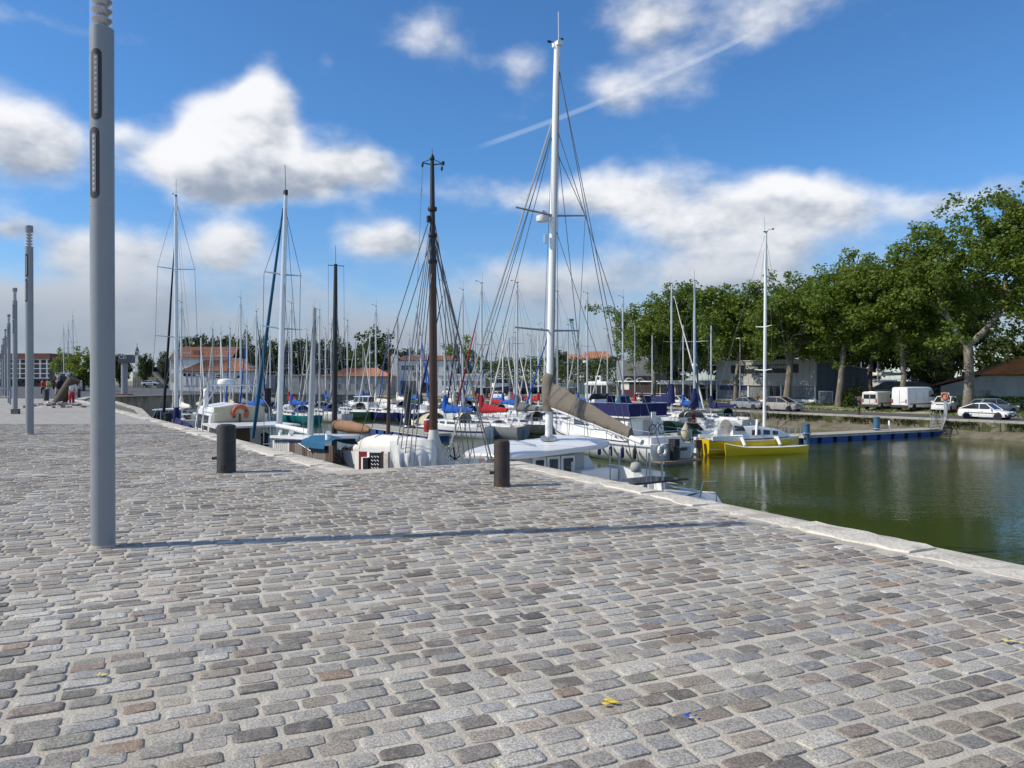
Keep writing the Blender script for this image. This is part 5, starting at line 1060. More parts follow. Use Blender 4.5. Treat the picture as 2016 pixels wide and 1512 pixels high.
part('halyard_block', MB().obox(mq(432) + Vector((-.02, -.09, 0)), (.07, .06, .14)), M_black, lm); part('masthead_lamp', MB().lathe([(.02, -.06), (.045, -.03), (.045, .03), (.02, .06)], 10, mq(470) + Vector((.0, .11, 0))), M_whitep, lm, 50)
for i, (px, py, d, tp) in enumerate(((778, 905, 16.5, 412), (786, 907, 16.4, 430), (796, 908, 16.3, 440), (806, 910, 16.2, 463), (815, 910, 16.1, 515), (700, 885, 20.5, 412), (720, 880, 20.3, 463))): wire(gb, lc(gb, px, py, d), mq(tp), .011, None, 'shroud')
for px, py, d, tp in ((968, 905, 17.2, 463), (962, 905, 17.5, 440), (925, 900, 17.8, 430), (915, 900, 18.2, 463), (905, 900, 18.4, 515), (935, 902, 17.6, 412)): wire(gb, lc(gb, px, py, d), mq(tp), .011, None, 'shroud')
wire(gb, lc(gb, 968, 905, 17.2), mq(470), .020, mat('grey_rope', (.20, .19, .165), .9), 'forestay')
wire(gb, ct2(832, 328), lc(gb, 822, 560, 17.0), .004, None, 'flag_halyard'); part('flag', MB().add([ct2(829, 370), ct2(832, 371), ct2(830, 384), ct2(836, 391), ct2(828, 385)], [(0, 1, 2, 4), (2, 3, 4)]), CC['beige'], gb)
rn = random.Random(12); cvw = CC['white']
q0, q1 = lc(gb, 852, 892, 17.0), lc(gb, 690, 884, 20.6)
path = [q0.lerp(q1, t) for t in [i / 14 for i in range(15)]]; rings = []
for i, p in enumerate(path):
    t = i / 14; up = (.26, .30, .33, .34, .36, .38, .40, .40, .40, .38, .36, .30, .20, .12, .06)[i]; dn = (.95, .92, .82, .66, .50, .36, .26, .22, .18, .16, .14, .12, .10, .08, .06)[i]; wd = (.34, .36, .37, .37, .37, .37, .37, .36, .35, .32, .28, .22, .15, .10, .06)[i]
    rings.append([p + Vector((rn.gauss(0, .012), wd * cos(a) * (1 + rn.gauss(0, .05)), (up if sin(a) > 0 else dn) * sin(a) * (1 + rn.gauss(0, .04)))) for a in [2 * pi * k / 16 for k in range(16)]])
part('sail_cover', MB().loft(rings), cvw, gb, 60)
part('mast_cover', MB().tube([mq(930), mq(905), mq(880), mq(862), mq(846)], [.26, .25, .20, .13, .10], 16), mat('greyish_canvas', (.50, .49, .47), .9, var=.15, vscale=4, bump=.7, bscale=6), gb, 60)
for i in (4, 6, 8, 10): part('lashing', MB().tube([path[i] + Vector((.0, .32 * cos(a), .41 * sin(a) if sin(a) > 0 else .24 * sin(a))) for a in [2 * pi * k / 14 for k in range(15)]], .008, 4), M_wire, gb)
part('boom', MB().tube([q0 + Vector((0, 0, -.2)), q1 + (q1 - q0).normalized() * .45], [.07, .05], 8), M_wood, gb); part('boom_end_ball', MB().lathe([(.02, -.08), (.08, 0), (.02, .08)], 10, q1 + (q1 - q0).normalized() * .3), CC['beige'], gb)
# wheelhouse of the cutter: white boards, red door, zigzag curtain
w0 = lc(gb, 700, 925, 18.2); sxn = 1
def wh(px0, px1, py0, py1, m, nm, par, off=.0, d0=18.1, d1=15.9):      # panel on the near wall between two photo columns
    dd = lambda px: d0 + (d1 - d0) * (px - 700) / 100
    a, b = lc(gb, px0, py1, dd(px0) - off), lc(gb, px1, py1, dd(px1) - off); a2, b2 = lc(gb, px0, py0, dd(px0) - off), lc(gb, px1, py0, dd(px1) - off); ba = Vector((0, .05, 0))
    return part(nm, MB().add([a, b, b2, a2, a + ba, b + ba, b2 + ba, a2 + ba], [(0, 1, 2, 3), (7, 6, 5, 4), (0, 4, 5, 1), (1, 5, 6, 2), (2, 6, 7, 3), (3, 7, 4, 0)]), m, par)
wall = wh(698, 706, 888, 960, G_white, 'wheelhouse_wall', gb)
wh(706, 722, 889, 960, mat('dark_red_paint', (.16, .012, .010), .5), 'wheelhouse_door', gb); wh(711, 725, 900, 960, M_whitep, 'fridge_box', gb, .08); wh(714, 724, 901, 960, M_acry, 'fridge_door', gb, .12); wh(722.5, 727, 889, 960, M_whitep, 'door_frame', gb, .02)
cu = wh(727, 750, 891, 960, M_acry, 'curtained_window', gb, .01)
for k in range(4):
    y = 899 + k * 7.5; dd = lambda px: 18.1 - 2.2 * (px - 700) / 100 - .05
    part('zigzag', MB().tube([lc(gb, 731 + 2.9 * j, y + (1.8 if j % 2 else -1.2), dd(731 + 2.9 * j)) for j in range(6)], .007, 4), M_whitep, cu)
wh(750, 754, 889, 960, M_wood, 'window_post', gb, .02)
for a_, b_ in ((754, 764), (766, 774)): wh(a_, b_, 893, 960, mat('grey_curtain', (.42, .41, .38), .9, var=.3, vscale=8), 'curtained_window', gb); wh(b_, b_ + 2, 890, 960, M_wood, 'window_post', gb, .02)
a, b = lc(gb, 692, 888, 18.4), lc(gb, 779, 890, 16.4); part('wheelhouse_roof', MB().add([a + Vector((0, .0, 0)), b, b + Vector((0, 1.6, 0)), a + Vector((0, 1.6, 0)), a + Vector((0, .8, .14)), b + Vector((0, .8, .14)), a - Vector((0, 0, .05)), b - Vector((0, 0, .05))], [(0, 1, 5, 4), (4, 5, 2, 3), (6, 7, 1, 0)]), G_cream, gb)
rows = []; rn = random.Random(8)
for i in range(15):
    px = 766 + 94 * i / 14; dq = 16.15 + .45 * (i / 14) ** 2; fold = .07 * sin(i * 1.9) + rn.gauss(0, .015)
    rows.append([lc(gb, px, 868 - 3 * (i / 14), 16.9)] + [lc(gb, px + rn.gauss(0, 1.2), py, dq + .55 * (1 - k) ** 2 + fold * k) for k, py in ((.2, 876), (.5, 890), (.8, 906 + rn.gauss(0, 2)), (1.0, 930))])
part('canvas_skirt', MB().loft(rows, False, False), cvw, gb, 70)
ntm = MB(); rn = random.Random(5)
for i in range(26): x0, x1 = rn.uniform(650, 700), rn.uniform(650, 700); ntm.tube([lc(gb, x0, rn.uniform(882, 895), 19.0), lc(gb, (x0 + x1) / 2 + rn.gauss(0, 4), 910, 18.9), lc(gb, x1, rn.uniform(915, 935), 18.8)], .010, 4)
o = part('rope_tangle', ntm, mat('dark_rope', (.06, .058, .055), .9), gb); o['kind'] = 'stuff'
part('white_bulwark', MB().add([lc(gb, 648, 884, 19.4), lc(gb, 700, 888, 18.6), lc(gb, 700, 950, 18.6), lc(gb, 648, 940, 19.4)], [(0, 1, 2, 3)]).add([lc(gb, 648, 884, 19.5), lc(gb, 700, 888, 18.7), lc(gb, 700, 950, 18.7), lc(gb, 648, 940, 19.5)], [(3, 2, 1, 0)]), G_white, gb)
part('mizzen_pole', MB().tube([lc(gb, 764, 870, 19.6), lc(gb, 767, 690, 19.6)], [.055, .035], 8), M_wood, gb, 60); part('bow_rail', MB().tube([lc(gb, 876, 905, 17.6), lc(gb, 884, 878, 17.6), lc(gb, 888, 905, 17.4), lc(gb, 905, 906, 17.2)], .016, 5), G_white, gb); part('anchor', MB().tube([lc(gb, 893, 880, 17.3), lc(gb, 896, 905, 17.3)], .02, 5).tube([lc(gb, 886, 896, 17.3), lc(gb, 896, 905, 17.3), lc(gb, 905, 898, 17.3)], .018, 5), M_rubber, gb)
# --- wooden wheelhouse ketch ---------------------------------------------------------------
wk = thing('wheelhouse_ketch', 'weathered wooden ketch with flat white wheelhouse roof and aluminium masts', 'sailboat', uv(22.5, 7.1, WZ), UYAW)
part('hull', hull_mb(9.5, 2.7, 1.7, 2.1, .5, .8, .3), G_grey, wk, 45); part('deck', deck_mb(9.5, 2.7, 1.7, 2.1, .8), M_teak, wk, 40)
def wkp(px0, px1, py0, py1, m, nm, off=0.0, par=None):
    dd = lambda px: 22.0 - (px - 535) * .031
    a, b, b2, a2 = lc(wk, px0, py1, dd(px0) - off), lc(wk, px1, py1, dd(px1) - off), lc(wk, px1, py0, dd(px1) - off), lc(wk, px0, py0, dd(px0) - off); k = Vector((0, -.06, 0))
    return part(nm, MB().add([a, b, b2, a2, a + k, b + k, b2 + k, a2 + k], [(0, 1, 2, 3), (7, 6, 5, 4), (0, 4, 5, 1), (1, 5, 6, 2), (2, 6, 7, 3), (3, 7, 4, 0)]), m, par or wk)
ro_ = [lc(wk, 531, 862, 22.1), lc(wk, 607, 866, 19.7), lc(wk, 607, 866, 19.7) + Vector((0, -1.5, 0)), lc(wk, 531, 862, 22.1) + Vector((0, -1.5, 0))]
part('wheelhouse_roof', MB().loft([ro_, [p + Vector((0, 0, .07)) for p in ro_]]), G_white, wk); M_plank = mat('grey_planks', (.19, .17, .15), .85, var=.3, vscale=4, stretch=(8, 8, 1)); M_plankb = mat('brown_planks', (.10, .062, .045), .8, var=.3, vscale=4, stretch=(8, 8, 1))
for i in range(7): wkp(540 + i * 4.2, 543.6 + i * 4.2, 873, 930, mat('white_blinds', (.50, .50, .48), .8), 'blind_slat', -.02)
wkp(536.5, 540, 867, 930, G_white, 'corner_post'); wkp(566, 569, 867, 930, G_white, 'corner_post'); wkp(540, 607, 866.5, 870, HC['navy'], 'eave_board', .03)
for i in range(9): wkp(569.5 + i * 5, 574 + i * 5, 869, 935, M_plankb if i in (0, 1, 5, 6) else M_plank, 'plank')
for i in range(8): wkp(615 + i * 5, 619.6 + i * 5, 878, 935, M_plank if i < 5 else M_plankb, 'plank')
tp = [lc(wk, 606, 862, 19.8), lc(wk, 652, 870, 18.6)]; part('blue_tarpaulin', MB().loft([[p + Vector((0, y, z)) for y, z in ((.18, -.17), (.16, -.04), (-.1, .06), (-.6, .05), (-.7, -.1))] for p in (tp[0], tp[0].lerp(tp[1], .5) - Vector((0, 0, .03)), tp[1])], False, False), CC['teal'], wk, 60)
for px, py, d, s_ in ((551, 856, 22.0, .7), (572, 858, 20.9, 1), (645, 860, 18.9, 1)): part('cowl_vent', MB().tube([lc(wk, px, py + 6, d), lc(wk, px, py - 4, d), lc(wk, px, py - 8, d) + Vector((-.06, 0, 0))], [.06 * s_, .06 * s_, .07 * s_], 10), M_whitep, wk, 60)
part('handrail', MB().tube([lc(wk, 588, 873, 20.2), lc(wk, 612, 888, 19.4)], .014, 5), G_white, wk)
a0, a1 = lc(wk, 549, 870, 24), lc(wk, 563, 384, 24); mA = part('mast', MB().tube([a0, a0.lerp(a1, .6), a1], [.095, .09, .06], 12), M_alu, wk, 60)
for py, wpx in ((541, 36), (647, 40)):
    f = (870 - py) / 486; p = a0.lerp(a1, f)
    for sg in (-1, 1): t_ = lc(wk, 549 + 14 * f + sg * wpx, py + (2 if sg > 0 else -6), 24); part('spreader', MB().tube([p, t_], [.028, .018], 6), M_alug, mA)
for sg, (tx1, tx2, bx) in ((-1, (520, 518, 520)), (1, (592, 590, 600))):
    part('shroud', MB().tube([lc(wk, bx, 868, 23.5), lc(wk, tx2, 645, 24), lc(wk, tx1, 540, 24), a1 - Vector((0, 0, .5))], .009, 4), M_wire, wk)
wire(wk, lc(wk, 598, 866, 22), a0.lerp(a1, .97), .009, None, 'backstay'); wire(wk, lc(wk, 580, 868, 23.0), a0.lerp(a1, .68), .008)
gz = [lc(wk, 498, 862, 27.2), lc(wk, 558, 410, 24.2)]; part('furled_headsail', MB().tube([gz[0].lerp(gz[1], i / 8) for i in range(9)], [.055, .068, .066, .062, .056, .05, .045, .04, .025], 8), CC['teal'], wk, 60)
part('masthead', MB().obox(a1 + Vector((0, 0, .06)), (.2, .08, .16)), M_rubber, mA); part('antenna', MB().tube([a1, a1 + Vector((-.1, .05, .9))], .009, 4), M_rubber, mA)
b0_, b1_ = lc(wk, 610, 872, 21.4), lc(wk, 619, 607, 21.4); mB = part('mizzen_mast', MB().tube([b0_, b1_], [.085, .06], 12), M_alug, wk, 60); part('spar_tube', MB().tube([lc(wk, 545, 838, 23.9), lc(wk, 609, 850, 21.5)], .075, 10), G_white, wk, 60)
for px in (595, 630, 640): wire(wk, lc(wk, px, 870, 21.0), b1_, .007)
# --- small gaffer with brown sail --------------------------------------------------------------
sg_ = thing('small_gaffer', 'small gaff boat with slim black mast and brown furled sail', 'sailboat', uv(24.6, 10.9, WZ), UYAW)
part('hull', hull_mb(7, 2.3, 1.0, 1.4, .5, .7, .3), G_dark, sg_, 45); part('deck', deck_mb(7, 2.3, 1.0, 1.4, .7), M_teak, sg_, 40); part('cabin', trunk_mb([(-1.4, .7, .95, .5), (.8, .6, 1.0, .45)]), G_cream, sg_, 40)
k0, k1 = lc(sg_, 658, 905, 27), lc(sg_, 661, 520, 27); kq = lambda f: k0.lerp(k1, f); mk = part('mast', MB().tube([k0, kq(.7), k1], [.10, .085, .06], 12), mat('black_tarred_spar', 0), sg_, 60)
part('crosstree', MB().tube([lc(sg_, 646, 522, 27), lc(sg_, 678, 524, 27)], .014, 5), M_black, mk); part('antenna', MB().tube([k1, k1 + Vector((0, 0, .65))], .008, 4), M_black, mk)
for px, d, f in ((632, 25.8, .85), (637, 26, .72), (640, 26.2, .66), (684, 26.5, .85), (690, 26.3, .78), (695, 26.2, .72), (700, 26.1, .66)): wire(sg_, lc(sg_, px, 862, d), kq(f), .009, None, 'shroud')
for px in (647, 677): wire(sg_, lc(sg_, px, 523, 27), lc(sg_, px + (3 if px > 660 else -2), 850, 26.8), .006, None, 'halyard')
s0, s1 = lc(sg_, 661, 836, 26.9), lc(sg_, 728, 847, 24.8); part('boom', MB().tube([s0 - Vector((0, 0, .1)), s1 - Vector((0, 0, .05))], .05, 8), M_wood, sg_); part('furled_sail', MB().tube([s0.lerp(s1, t) for t in (0, .15, .3, .45, .6, .75, .9, 1)], [.15, .21, .20, .22, .18, .17, .14, .06], 10), CC['tan'], sg_, 50)
# --- motor cruiser with the horseshoe lifebuoy ---------------------------------------------------
lb2 = thing('cabin_cruiser', 'white cabin cruiser with orange horseshoe lifebuoy on its cabin front', 'motorboat', uv(32.2, 7.75, WZ), UYAW)
part('hull', hull_mb(9.0, 2.9, 1.5, 1.9, .4, .9, .5, p=2.5), G_white, lb2, 45); part('deck', deck_mb(9.0, 2.9, 1.5, 1.9, .9, p=2.5), G_white, lb2, 40)
st = [(-1.5, 1.25, 1.6, 2.1), (1.2, 1.2, 1.7, 2.0), (3.2, .7, 1.8, .8)]; cb3 = part('cabin', trunk_mb(st, .12), G_white, lb2, 40); side_windows(cb3, st, ((-1.2, -.2), (0, 1.0)), .55, .82, .12)
part('cabin_front_panel', MB().box(-1.62, -1.52, -.95, .95, 3.12, 3.66), CC['beige'], lb2); part('aft_roof', MB().loft([[(-4.3, -1.5, z), (-1.5, -1.35, z), (-1.5, 1.35, z), (-4.3, 1.5, z)] for z in (3.0, 3.07)]), G_white, lb2)
q = [(-1.68, .26 * cos(a), 3.42 + .26 * sin(a)) for a in [radians(-40 + 260 * i / 14) for i in range(15)]]; lbo = part('horseshoe_lifebuoy', MB().tube(q, .075, 9), M_orange, lb2, 60); part('buoy_bracket', MB().box(-1.66, -1.60, -.03, .03, 3.05, 3.4), M_wood, lbo)
for x, y in ((-4.2, -1.3), (-4.2, 1.3), (-2.8, 1.35), (-2.8, -1.35)): part('roof_post', MB().tube([(x, y, 1.4), (x, y, 3.0)], .03, 6), M_steel, lb2)
part('shaded_cockpit', MB().box(-4.2, -1.6, -1.25, 1.25, 1.42, 1.48), M_teak, lb2); part('ladder', MB().tube([(-4.25, -.5, 1.3), (-4.25, -.5, 2.9)], .02, 5).tube([(-4.25, -.15, 1.3), (-4.25, -.15, 2.9)], .02, 5).tube([(-4.25, -.5, 2.0), (-4.25, -.15, 2.0)], .02, 5).tube([(-4.25, -.5, 2.4), (-4.25, -.15, 2.4)], .02, 5), M_steel, lb2)
part('bulkhead_door', MB().box(-1.56, -1.51, -.4, .5, 1.5, 2.9), M_wood, lb2)
for x in (-1.3, -.3): part('arch_tube', MB().tube([(x, 1.3, 1.6), (x + .1, 1.25, 3.6), (x + .2, .7, 4.5), (x + .2, -.7, 4.5), (x + .1, -1.25, 3.6), (x, -1.3, 1.6)], .028, 6), M_steel, lb2)
part('roof_rail', MB().tube([(-4.2, -1.4, 3.5), (-1.6, -1.3, 3.5)], .02, 5).tube([(-4.2, 1.4, 3.5), (-1.6, 1.3, 3.5)], .02, 5), M_steel, lb2); part('radar_dome', MB().lathe([(.05, 0), (.32, .02), (.34, .12), (.28, .22), (.02, .26)], 16, (.1, .1, 4.5)), M_whitep, lb2, 50); part('cowl', MB().tube([(0, .9, 3.6), (0, .9, 4.2), (.1, .9, 4.3)], .10, 8), M_whitep, lb2, 50)
# --- flybridge motor yacht -------------------------------------------------------------------------
my = thing('motor_yacht', 'white flybridge motor yacht with navy canvas round the upper deck', 'motorboat', uv(36.2, 31.2, WZ), UYAW)
L, B = 11.2, 3.7
part('hull', hull_mb(L, B, 1.15, 1.75, .5, .94, .7, 16, 2.6, 2.2), G_white, my, 45); part('deck', deck_mb(L, B, 1.15, 1.75, .94, p=2.6), G_white, my, 40); part('boot_stripe', band_mb(L, B, 1.15, 1.75, .5, .94, .7, .28, .38, .012, p=2.6, full=2.2), M_rubber, my); part('rub_rail', band_mb(L, B, 1.15, 1.75, .5, .94, .7, .92, .98, .03, p=2.6, full=2.2), M_steel, my)
st = [(-3.4, 1.50, 1.2, 1.30), (-.5, 1.50, 1.25, 1.30), (1.8, 1.30, 1.35, 1.20), (3.6, .8, 1.5, .5)]
cbm = part('saloon', trunk_mb(st, .10), G_white, my, 40); side_windows(cbm, st, ((-1.0, .4), (.6, 1.7)), .50, .80, .10); part('saloon_aft_door', MB().box(-3.44, -3.40, -.5, .2, 1.25, 2.35), M_greyr, my)
part('aft_cabin', MB().loft([[(x, y, z) for x, y in ((-5.2, -1.3), (-3.5, -1.4), (-3.5, 1.4), (-5.2, 1.3))] for z in (1.1, 1.5)]), G_white, my); part('flybridge_deck', MB().loft([[(x, y, z) for x, y in ((-3.7, -1.55), (.9, -1.45), (1.5, -.8), (1.5, .8), (.9, 1.45), (-3.7, 1.55))] for z in (2.52, 2.60)]), G_white, my)
for (x0, y0), (x1, y1) in (((-3.6, -1.5), (.8, -1.4)), ((-3.6, 1.5), (.8, 1.4)), ((-3.6, -1.5), (-3.6, -.55)), ((-3.6, -.5), (-3.6, .55)), ((-3.6, .6), (-3.6, 1.5)), ((.8, -1.4), (1.4, -.7)), ((.8, 1.4), (1.4, .7)), ((1.4, -.7), (1.4, .7))):
    part('canvas_dodger', MB().add([(x0, y0, 2.62), (x1, y1, 2.62), (x1, y1, 3.32), (x0, y0, 3.32)], [(0, 1, 2, 3)]).add([(x0 * .99, y0 * .985, 2.62), (x1 * .99, y1 * .985, 2.62), (x1 * .99, y1 * .985, 3.32), (x0 * .99, y0 * .985, 3.32)], [(3, 2, 1, 0), ]), CC['navy'], my)
part('top_rail', MB().tube([(.8, -1.42, 3.36), (-3.62, -1.52, 3.36), (-3.62, 1.52, 3.36), (.8, 1.42, 3.36)], .022, 6), M_steel, my)
for x, y in ((-.6, -.5), (-.6, .5), (-2.2, .9), (-2.2, -.9)): part('seat', MB().box(x - .3, x + .25, y - .3, y + .3, 2.62, 3.2).box(x - .38, x - .28, y - .3, y + .3, 3.2, 3.75), CC['navy'], my)
part('console', MB().loft([[(.4, -.7, 2.62), (1.2, -.7, 2.62), (1.2, .7, 2.62), (.4, .7, 2.62)], [(.5, -.6, 3.5), (1.0, -.6, 3.5), (1.0, .6, 3.5), (.5, .6, 3.5)]]), G_white, my); part('windshield', MB().loft([[(.9, -.8, 3.45), (1.2, 0, 3.45), (.9, .8, 3.45)], [(.65, -.7, 3.85), (.95, 0, 3.85), (.65, .7, 3.85)]], False, False), M_acry, my)
part('table_cover', MB().lathe([(.45, 3.2), (.5, 3.35), (.3, 3.75), (.02, 3.85)], 14, (-1.5, 0, 0)), CC['teal'], my, 60)
part('swim_platform', MB().box(-L / 2 - .75, -L / 2, -1.45, 1.45, .18, .28), M_teak, my); part('transom_door', MB().box(-L / 2 - .14, -L / 2 - .08, -1.2, -.4, .35, 1.0), M_greyr, my); part('transom_port', MB().box(-L / 2 - .14, -L / 2 - .08, -.95, .1, .75, .92), M_acry, my)
lbq = part('lifebuoy', MB().tube([(-L / 2 - .22, 1.05 + .27 * cos(a), .85 + .27 * sin(a)) for a in [2 * pi * i / 16 for i in range(17)]], .09, 8), M_whitep, my, 60); part('outboard_motor', MB().box(-L / 2 - .5, -L / 2 - .2, .1, .5, .3, 1.0).obox((-L / 2 - .35, .3, 1.25), (.5, .36, .42)), M_rubber, my)
for i, x in enumerate((-4.6, -3.6, -2.6, -1.6)): fender(my, x, 1.98, .62, HC['navy'] if i else M_rubber, .11, .62)
part('aft_rail', MB().tube([(-3.3, 1.7, 1.95), (-5.4, 1.65, 1.85), (-5.5, -1.65, 1.85), (-3.3, -1.7, 1.95)], .024, 6), M_steel, my)
for x, y in ((-4.3, 1.68), (-5.4, 1.65), (-5.45, .5), (-5.45, -.6), (-5.4, -1.65), (-4.3, -1.68)): part('stanchion', MB().tube([(x, y, 1.1), (x, y, 1.88)], .02, 5), M_steel, my)
part('side_rail', MB().tube([(-3.3, 1.75, 1.95), (0, 1.8, 2.05), (3, 1.35, 2.25), (5.4, .1, 2.4), (3, -1.35, 2.25), (0, -1.8, 2.05), (-3.3, -1.75, 1.95)], .022, 6), M_steel, my)
for x in (-2, 0, 2, 3.8):
    for sg in (-1, 1): part('stanchion', MB().tube([(x, sg * (1.78 if x < 1 else 1.55 if x < 3 else 1.0), 1.25), (x, sg * (1.78 if x < 1 else 1.55 if x < 3 else 1.0), 2.1 + .05 * x)], .018, 5), M_steel, my)
part('bicycle_bundle', MB().tube([(-4.9, .9 + .28 * cos(a), 1.95 + .28 * sin(a)) for a in [2 * pi * i / 14 for i in range(15)]], .03, 5).tube([(-4.9, .2 + .28 * cos(a), 1.95 + .28 * sin(a)) for a in [2 * pi * i / 14 for i in range(15)]], .03, 5).tube([(-4.9, .9, 1.95), (-4.9, .5, 2.35), (-4.9, .2, 1.95)], .025, 5), M_rubber, my); part('net_bag', MB().lathe([(.05, 1.2), (.28, 1.4), (.30, 1.8), (.12, 2.1), (.03, 2.3)], 12, (-5.3, -1.3, 0)), CC['beige'], my, 50)
part('satellite_panel', MB().obox((-4.6, .55, 2.65), (.06, .42, .5), .2), M_whitep, my); part('ensign_staff', MB().tube([(-5.5, -1.2, 1.8), (-5.9, -1.3, 2.9)], .02, 5), M_wood, my); part('ensign', MB().add([(-5.85, -1.28, 2.85), (-5.8, -1.6, 2.7), (-5.72, -1.55, 2.45), (-5.75, -1.26, 2.55)], [(0, 1, 2, 3)]), CC['red'], my)
letter('RC 4 0 6', .26, (-3.0, 0, 0), my, M_txt).hide_render = False
o = bpy.data.objects['lettering'] if False else None
for c in [c for c in COL.objects if c.parent == my and c.name.startswith('lettering')]: c.location = (-2.9, 1.535, 1.42); c.rotation_euler = (pi / 2, 0, pi)
# --- yellow trimaran -------------------------------------------------------------------------------
tz = thing('trimaran', 'yellow folding trimaran with white deck moored at the end of the pontoon', 'trimaran', at(1480, 748, 49.5).xy.to_3d() + Vector((0, 0, WZ)), VYAW - .28)
L = 7.2
part('hull', hull_mb(L, 2.0, 1.0, 1.05, .3, .72, .1, p=2.3), G_yellow, tz, 45); part('deck', deck_mb(L, 2.0, 1.0, 1.05, .72, p=2.3), G_white, tz, 40); part('topside', band_mb(L, 2.0, 1.0, 1.05, .3, .72, .1, .62, 1.0, .006, p=2.3), G_white, tz)
st = [(-1.2, .80, 1.0, .70), (.3, .82, 1.0, .74), (1.7, .64, 1.03, .5), (2.7, .3, 1.05, .1)]; cbt = part('cabin', trunk_mb(st, .3), G_white, tz, 40); side_windows(cbt, st, ((-.5, .15), (.35, .9), (1.1, 1.55)), .30, .74, .3)
for sg in (-1, 1):
    Lf = 6.2; h = hull_mb(Lf, .72, .56, .50, .25, .10, .1, p=2.0); h.v = [(x + .25, y + sg * 1.30, z + (0 if x > -1.6 else .12 * ((-1.6 - x)) ** 1.4)) for x, y, z in h.v]; fo = part('float', h, G_yellow, tz, 45)
    dk = deck_mb(Lf, .72, .56, .50, .10); dk.v = [(x + .25, y + sg * 1.30, z + .012 + (0 if x > -1.6 else .12 * ((-1.6 - x)) ** 1.4)) for x, y, z in dk.v]; part('float_deck', dk, G_white, fo, 40)
    for x in (-1.3, 1.3): part('crossbeam', MB().tube([(x, sg * .7, .98), (x - .1, sg * 1.0, 1.03), (x - .1, sg * 1.30, .62)], [.13, .12, .10], 8), G_white, tz, 50)
dodger(tz, -1.9, -.6, .78, 1.25, .95, CC['white']); part('helm_pod', MB().loft([[(-2.7, -.25, .95), (-2.35, -.25, .95), (-2.35, .25, .95), (-2.7, .25, .95)], [(-2.65, -.18, 1.55), (-2.4, -.18, 1.55), (-2.4, .18, 1.55), (-2.65, .18, 1.55)]]), G_white, tz)
whl = part('wheel', MB().tube([(-2.74, .40 * cos(a), 1.62 + .40 * sin(a)) for a in [2 * pi * i / 18 for i in range(19)]], .02, 6), M_steel, tz)
for i in range(5): a = 2 * pi * i / 5; part('spoke', MB().tube([(-2.74, 0, 1.62), (-2.74, .4 * cos(a), 1.62 + .4 * sin(a))], .012, 4), M_steel, whl)
part('outboard', MB().obox((-4.05, -.2, .7), (.4, .3, .5)).box(-4.0, -3.9, -.26, -.14, -.4, .5), mat('brown_leather', (.09, .045, .03), .6), tz); part('rudder_box', MB().box(-4.0, -3.8, .1, .4, .1, 1.1), G_white, tz)
part('coaming', MB().box(-3.4, -1.3, -.85, -.7, .93, 1.2).box(-3.4, -1.3, .7, .85, .93, 1.2), G_white, tz)
rnd = random.Random(3); H = 14.25; rig(tz, L, 3.2, .95, 1.5, H, M_wmast, rnd, (.30, .52), .010, None, 3.7, None, None, (.10, 0), -3.5, zbow=1.05, zst=1.0, nspread=.30, mr=.10); part('boom', MB().tube([(.4, 0, 2.1), (-.55, -1.25, 1.2)], [.08, .07], 8), M_wmast, tz, 60)
for i, x in enumerate((2.0, 2.5, 3.0, 3.5)):
    for sg in (-1, 1): part('stanchion', MB().tube([(x, sg * (1.0 - x * .22), 1.0), (x + .1, sg * (1.0 - x * .22), 1.55)], .015, 4), M_steel, tz)
# ------------------------------------------------------------------ pontoons, piles
M_flt = mat('blue_float', (.012, .065, .27), .6, var=.2, vscale=3, dirt=(.04, .06, .10), dscale=2); M_fltd = mat('dark_float', (.012, .016, .06), .6); M_board = mat('pontoon_boards', (.36, .34, .30), .85, var=.2, vscale=3, stretch=(1, 6, 1))
def pontoon(label, a, b, wd, nf):
    a, b = Vector(a), Vector(b); d = (b - a); L = d.length; yaw = atan2(d.y, d.x); t = thing('pontoon', label, 'pontoon', (a.x, a.y, WZ), yaw)
    part('frame', MB().box(0, L, -wd / 2, wd / 2, .40, .55), M_conc, t); nb = int(L / .5)
    for i in range(nb): part('deck_board', MB().box(i * .5 + .01, i * .5 + .49, -wd / 2 - .03, wd / 2 + .03, .555, .60), M_board, t)
    for i in range(nf): x = L * (i + .5) / nf; part('float', MB().box(x - L / nf * .36, x + L / nf * .36, -wd / 2 + .02, wd / 2 - .02, -.3, .395), M_flt, t); part('float_gap', MB().box(x + L / nf * .37, x + L / nf * .63, -wd / 2 + .25, wd / 2 - .25, -.2, .39), M_fltd, t)
    return t
pontoon('long walkway pontoon on blue floats reaching out from the far quay', uv(34.5, 66.2), uv(36.2, 49.5), 1.9, 10); pontoon('short pontoon on bright blue floats in front of the white yachts', uv(52, 28.0), uv(67, 28.4), 2.0, 9); pontoon('pontoon lying behind the first row of yachts', uv(42, 41.5), uv(104, 41.5), 2.0, 30)
def pile(label, px, d, top, R, m, cap=None, name='mooring_pile', grp=None):
    z = at(px, top, d).z; t = thing(name, label, 'pile', ((px - CX) / F * d, d, WZ)); part('pile', MB().lathe([(R, -2), (R, z - WZ)], 14), m, t, 40); part('cap', MB().lathe([(R * 1.12, z - WZ), (R * 1.10, z - WZ + .08), (R * .95, z - WZ + .10), (.02, z - WZ + .13)], 14), cap or m, t, 40); part('pile_ring', MB().tube([(R * 1.3 * cos(a), R * 1.3 * sin(a), .75) for a in [2 * pi * i / 14 for i in range(15)]], .04, 5), M_steel, t)
M_pb = mat('blue_pile', (.045, .125, .215), .7, var=.25, vscale=3)
pile('bright blue pile at the outer end of the walkway pontoon', 1588, 57.0, 837, .24, M_pb); pile('blue pile halfway along the walkway pontoon', 1726, 62.5, 823, .24, M_pb)
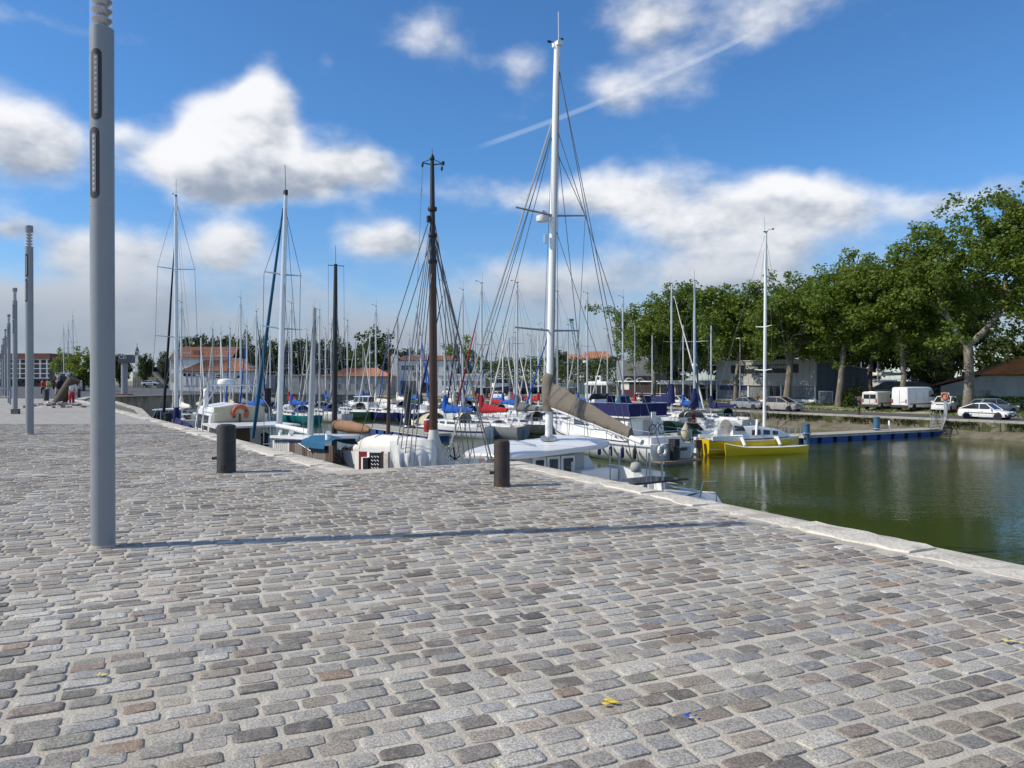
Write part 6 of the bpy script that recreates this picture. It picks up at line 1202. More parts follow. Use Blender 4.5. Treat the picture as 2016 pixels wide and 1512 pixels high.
pile('black pile beside the white cabin cruiser', 400, 80, 768, .30, M_rubber); pile('black pile left of the teal yacht', 527, 82, 766, .34, M_rubber); pile('black pile at the short blue-floated pontoon', 803, 66, 772, .30, M_rubber); pile('short black pile close to the quay edge, left of the cruiser', 330, 42, 816, .2, M_rubber); pile('short black pile right of the cabin cruiser', 521, 30, 858, .14, M_rubber)
fc = thing('fuel_can', 'red fuel can standing on the short pontoon', 'can', uv(54.3, 28.2, WZ + .6)); part('body', MB().lathe([(.28, 0), (.30, .05), (.30, .85), (.26, .92)], 14), G_red, fc, 40); part('lid', MB().lathe([(.30, .92), (.28, 1.0), (.08, 1.02)], 14), M_whitep, fc, 40)
# ------------------------------------------------------------------ the yachts of the marina
taken = [(my.location.xy, 6), (tz.location.xy, 4.5), (lb2.location.xy, 4.5), (wk.location.xy, 5), (gb.location.xy, 5), (sg_.location.xy, 4), (ct.location.xy, 5)]
def moor(px, top, d, L, label, hull='white', cover='blue', genoa='white', yaw=None, seed=0, **k):
    yaw = UYAW + (yaw or 0); H = (HY - top) * d / F + CH - WZ; p = at(px, 748, d); xm = k.pop('xm', .08) * L; pos = (p.x - cos(yaw) * xm, p.y - sin(yaw) * xm); taken.append((Vector(pos), L / 2))
    return sailboat(label, L, pos, yaw, hull, H, cover, genoa, seed=seed, xm=xm / L, **k)
moor(347, 387, 44, 11, 'white yacht with dark furled headsails moored at the left end of the quay', cover='navy', genoa='black', spreaders=(.42, .70), dod='navy', seed=1, yaw=.0)
moor(574, 597, 84, 7.8, 'teal-hulled yacht with blue sail cover', 'teal', 'blue', 'white', seed=2, dod='blue', yaw=.3, tw=.6)
moor(629, 611, 88, 8.6, 'white yacht right of the teal one, blue sprayhood', 'white', None, 'white', seed=3, dod='blue', spreaders=(.5,), yaw=.3, tw=.6)
moor(684, 631, 94, 8.5, 'dark green yacht with grey sprayhood', 'dark green', None, 'grey', seed=4, dod='grey', yaw=.35, tw=.6)
moor(740, 603, 92, 8, 'navy-hulled yacht behind the short pontoon', 'navy', 'white', 'white', seed=5, yaw=.3, tw=.6)
moor(876, 556, 65, 8.6, 'white yacht with navy stripe and bright blue sail cover', 'white', 'blue', 'navy', seed=6, yaw=.32, tw=.55, dod='white', stripe='navy', detail=2, bigcover=1.25, fend=3)
moor(948, 558, 65, 8.4, 'grey yacht with bright red sail cover', 'grey', 'red', 'red', seed=7, yaw=.22, tw=.6, detail=2, bigcover=1.25, fend=2, radar=None)
moor(1018, 557, 68, 8.4, 'charcoal steel yacht with grey sail cover', 'charcoal', 'grey', 'white', seed=8, yaw=.3, tw=.6, dod='grey', bigcover=1.2)
moor(1097, 574, 73, 9.5, 'pale mint yacht with blue furled headsail', 'pale mint', None, 'blue', seed=9, yaw=.35, tw=.6, dod='grey', fend=2)
moor(1156, 578, 84, 10, 'white yacht with radar dome halfway up its mast', 'white', None, None, seed=10, radar=.42)
moor(1226, 586, 82, 10, 'white yacht whose bare mast stands in front of the dark shed', 'white', 'white', None, seed=11)
moor(1322, 559, 78, 11, 'white yacht with large navy sail cover pointing left', 'white', 'navy', 'white', yaw=pi, seed=12, bigcover=1.8, boomz=1.3)
moor(1367, 553, 66, 11.5, 'white yacht with navy sail cover and blue furled headsail, left of the trimaran', 'white', 'navy', 'teal', yaw=-.9, seed=13, bigcover=1.5, dod='white', F0=1.2, F1=1.6, radar=.38)
moor(1400, 641, 76, 8, 'small white yacht with bare short mast behind the trimaran', 'white', 'navy', None, seed=14, dod='green')
moor(474, 587, 92, 10, 'white yacht with grey sail cover in front of the arcaded house', 'white', 'grey', 'white', seed=15, dod='navy')
mots = [motorboat('white motor cruiser with rounded white roof behind the green yacht', 8.5, at(722, 0, 108).xy, UYAW + .5), motorboat('open motorboat under a green tarpaulin beside the motor yacht', 6.5, at(1362, 0, 54).xy, VYAW + .1, 'white', 'green', wheelhouse=False),
        motorboat('small motorboat with navy canopy close to the quay, left of the cruiser', 5.5, at(397, 0, 36.5).xy, UYAW, 'white', 'navy', wheelhouse=False), motorboat('motorboat with beige canopy behind the short pontoon', 6.5, at(828, 0, 67.5).xy, UYAW, 'white', 'beige', wheelhouse=False),
        motorboat('bright blue motorboat moored beneath the far quay, left one', 6, at(1172, 0, 100).xy, UYAW + 2.2, 'bright blue', 'white', wheelhouse=False), motorboat('bright blue motorboat with a blue canopy near the blue sail cover', 6, at(1272, 0, 96).xy, UYAW + 2.2, 'bright blue', 'blue', wheelhouse=False),
        motorboat('little launch under a blue cover beside the slipway', 4.5, at(306, 0, 66).xy, UYAW + .8, 'navy', 'blue', wheelhouse=False), motorboat('red-hulled workboat in the corner by the slipway', 6, at(334, 0, 62).xy, UYAW + 1.2, 'red', None, wheelhouse=True), motorboat('white motorboat with wheelhouse left of the black pile', 7, at(440, 0, 72).xy, UYAW + .3, 'white'),
        motorboat('white motorboat with blue canopy behind the cabin cruiser', 6.5, at(478, 0, 66).xy, UYAW, 'white', 'blue', wheelhouse=False)]
for m in mots: taken.append((m.location.xy, 3.6))
rnd = random.Random(17)
HL = ['white'] * 9 + ['cream', 'navy', 'grey', 'white']; CV = ['blue', 'navy', 'white', 'grey', None, None, 'blue', 'green', 'red', 'beige']; seen = {}
for i, (px, top) in enumerate(((357, 596), (396, 665), (419, 650), (435, 658), (453, 648), (486, 643), (505, 614), (512, 652), (532, 664), (556, 650), (569, 655), (604, 650), (619, 606), (641, 648), (652, 640), (700, 668), (715, 674), (728, 655), (765, 650), (783, 628), (806, 660), (821, 605), (829, 660), (842, 678), (893, 640),
                               (907, 672), (911, 571), (936, 655), (967, 655), (990, 646), (1003, 668), (1014, 655), (1045, 662), (1060, 640), (1072, 650), (1118, 640), (1138, 655), (1196, 650), (1250, 640), (1284, 660), (1345, 640))):
    best = None
    for k in range(60):
        d = rnd.uniform(72, 132); p = at(px, 748, d); u, v = p.dot(UX), p.dot(VX); H = (HY - top) * d / F + CH - WZ
        if not 8.8 <= H <= 15 or d < (72 if px < 535 else 97 if px < 780 else 82) or v > 61 or v < 14 or u > 80 + max(0, v - 8) * 1.28 - 8: continue
        c = min((p.xy - q).length - r for q, r in taken)
        if best is None or c > best[0]: best = (c, d, H)
        if c > 2.6: break
    if best is None: continue
    d, H = best[1:]; L = max(6.2, min(10.5, H * .72 + rnd.uniform(-.6, .4))); hl, cv = rnd.choice(HL), rnd.choice(CV); gn = rnd.choice(('white', 'white', 'white', 'navy', None, 'blue')); dd = rnd.choice((None, 'blue', 'navy', 'grey', None))
    lab = '%s yacht in the rear rows, %s%s, %s' % (hl, '%s sail cover' % cv if cv else 'bare boom', ', %s sprayhood' % dd if dd else '', 'tall mast' if H > 11.5 else 'short mast' if H < 9.8 else 'medium mast')
    seen.setdefault(lab, []).append((px, None)); o = moor(px, top, d, L, lab, hl, cv, gn, rnd.gauss(0, .05) + (pi if rnd.random() < .25 else 0), 100 + i, dod=dd, group='yachts in the rear rows of the marina', detail=1 if d < 95 else 0, mastm=rnd.choice((M_alu, M_alu, M_wmast, M_alug)), wire=.010, spreaders=rnd.choice(((.55,), (.5,), (.45, .72))))
    seen[lab][-1] = (px, o)
for lab, q in seen.items():
    q.sort(key=lambda e: e[0])
    if len(q) > 1:
        for i, (px, o) in enumerate(q): o['label'] = lab + ', ' + ('leftmost such' if i == 0 else 'rightmost such' if i == len(q) - 1 else ('second', 'third', 'fourth', 'fifth')[i - 1] + ' from left')
# yachts laid up ashore
def ashore(px, top, d, L, ground, label, hull='white', cover='white', yaw=0.0, seed=0):
    p = at(px, 748, d); o = sailboat(label, L, p, yaw, hull, (HY - top) * d / F + CH - ground - 1.3, cover, None, seed=seed, detail=1); o.location.z = ground + 1.3
    part('keel', MB().prism([(-.6, -1.3), (.5, -1.3), (.8, -.2), (-.8, -.2)], -.09, .09), HC['navy'], o)
    for x in (-.2, .15):
        for sg in (-1, 1): part('shore_prop', MB().tube([(x * L, sg * L * .20, -1.3), (x * L, sg * L * .12, .1)], .05, 5), M_steel, o)
ashore(1740, 655, 104, 9.5, -1.1, 'white yacht laid up ashore behind the vans, white sail cover', cover='white', yaw=2.6, seed=31); ashore(1706, 672, 108, 9, -1.1, 'white yacht laid up ashore behind the dark bush', cover='white', yaw=2.4, seed=32); ashore(1404, 690, 112, 9, -1.2, 'white yacht laid up ashore left of the workshop', cover=None, yaw=2.4, seed=33)
ashore(125, 648, 118, 6.5, -.1, 'dark yacht ashore with white mast left of the bright green trees', 'charcoal', None, 2.0, 34); ashore(134, 642, 126, 6.5, -.1, 'dark yacht ashore, middle one of three masts before the bright green trees', 'navy', None, 2.0, 35); ashore(143, 623, 121, 7, -.1, 'dark yacht ashore with the tallest of three masts before the bright green trees', 'charcoal', None, 2.0, 36)
def mot_ashore(label, L, px, d, ground, yaw, hull, canopy=None, wheelhouse=True):
    o = motorboat(label, L, at(px, 0, d).xy, yaw, hull, canopy, wheelhouse=wheelhouse); o.location.z = ground + .9
    for x in (-.25, .2): part('trestle', MB().box(x * L - .1, x * L + .1, -L * .15, L * .15, -.9, -.2), M_wood, o)
mot_ashore('navy motor launch laid up ashore above the red car', 9.5, 1052, 138, -1.5, .2, 'navy', 'navy', False); mot_ashore('dark motor launch laid up ashore above the white hatchback', 9, 980, 142, -1.5, .3, 'charcoal'); mot_ashore('white launch ashore, half hidden by the big white mast', 8, 1090, 140, -1.5, 2.9, 'grey')
# ================================================================== vehicles
def paint(name, col): return mat('car_paint_' + name, col, .22, var=.02, dirt=tuple(x * .9 for x in col), dscale=1.2, dlo=.6, dhi=.9)
P_white = paint('white', (.74, .74, .73)); P_silver = paint('silver', (.36, .34, .31)); P_grey = paint('grey', (.24, .26, .28)); P_red = paint('red', (.42, .015, .015)); P_cream = paint('cream', (.62, .60, .54)); P_blue = paint('slate', (.20, .22, .26))
M_tyre = mat('tyre', (.016, .016, .017), .85); M_rim = mat('wheel_rim', (.55, .56, .57), .35, .6); M_tail = mat('tail_lamp', (.35, .01, .01), .3); M_head = mat('head_lamp', (.70, .72, .74), .15); M_bump = mat('bumper_plastic', (.030, .031, .034), .7); M_plate = mat('number_plate', (.70, .70, .66), .5)
def wheels(root, xs, w_, R):
    for x in xs:
        for sg in (-1, 1):
            rot = lambda prof, y0: [[(x + r_ * cos(a), y0 + sg * y, R + r_ * sin(a)) for a in [2 * pi * i / 20 for i in range(20)]] for r_, y in prof]
            wl_ = part('wheel', MB().loft(rot(((R * .6, -.1), (R * .97, -.1), (R, -.05), (R, .06), (R * .96, .10), (R * .64, .105)), sg * (w_ - .10))), M_tyre, root, 50)
            part('rim', MB().loft(rot(((R * .66, .05), (R * .64, .10), (R * .2, .085), (.02, .095)), sg * (w_ - .10))), M_rim, wl_, 50)
            part('wheel_arch', MB().loft(rot(((R * 1.17, -.25), (R * 1.17, .012), (R * .5, .012)), sg * (w_ - .02))), M_bump, root)
def car(label, pos, yaw, pnt, L=4.15, W=1.68, H=1.40, wb=2.5, belt=.86, hood=.80, xa=(.26, .02), xc=(-.44, -.30), tail=.86, name='parked_car', strip=True, z=None, R=.30, sc=.94, trim=None):
    """hatchback / estate body: xa = windscreen foot and head, xc = rear window foot and head (fractions of length from the middle)"""
    root = thing(name, label, 'car', pos, yaw); root.scale = (sc, sc, sc); w_ = W / 2
    def hz(t):                                   # top edge of the lower body along the length
        if t > xa[0]: return hood - (t - xa[0]) / (.5 - xa[0]) * .16
        if t < xc[0]: return tail
        return belt
    rings = []
    for t, ws, zb in ((-.5, .80, .36), (-.485, .93, .27), (-.44, .985, .22), (-.30, 1, .20), (0, 1, .20), (xa[0] - .02, 1, .20), (xa[0] + .02, 1, .20), (.36, .985, .20), (.44, .93, .22), (.485, .82, .27), (.5, .68, .34)):
        zt = hz(t) - (.10 if abs(t) > .495 else .03 if abs(t) > .48 else 0); k = ws * w_
        rings.append([(t * L, -k * .96, zb), (t * L, -k, zb + .16), (t * L, -k, zb + (zt - zb) * .72), (t * L, -k * .95, zt - .03), (t * L, -k * .84, zt), (t * L, 0, zt + .025), (t * L, k * .84, zt), (t * L, k * .95, zt - .03), (t * L, k, zb + (zt - zb) * .72), (t * L, k, zb + .16), (t * L, k * .96, zb)])
    part('body', MB().loft(rings), pnt, root, 40)
    gl = [[(xa[0] * L, -w_ * .84, hz(xa[0] + .01) + .01), (xa[0] * L, w_ * .84, hz(xa[0] + .01) + .01), (xc[0] * L, w_ * .86, hz(xc[0] - .01) + .01), (xc[0] * L, -w_ * .86, hz(xc[0] - .01) + .01)], [(xa[1] * L, -w_ * .70, H - .05), (xa[1] * L, w_ * .70, H - .05), (xc[1] * L, w_ * .68, H - .07), (xc[1] * L, -w_ * .68, H - .07)]]
    g_ = part('glazing', MB().loft(gl), M_acry, root)
    part('roof', trunk_mb([(xc[1] * L - .06, w_ * .67, H - .11, .06), (xc[1] * L * .6, w_ * .71, H - .08, .085), (xa[1] * L * .5, w_ * .72, H - .075, .085), (xa[1] * L + .05, w_ * .69, H - .10, .06)], .3), pnt, root, 40)
    for sg in (-1, 1):
        for i, nm in ((0, 'windscreen_pillar'), (3, 'rear_pillar')):
            a, b = Vector(gl[0][i]), Vector(gl[1][i]); a.y = abs(a.y) * sg; b.y = abs(b.y) * sg; part(nm, MB().bar(a + Vector((0, sg * .008, 0)), b + Vector((0, sg * .008, 0)), .07 if i == 0 else .15, .07), pnt, root)
        xm_ = -.06 * L; part('door_pillar', MB().bar((xm_, sg * w_ * .855, belt), (xm_ - .03, sg * w_ * .715, H - .06), .07, .05), pnt, root); part('window_rail', MB().bar((xa[0] * L, sg * w_ * .865, belt + .0), (xc[0] * L, sg * w_ * .875, belt + .01), .05, .04), pnt, root)
        for x in (.22 * L, -.055 * L, -.25 * L): part('door_gap', MB().box(x - .008, x + .008, sg * w_ * 1.0 - .006, sg * w_ * 1.0 + .004, .34, belt - .12), M_bump, root)
        part('door_handle', MB().box(-.02 * L, .025 * L, sg * w_ - .01, sg * w_ + .03, belt - .20, belt - .17), M_bump if strip else pnt, root); part('wing_mirror', MB().obox((xa[0] * L - .22, sg * (w_ + .06), belt + .05), (.12, .20, .13)), pnt, root)
        if strip: part('rubbing_strip', MB().box(-.33 * L, .29 * L, sg * w_ - .01, sg * w_ + .018, .50, .57), M_bump, root)
        part('head_lamp', MB().obox((.472 * L, sg * w_ * .62, hood - .16), (.16, .36, .13), -sg * .35), M_head, root); part('tail_lamp', MB().obox((-.482 * L, sg * w_ * .80, tail - .14), (.12, .26, .24), sg * .2), M_tail, root)
    part('front_bumper', MB().loft([[(x * L, y * w_, z_) for x, y in ((.44, -.96), (.508, -.72), (.508, .72), (.44, .96))] for z_ in (.26, .46)]), trim or (M_bump if strip else pnt), root); part('rear_bumper', MB().loft([[(-x * L, y * w_, z_) for x, y in ((.44, -.97), (.508, -.82), (.508, .82), (.44, .97))] for z_ in (.30, .50)]), trim or (M_bump if strip else pnt), root)
    part('grille', MB().box(.492 * L, .505 * L, -.35, .35, hood - .24, hood - .16), M_bump, root)
    for s_ in (-1, 1): part('number_plate', MB().box(s_ * .509 * L - .01, s_ * .509 * L + .012, -.26, .26, .36, .46), M_plate, root)
    wheels(root, (wb / 2, -wb / 2), w_, R); return root
def van(label, pos, yaw, pnt, L, W, H, wb, nose, front_h, name='parked_van', rear_glass=True, sc=.94, R=.33):
    root = thing(name, label, 'van', pos, yaw); root.scale = (sc, sc, sc); w_ = W / 2; rings = []
    for x, zt, ws in ((-L / 2, H * .93, .90), (-L / 2 + .05, H * .98, .96), (-L / 2 + .25, H, 1), (L / 2 - nose - .9, H, 1), (L / 2 - nose - .55, H * .97, .98), (L / 2 - nose, front_h + .08, .97), (L / 2 - nose * .5, front_h, .95), (L / 2 - .06, front_h - .16, .9), (L / 2, front_h - .30, .80)):
        k = w_ * ws; c = .16 if zt > front_h + .3 else .06
        rings.append([(x, -k, .32), (x, -k, zt * .5), (x, -k * .985, zt * .80), (x, -k * .93, zt - c * .5), (x, -k * .80, zt), (x, 0, zt + .02), (x, k * .80, zt), (x, k * .93, zt - c * .5), (x, k * .985, zt * .80), (x, k, zt * .5), (x, k, .32)])
    part('body', MB().loft(rings), pnt, root, 35); xf = L / 2 - nose
    part('windscreen', MB().add([(xf - .02, -w_ * .86, front_h + .12), (xf - .02, w_ * .86, front_h + .12), (xf - .53, w_ * .82, H * .96), (xf - .53, -w_ * .82, H * .96)], [(0, 1, 2, 3)]).add([(xf + .01, -w_ * .86, front_h + .12), (xf + .01, w_ * .86, front_h + .12), (xf - .50, w_ * .82, H * .965), (xf - .50, -w_ * .82, H * .965)], [(0, 1, 2, 3)]), M_acry, root)
    for sg in (-1, 1):
        part('cab_window', MB().add([(xf - .25, sg * (w_ + .004), front_h + .08), (xf - 1.1, sg * (w_ + .004), front_h + .08), (xf - 1.1, sg * (w_ * .985 + .006), H * .84), (xf - .60, sg * (w_ * .985 + .006), H * .84)], [(0, 1, 2, 3)]), M_acry, root); part('side_rail', MB().box(-L / 2 + .3, xf - .2, sg * w_ - .01, sg * w_ + .02, .62, .72), M_bump, root)
        part('wing_mirror', MB().obox((xf - .3, sg * (w_ + .12), front_h + .25), (.10, .2, .28)), M_bump, root); part('tail_lamp', MB().box(-L / 2 - .025, -L / 2 + .1, sg * w_ * .80 - .05, sg * w_ * .80 + .09, .75, 1.15), M_tail, root); part('head_lamp', MB().obox((L / 2 - .12, sg * w_ * .68, front_h - .38), (.2, .34, .22)), M_head, root)
        for x in (xf - 1.15, -.05, -L * .25): part('door_gap', MB().box(x - .01, x + .01, sg * w_ - .003, sg * w_ + .006, .45, H * .78), M_bump, root)
        if rear_glass: part('rear_window', MB().box(-L / 2 - .035, -L / 2 - .01, (.06 if sg > 0 else -w_ * .72), (w_ * .72 if sg > 0 else -.06), H * .60, H * .84), M_acry, root)
    part('rear_door_gap', MB().box(-L / 2 - .02, -L / 2 + .02, -.012, .012, .55, H * .88), M_bump, root); part('rear_bumper', MB().box(-L / 2 - .12, -L / 2 + .1, -w_ * .95, w_ * .95, .30, .55), M_bump, root); part('front_bumper', MB().box(L / 2 - .1, L / 2 + .1, -w_ * .9, w_ * .9, .28, .55), M_bump, root); part('number_plate', MB().box(-L / 2 - .05, -L / 2 - .02, -w_ * .6, -w_ * .05, H * .36, H * .36 + .13), M_plate, root)
    wheels(root, (wb / 2 + .1, -wb / 2 + .05), w_, R); return root
QY = UYAW + pi                                     # nose towards the right end of the quay
rz_ = RZ + .008
car('white three-door hatchback driving along the far quay', far(1942, 69.6, rz_), QY, P_white, 4.17, 1.70, 1.40, 2.54, .84, .78, (.24, .06), (-.46, -.20), .88, 'hatchback_car', sc=.97)
car('silver compact people carrier on the far quay in front of the workshop', far(1541, 69.6, rz_), QY, P_silver, 4.28, 1.75, 1.62, 2.76, .95, .92, (.33, .02), (-.47, -.38), .96, strip=False, R=.32)
car('grey saloon parked left of the silver people carrier', far(1474, 71.6, rz_), QY, P_grey, 4.5, 1.75, 1.42, 2.7, .88, .82, (.22, .02), (-.34, -.20), .92, strip=False)
car('white hatchback parked beside the navy sail cover', far(1336, 70.5, rz_), QY + .1, P_white, 3.9, 1.66, 1.44, 2.45, .87, .80, (.27, .06), (-.46, -.36), .9)
car('small red hatchback on the far quay below the laid-up navy launch', far(1016, 70.2, rz_), QY, P_red, 3.8, 1.64, 1.42, 2.4, .86, .80, (.26, .04), (-.46, -.34), .9)
car('white hatchback on the far quay left of the red car', far(982, 73, rz_), QY, P_white, 3.9, 1.66, 1.44, 2.45, .87, .80, (.27, .06), (-.46, -.36), .9, strip=False)
car('white hatchback parked in front of the low white annex', at(889, 777, 150), QY + .3, P_white, 4.0, 1.66, 1.44, 2.45, .87, .80, (.27, .06), (-.46, -.36), .9)
car('white car parked before the concrete ramp building at the far left', at(296, 759, 190), .2, P_white, 4.4, 1.7, 1.42, 2.6, .88, .82, (.25, .04), (-.40, -.26), .92)
car('white compact SUV parked facing the water behind the lifebuoy post', far(1860, 76.6, verge_z(76.6)), VYAW + pi + .25, P_white, 4.2, 1.78, 1.58, 2.55, .98, .96, (.28, .05), (-.45, -.36), 1.0, strip=False, R=.34)
car('slate-grey estate car parked behind the white three-door hatchback', far(1957, 76.2, verge_z(76.2)), VYAW - .5, P_blue, 4.3, 1.76, 1.48, 2.6, .92, .86, (.25, .03), (-.47, -.34), .95, strip=False)
van('tall white panel van parked between the plane trees', far(1803, 77.2, verge_z(77.2)), VYAW - .12, P_white, 5.3, 1.98, 2.45, 3.3, .75, 1.32, rear_glass=False)
van('older cream van with rear windows parked left of the tall van', far(1732, 77.0, verge_z(77)), VYAW + .1, P_cream, 4.7, 1.84, 1.95, 2.9, .75, 1.12)
# ================================================================== quay furniture
lbp = thing('lifebuoy_post', 'grey post with orange ring lifebuoy on the far quay edge', 'lifebuoy', far(1862, 66.85, RZ + .03), FYAW)
part('post', MB().box(-.12, .12, -.08, .08, 0, 2.1), M_alug, lbp); part('backboard', MB().box(-.34, .34, -.10, -.082, 1.5, 2.2), M_conc, lbp); part('ring', MB().tube([(.27 * cos(a), -.16, 1.9 + .27 * sin(a)) for a in [2 * pi * i / 20 for i in range(21)]], .075, 8), mat('faded_orange', (.42, .13, .07), .6), lbp, 60); part('rope_bag', MB().box(-.1, .1, -.2, -.1, 1.72, 2.0), mat('pale_red', (.5, .18, .14), .7), lbp)
gw = thing('gangway', 'grey tubular gangway leading down to the walkway pontoon', 'gangway', far(1856, 66.2, RZ), FYAW)
for y in (-.45, .45):
    part('handrail', MB().tube([(y - .9, .6, .75), (y - .4, -.6, .65), (y + .7, -2.2, .0)], .03, 6), M_alug, gw); part('side_beam', MB().tube([(y - .4, .4, .05), (y + .6, -2.2, -.75)], .06, 6), M_alug, gw)
    for k in range(4): part('upright', MB().tube([(y - .4 + k * .3, .2 - k * .75, .0 - k * .2), (y - .4 + k * .3, .2 - k * .75, .65 - k * .2)], .025, 5), M_alug, gw)
for k in range(8): part('tread', MB().obox((.0 - .4 + .125 * k + .06, .3 - .33 * k, .04 - .105 * k), (.95, .26, .03)), M_board, gw)
sl_ = thing('street_lamp', 'tall slim grey street lamp in front of the workshop', 'street lamp', far(1457, 75.5, verge_z(75.5)), FYAW); part('pole', MB().tube([(0, 0, 0), (0, 0, 5), (0, 0, 8.2)], [.09, .07, .05], 10), M_alug, sl_, 60); part('lamp_head', MB().obox((-.25, 0, 8.25), (.75, .22, .12)), M_whitep, sl_); part('door', MB().box(-.05, .05, -.105, -.08, .5, 1.0), M_bump, sl_)
bp_ = thing('quay_bollard', 'short dark bollard on the far quay left of the cream van', 'bollard', far(1691, 66.9, RZ + .03)); part('body', MB().lathe([(.14, 0), (.12, .1), (.12, .6), (.17, .66), (.16, .75), (.02, .8)], 14), M_rust, bp_, 40); part('foot', MB().lathe([(.2, -.02), (.2, .03)], 14), M_rust, bp_)
wp = thing('pontoon_post', 'slim white post on the walkway pontoon between the two blue piles', 'post', uv(35, 60.2, WZ + .6)); part('post', MB().lathe([(.08, 0), (.08, .75), (.05, .8)], 10), M_whitep, wp, 40); part('foot', MB().lathe([(.15, -.005), (.15, .03)], 10), M_steel, wp)
br_ = thing('tube_barrier', 'grey tubular barrier on the quay at the left edge of the picture', 'barrier', at(2, 775, 50).xy.to_3d()); part('rail', MB().tube([(-2, 0, .05), (-2, 0, .9), (-1.9, 0, 1.0), (.5, 0, 1.0), (.6, 0, .9), (.6, 0, 0)], .05, 8), M_post, br_, 60); part('lower_rail', MB().tube([(-2, 0, .5), (.6, 0, .5)], .035, 6), M_post, br_)
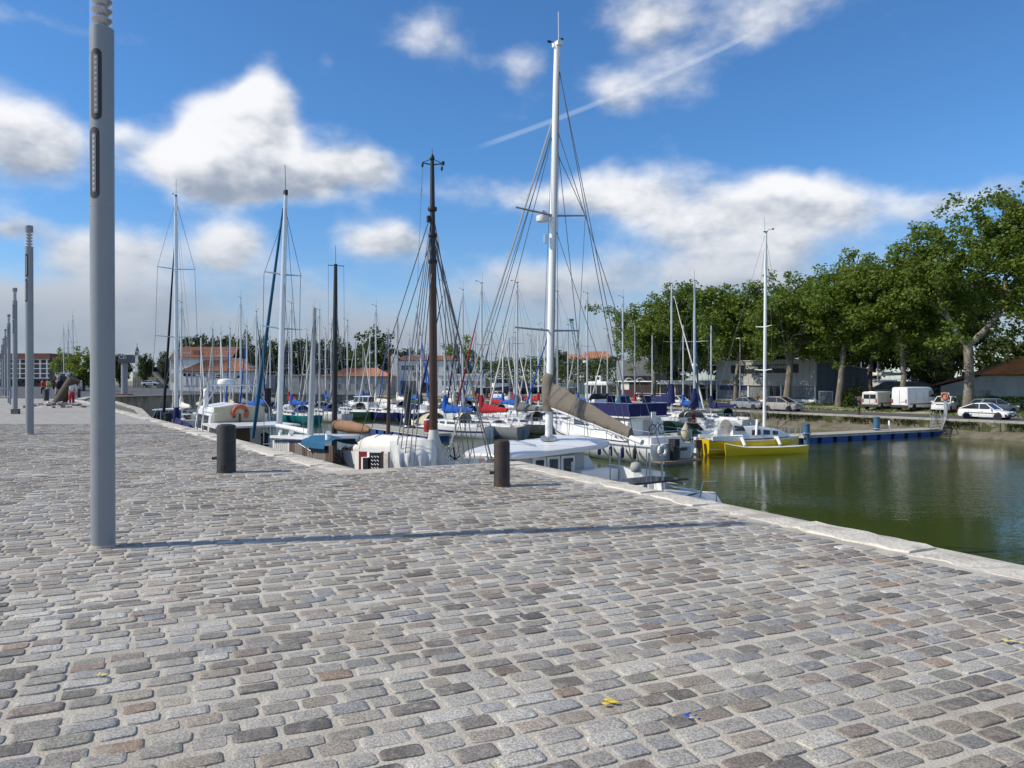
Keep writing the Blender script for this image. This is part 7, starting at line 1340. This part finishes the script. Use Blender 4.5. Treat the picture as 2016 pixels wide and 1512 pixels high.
# ================================================================== people
def skin_obj(name, verts, edges, radii, m, parent, lvl=1, root_i=0):
    me = bpy.data.meshes.new(name); me.from_pydata(verts, edges, []); me.materials.append(m); o = link(name, me, parent)
    o.modifiers.new('skin', 'SKIN').use_smooth_shade = True; sk = me.skin_vertices[0].data
    for i, r_ in enumerate(radii): sk[i].radius = (r_, r_) if not isinstance(r_, tuple) else r_; sk[i].use_root = (i == root_i)
    s_ = o.modifiers.new('subsurf', 'SUBSURF'); s_.levels = lvl; s_.render_levels = lvl; return o
M_skin = mat('skin', (.42, .24, .17), .6); M_hairg = mat('grey_hair', (.32, .31, .30), .8); M_hairb = mat('dark_hair', (.03, .022, .018), .7); M_shoe = mat('shoes', (.55, .55, .54), .7)
def person(label, p, yaw, top, legs, hair, stride=.22, h=1.74, lean=.03, shoe=None):
    root = thing('person', label, 'person', p, yaw); k = h / 1.74; S_ = lambda v: [tuple(c * k for c in q) for q in v]
    hipz, s = .92, stride
    kn = [(.06 + s * .6, -.09, .50), (.05 - s * .35, .09, .49)]; an = [(s, -.09, .09), (-s * 1.1, .09, .13)]; toe = [(s + .17, -.10, .04), (-s * 1.1 + .16, .10, .05)]
    sh = [(lean, -.18, 1.42), (lean, .18, 1.42)]; elb = [(lean - .10 - s * .2, -.24, 1.15), (lean + .06 + s * .3, .24, 1.15)]; wr = [(lean - .02 - s * .2, -.25, .90), (lean + .22 + s * .3, .23, .95)]
    bv = [(0, 0, hipz), (lean * .5, 0, 1.15), (lean, 0, 1.38), (lean + .01, 0, 1.50), (lean + .03, 0, 1.60), (lean + .03, 0, 1.70)]; be = [(0, 1), (1, 2), (2, 3), (3, 4), (4, 5)]; br2 = [.13, .12, .12, .052, .085, .07]
    def chain(base, pts, rs):
        i0 = base
        for q, r_ in zip(pts, rs): bv.append(q); br2.append(r_); be.append((i0, len(bv) - 1)); i0 = len(bv) - 1
        return i0
    for i in (0, 1):
        w_ = chain(2, [sh[i], elb[i], wr[i]], [.05, .04, .027]); pm = tuple(a + b for a, b in zip(wr[i], (.01, 0, -.07))); pi_ = chain(w_, [pm], [.032]); sg = -1 if i == 0 else 1
        for j, (dx, ln) in enumerate(((-.03, .075), (-.01, .09), (.012, .085), (.03, .065))): f1 = (pm[0] + dx, pm[1] - sg * .005, pm[2] - ln * .55); f2 = (pm[0] + dx * 1.1 + .012, pm[1] - sg * .02, pm[2] - ln); chain(pi_, [f1, f2], [.0095, .008])
        th = (pm[0] + .05, pm[1] - sg * .01, pm[2] + .005); chain(pi_, [th, (th[0] + .012, th[1], th[2] - .035)], [.011, .009])
        chain(0, [(0, kn[i][1], hipz - .06), kn[i], an[i], toe[i]], [.095, .065, .042, .035])
    skin_obj('body', S_(bv), be, [r_ * k for r_ in br2], M_skin, root)
    jv = [(0, 0, hipz - .02), (lean * .5, 0, 1.15), (lean, 0, 1.36), (lean + .01, 0, 1.455)]; je = [(0, 1), (1, 2), (2, 3)]; jr = [(.17, .145), (.165, .14), (.17, .13), (.075, .07)]
    for i in (0, 1): b = len(jv); jv += [sh[i], elb[i], wr[i]]; je += [(2, b), (b, b + 1), (b + 1, b + 2)]; jr += [.078, .062, .048]
    skin_obj('jacket', S_(jv), je, [tuple(c * k for c in r_) if isinstance(r_, tuple) else r_ * k for r_ in jr], top, root)
    tv = [(0, 0, hipz + .02), (0, 0, hipz - .05)]; te = [(0, 1)]; tr2 = [.145, .135]
    for i in (0, 1): b = len(tv); tv += [(0, kn[i][1], hipz - .10), kn[i], an[i]]; te += [(1, b), (b, b + 1), (b + 1, b + 2)]; tr2 += [.105, .082, .062]
    skin_obj('trousers', S_(tv), te, [r_ * k for r_ in tr2], legs, root)
    for i in (0, 1): skin_obj('shoe', S_([(an[i][0] - .05, an[i][1], .045 + an[i][2] - .09), (toe[i][0] * .5 + an[i][0] * .5, an[i][1], .04 + an[i][2] - .09), (toe[i][0] + .03, toe[i][1], .035 + max(0, an[i][2] - .10))]), [(0, 1), (1, 2)], [.045, .045, .036], shoe or M_shoe, root)
    part('hair', MB().lathe([(.02, -.02), (.095, -.01), (.105, .05), (.09, .10), (.05, .135), (.01, .145)], 14, (lean * k + .005, 0, 1.60 * k)), hair, root, 60)
    fz = 1.625 * k; fx_ = (lean + .03) * k + .083
    for sg in (-1, 1): part('eye', MB().lathe([(.002, -.008), (.009, 0), (.002, .008)], 8, (fx_, sg * .032, fz + .02)), M_rubber, root); part('ear', MB().obox(((lean + .02) * k, sg * .092, fz + .005), (.03, .016, .055)), M_skin, root)
    part('nose', MB().obox((fx_ + .012, 0, fz - .01), (.03, .02, .04)), M_skin, root); part('mouth', MB().obox((fx_ + .0, 0, fz - .05), (.012, .045, .010)), M_tail, root)
    return root
T_navy = cloth('navy_jacket', (.010, .012, .020)); T_red = cloth('red_jacket', (.40, .02, .05)); T_olive = cloth('olive_trousers', (.075, .080, .060)); T_dark = cloth('dark_trousers', (.015, .015, .018)); T_lime = cloth('lime_top', (.38, .45, .10)); T_white = cloth('white_trousers', (.50, .50, .52)); T_must = cloth('mustard_jacket', (.22, .12, .02)); T_pale = cloth('pale_top', (.6, .58, .55))
G_ = lambda px, d, z=0.0: Vector(((px - CX) / F * d, d, z))
person('person in a dark navy jacket and olive trousers walking away behind the leaning pipe', G_(115, 46), 2.1, T_navy, T_olive, M_hairg, .2, 1.86); person('person in red trousers and white shoes half hidden by the leaning pipe', G_(141, 45.5), 2.1, T_pale, T_red, M_hairg, .3, 1.70)
person('person in a red jacket and dark trousers walking in the distance', G_(84, 78), 2.0, T_red, T_dark, M_hairb, .2, 1.70); person('person in a lime top and white trousers beside the one in red', G_(94.5, 80), 2.0, T_lime, T_white, M_hairb, .2, 1.72)
person('person in a mustard jacket standing behind the parked cars', far(1491, 73.4, RZ + .01), -1.6, T_must, T_dark, M_hairb, .05, 1.75); person('person in dark clothes standing above the blue motorboats, left one', far(1251, 68.2, RZ + .01), -1.7, T_navy, T_dark, M_hairb, .05, 1.75); person('person in dark clothes standing above the blue motorboats, right one', far(1263, 68.0, RZ + .01), -1.9, T_dark, T_dark, M_hairb, .05, 1.72)
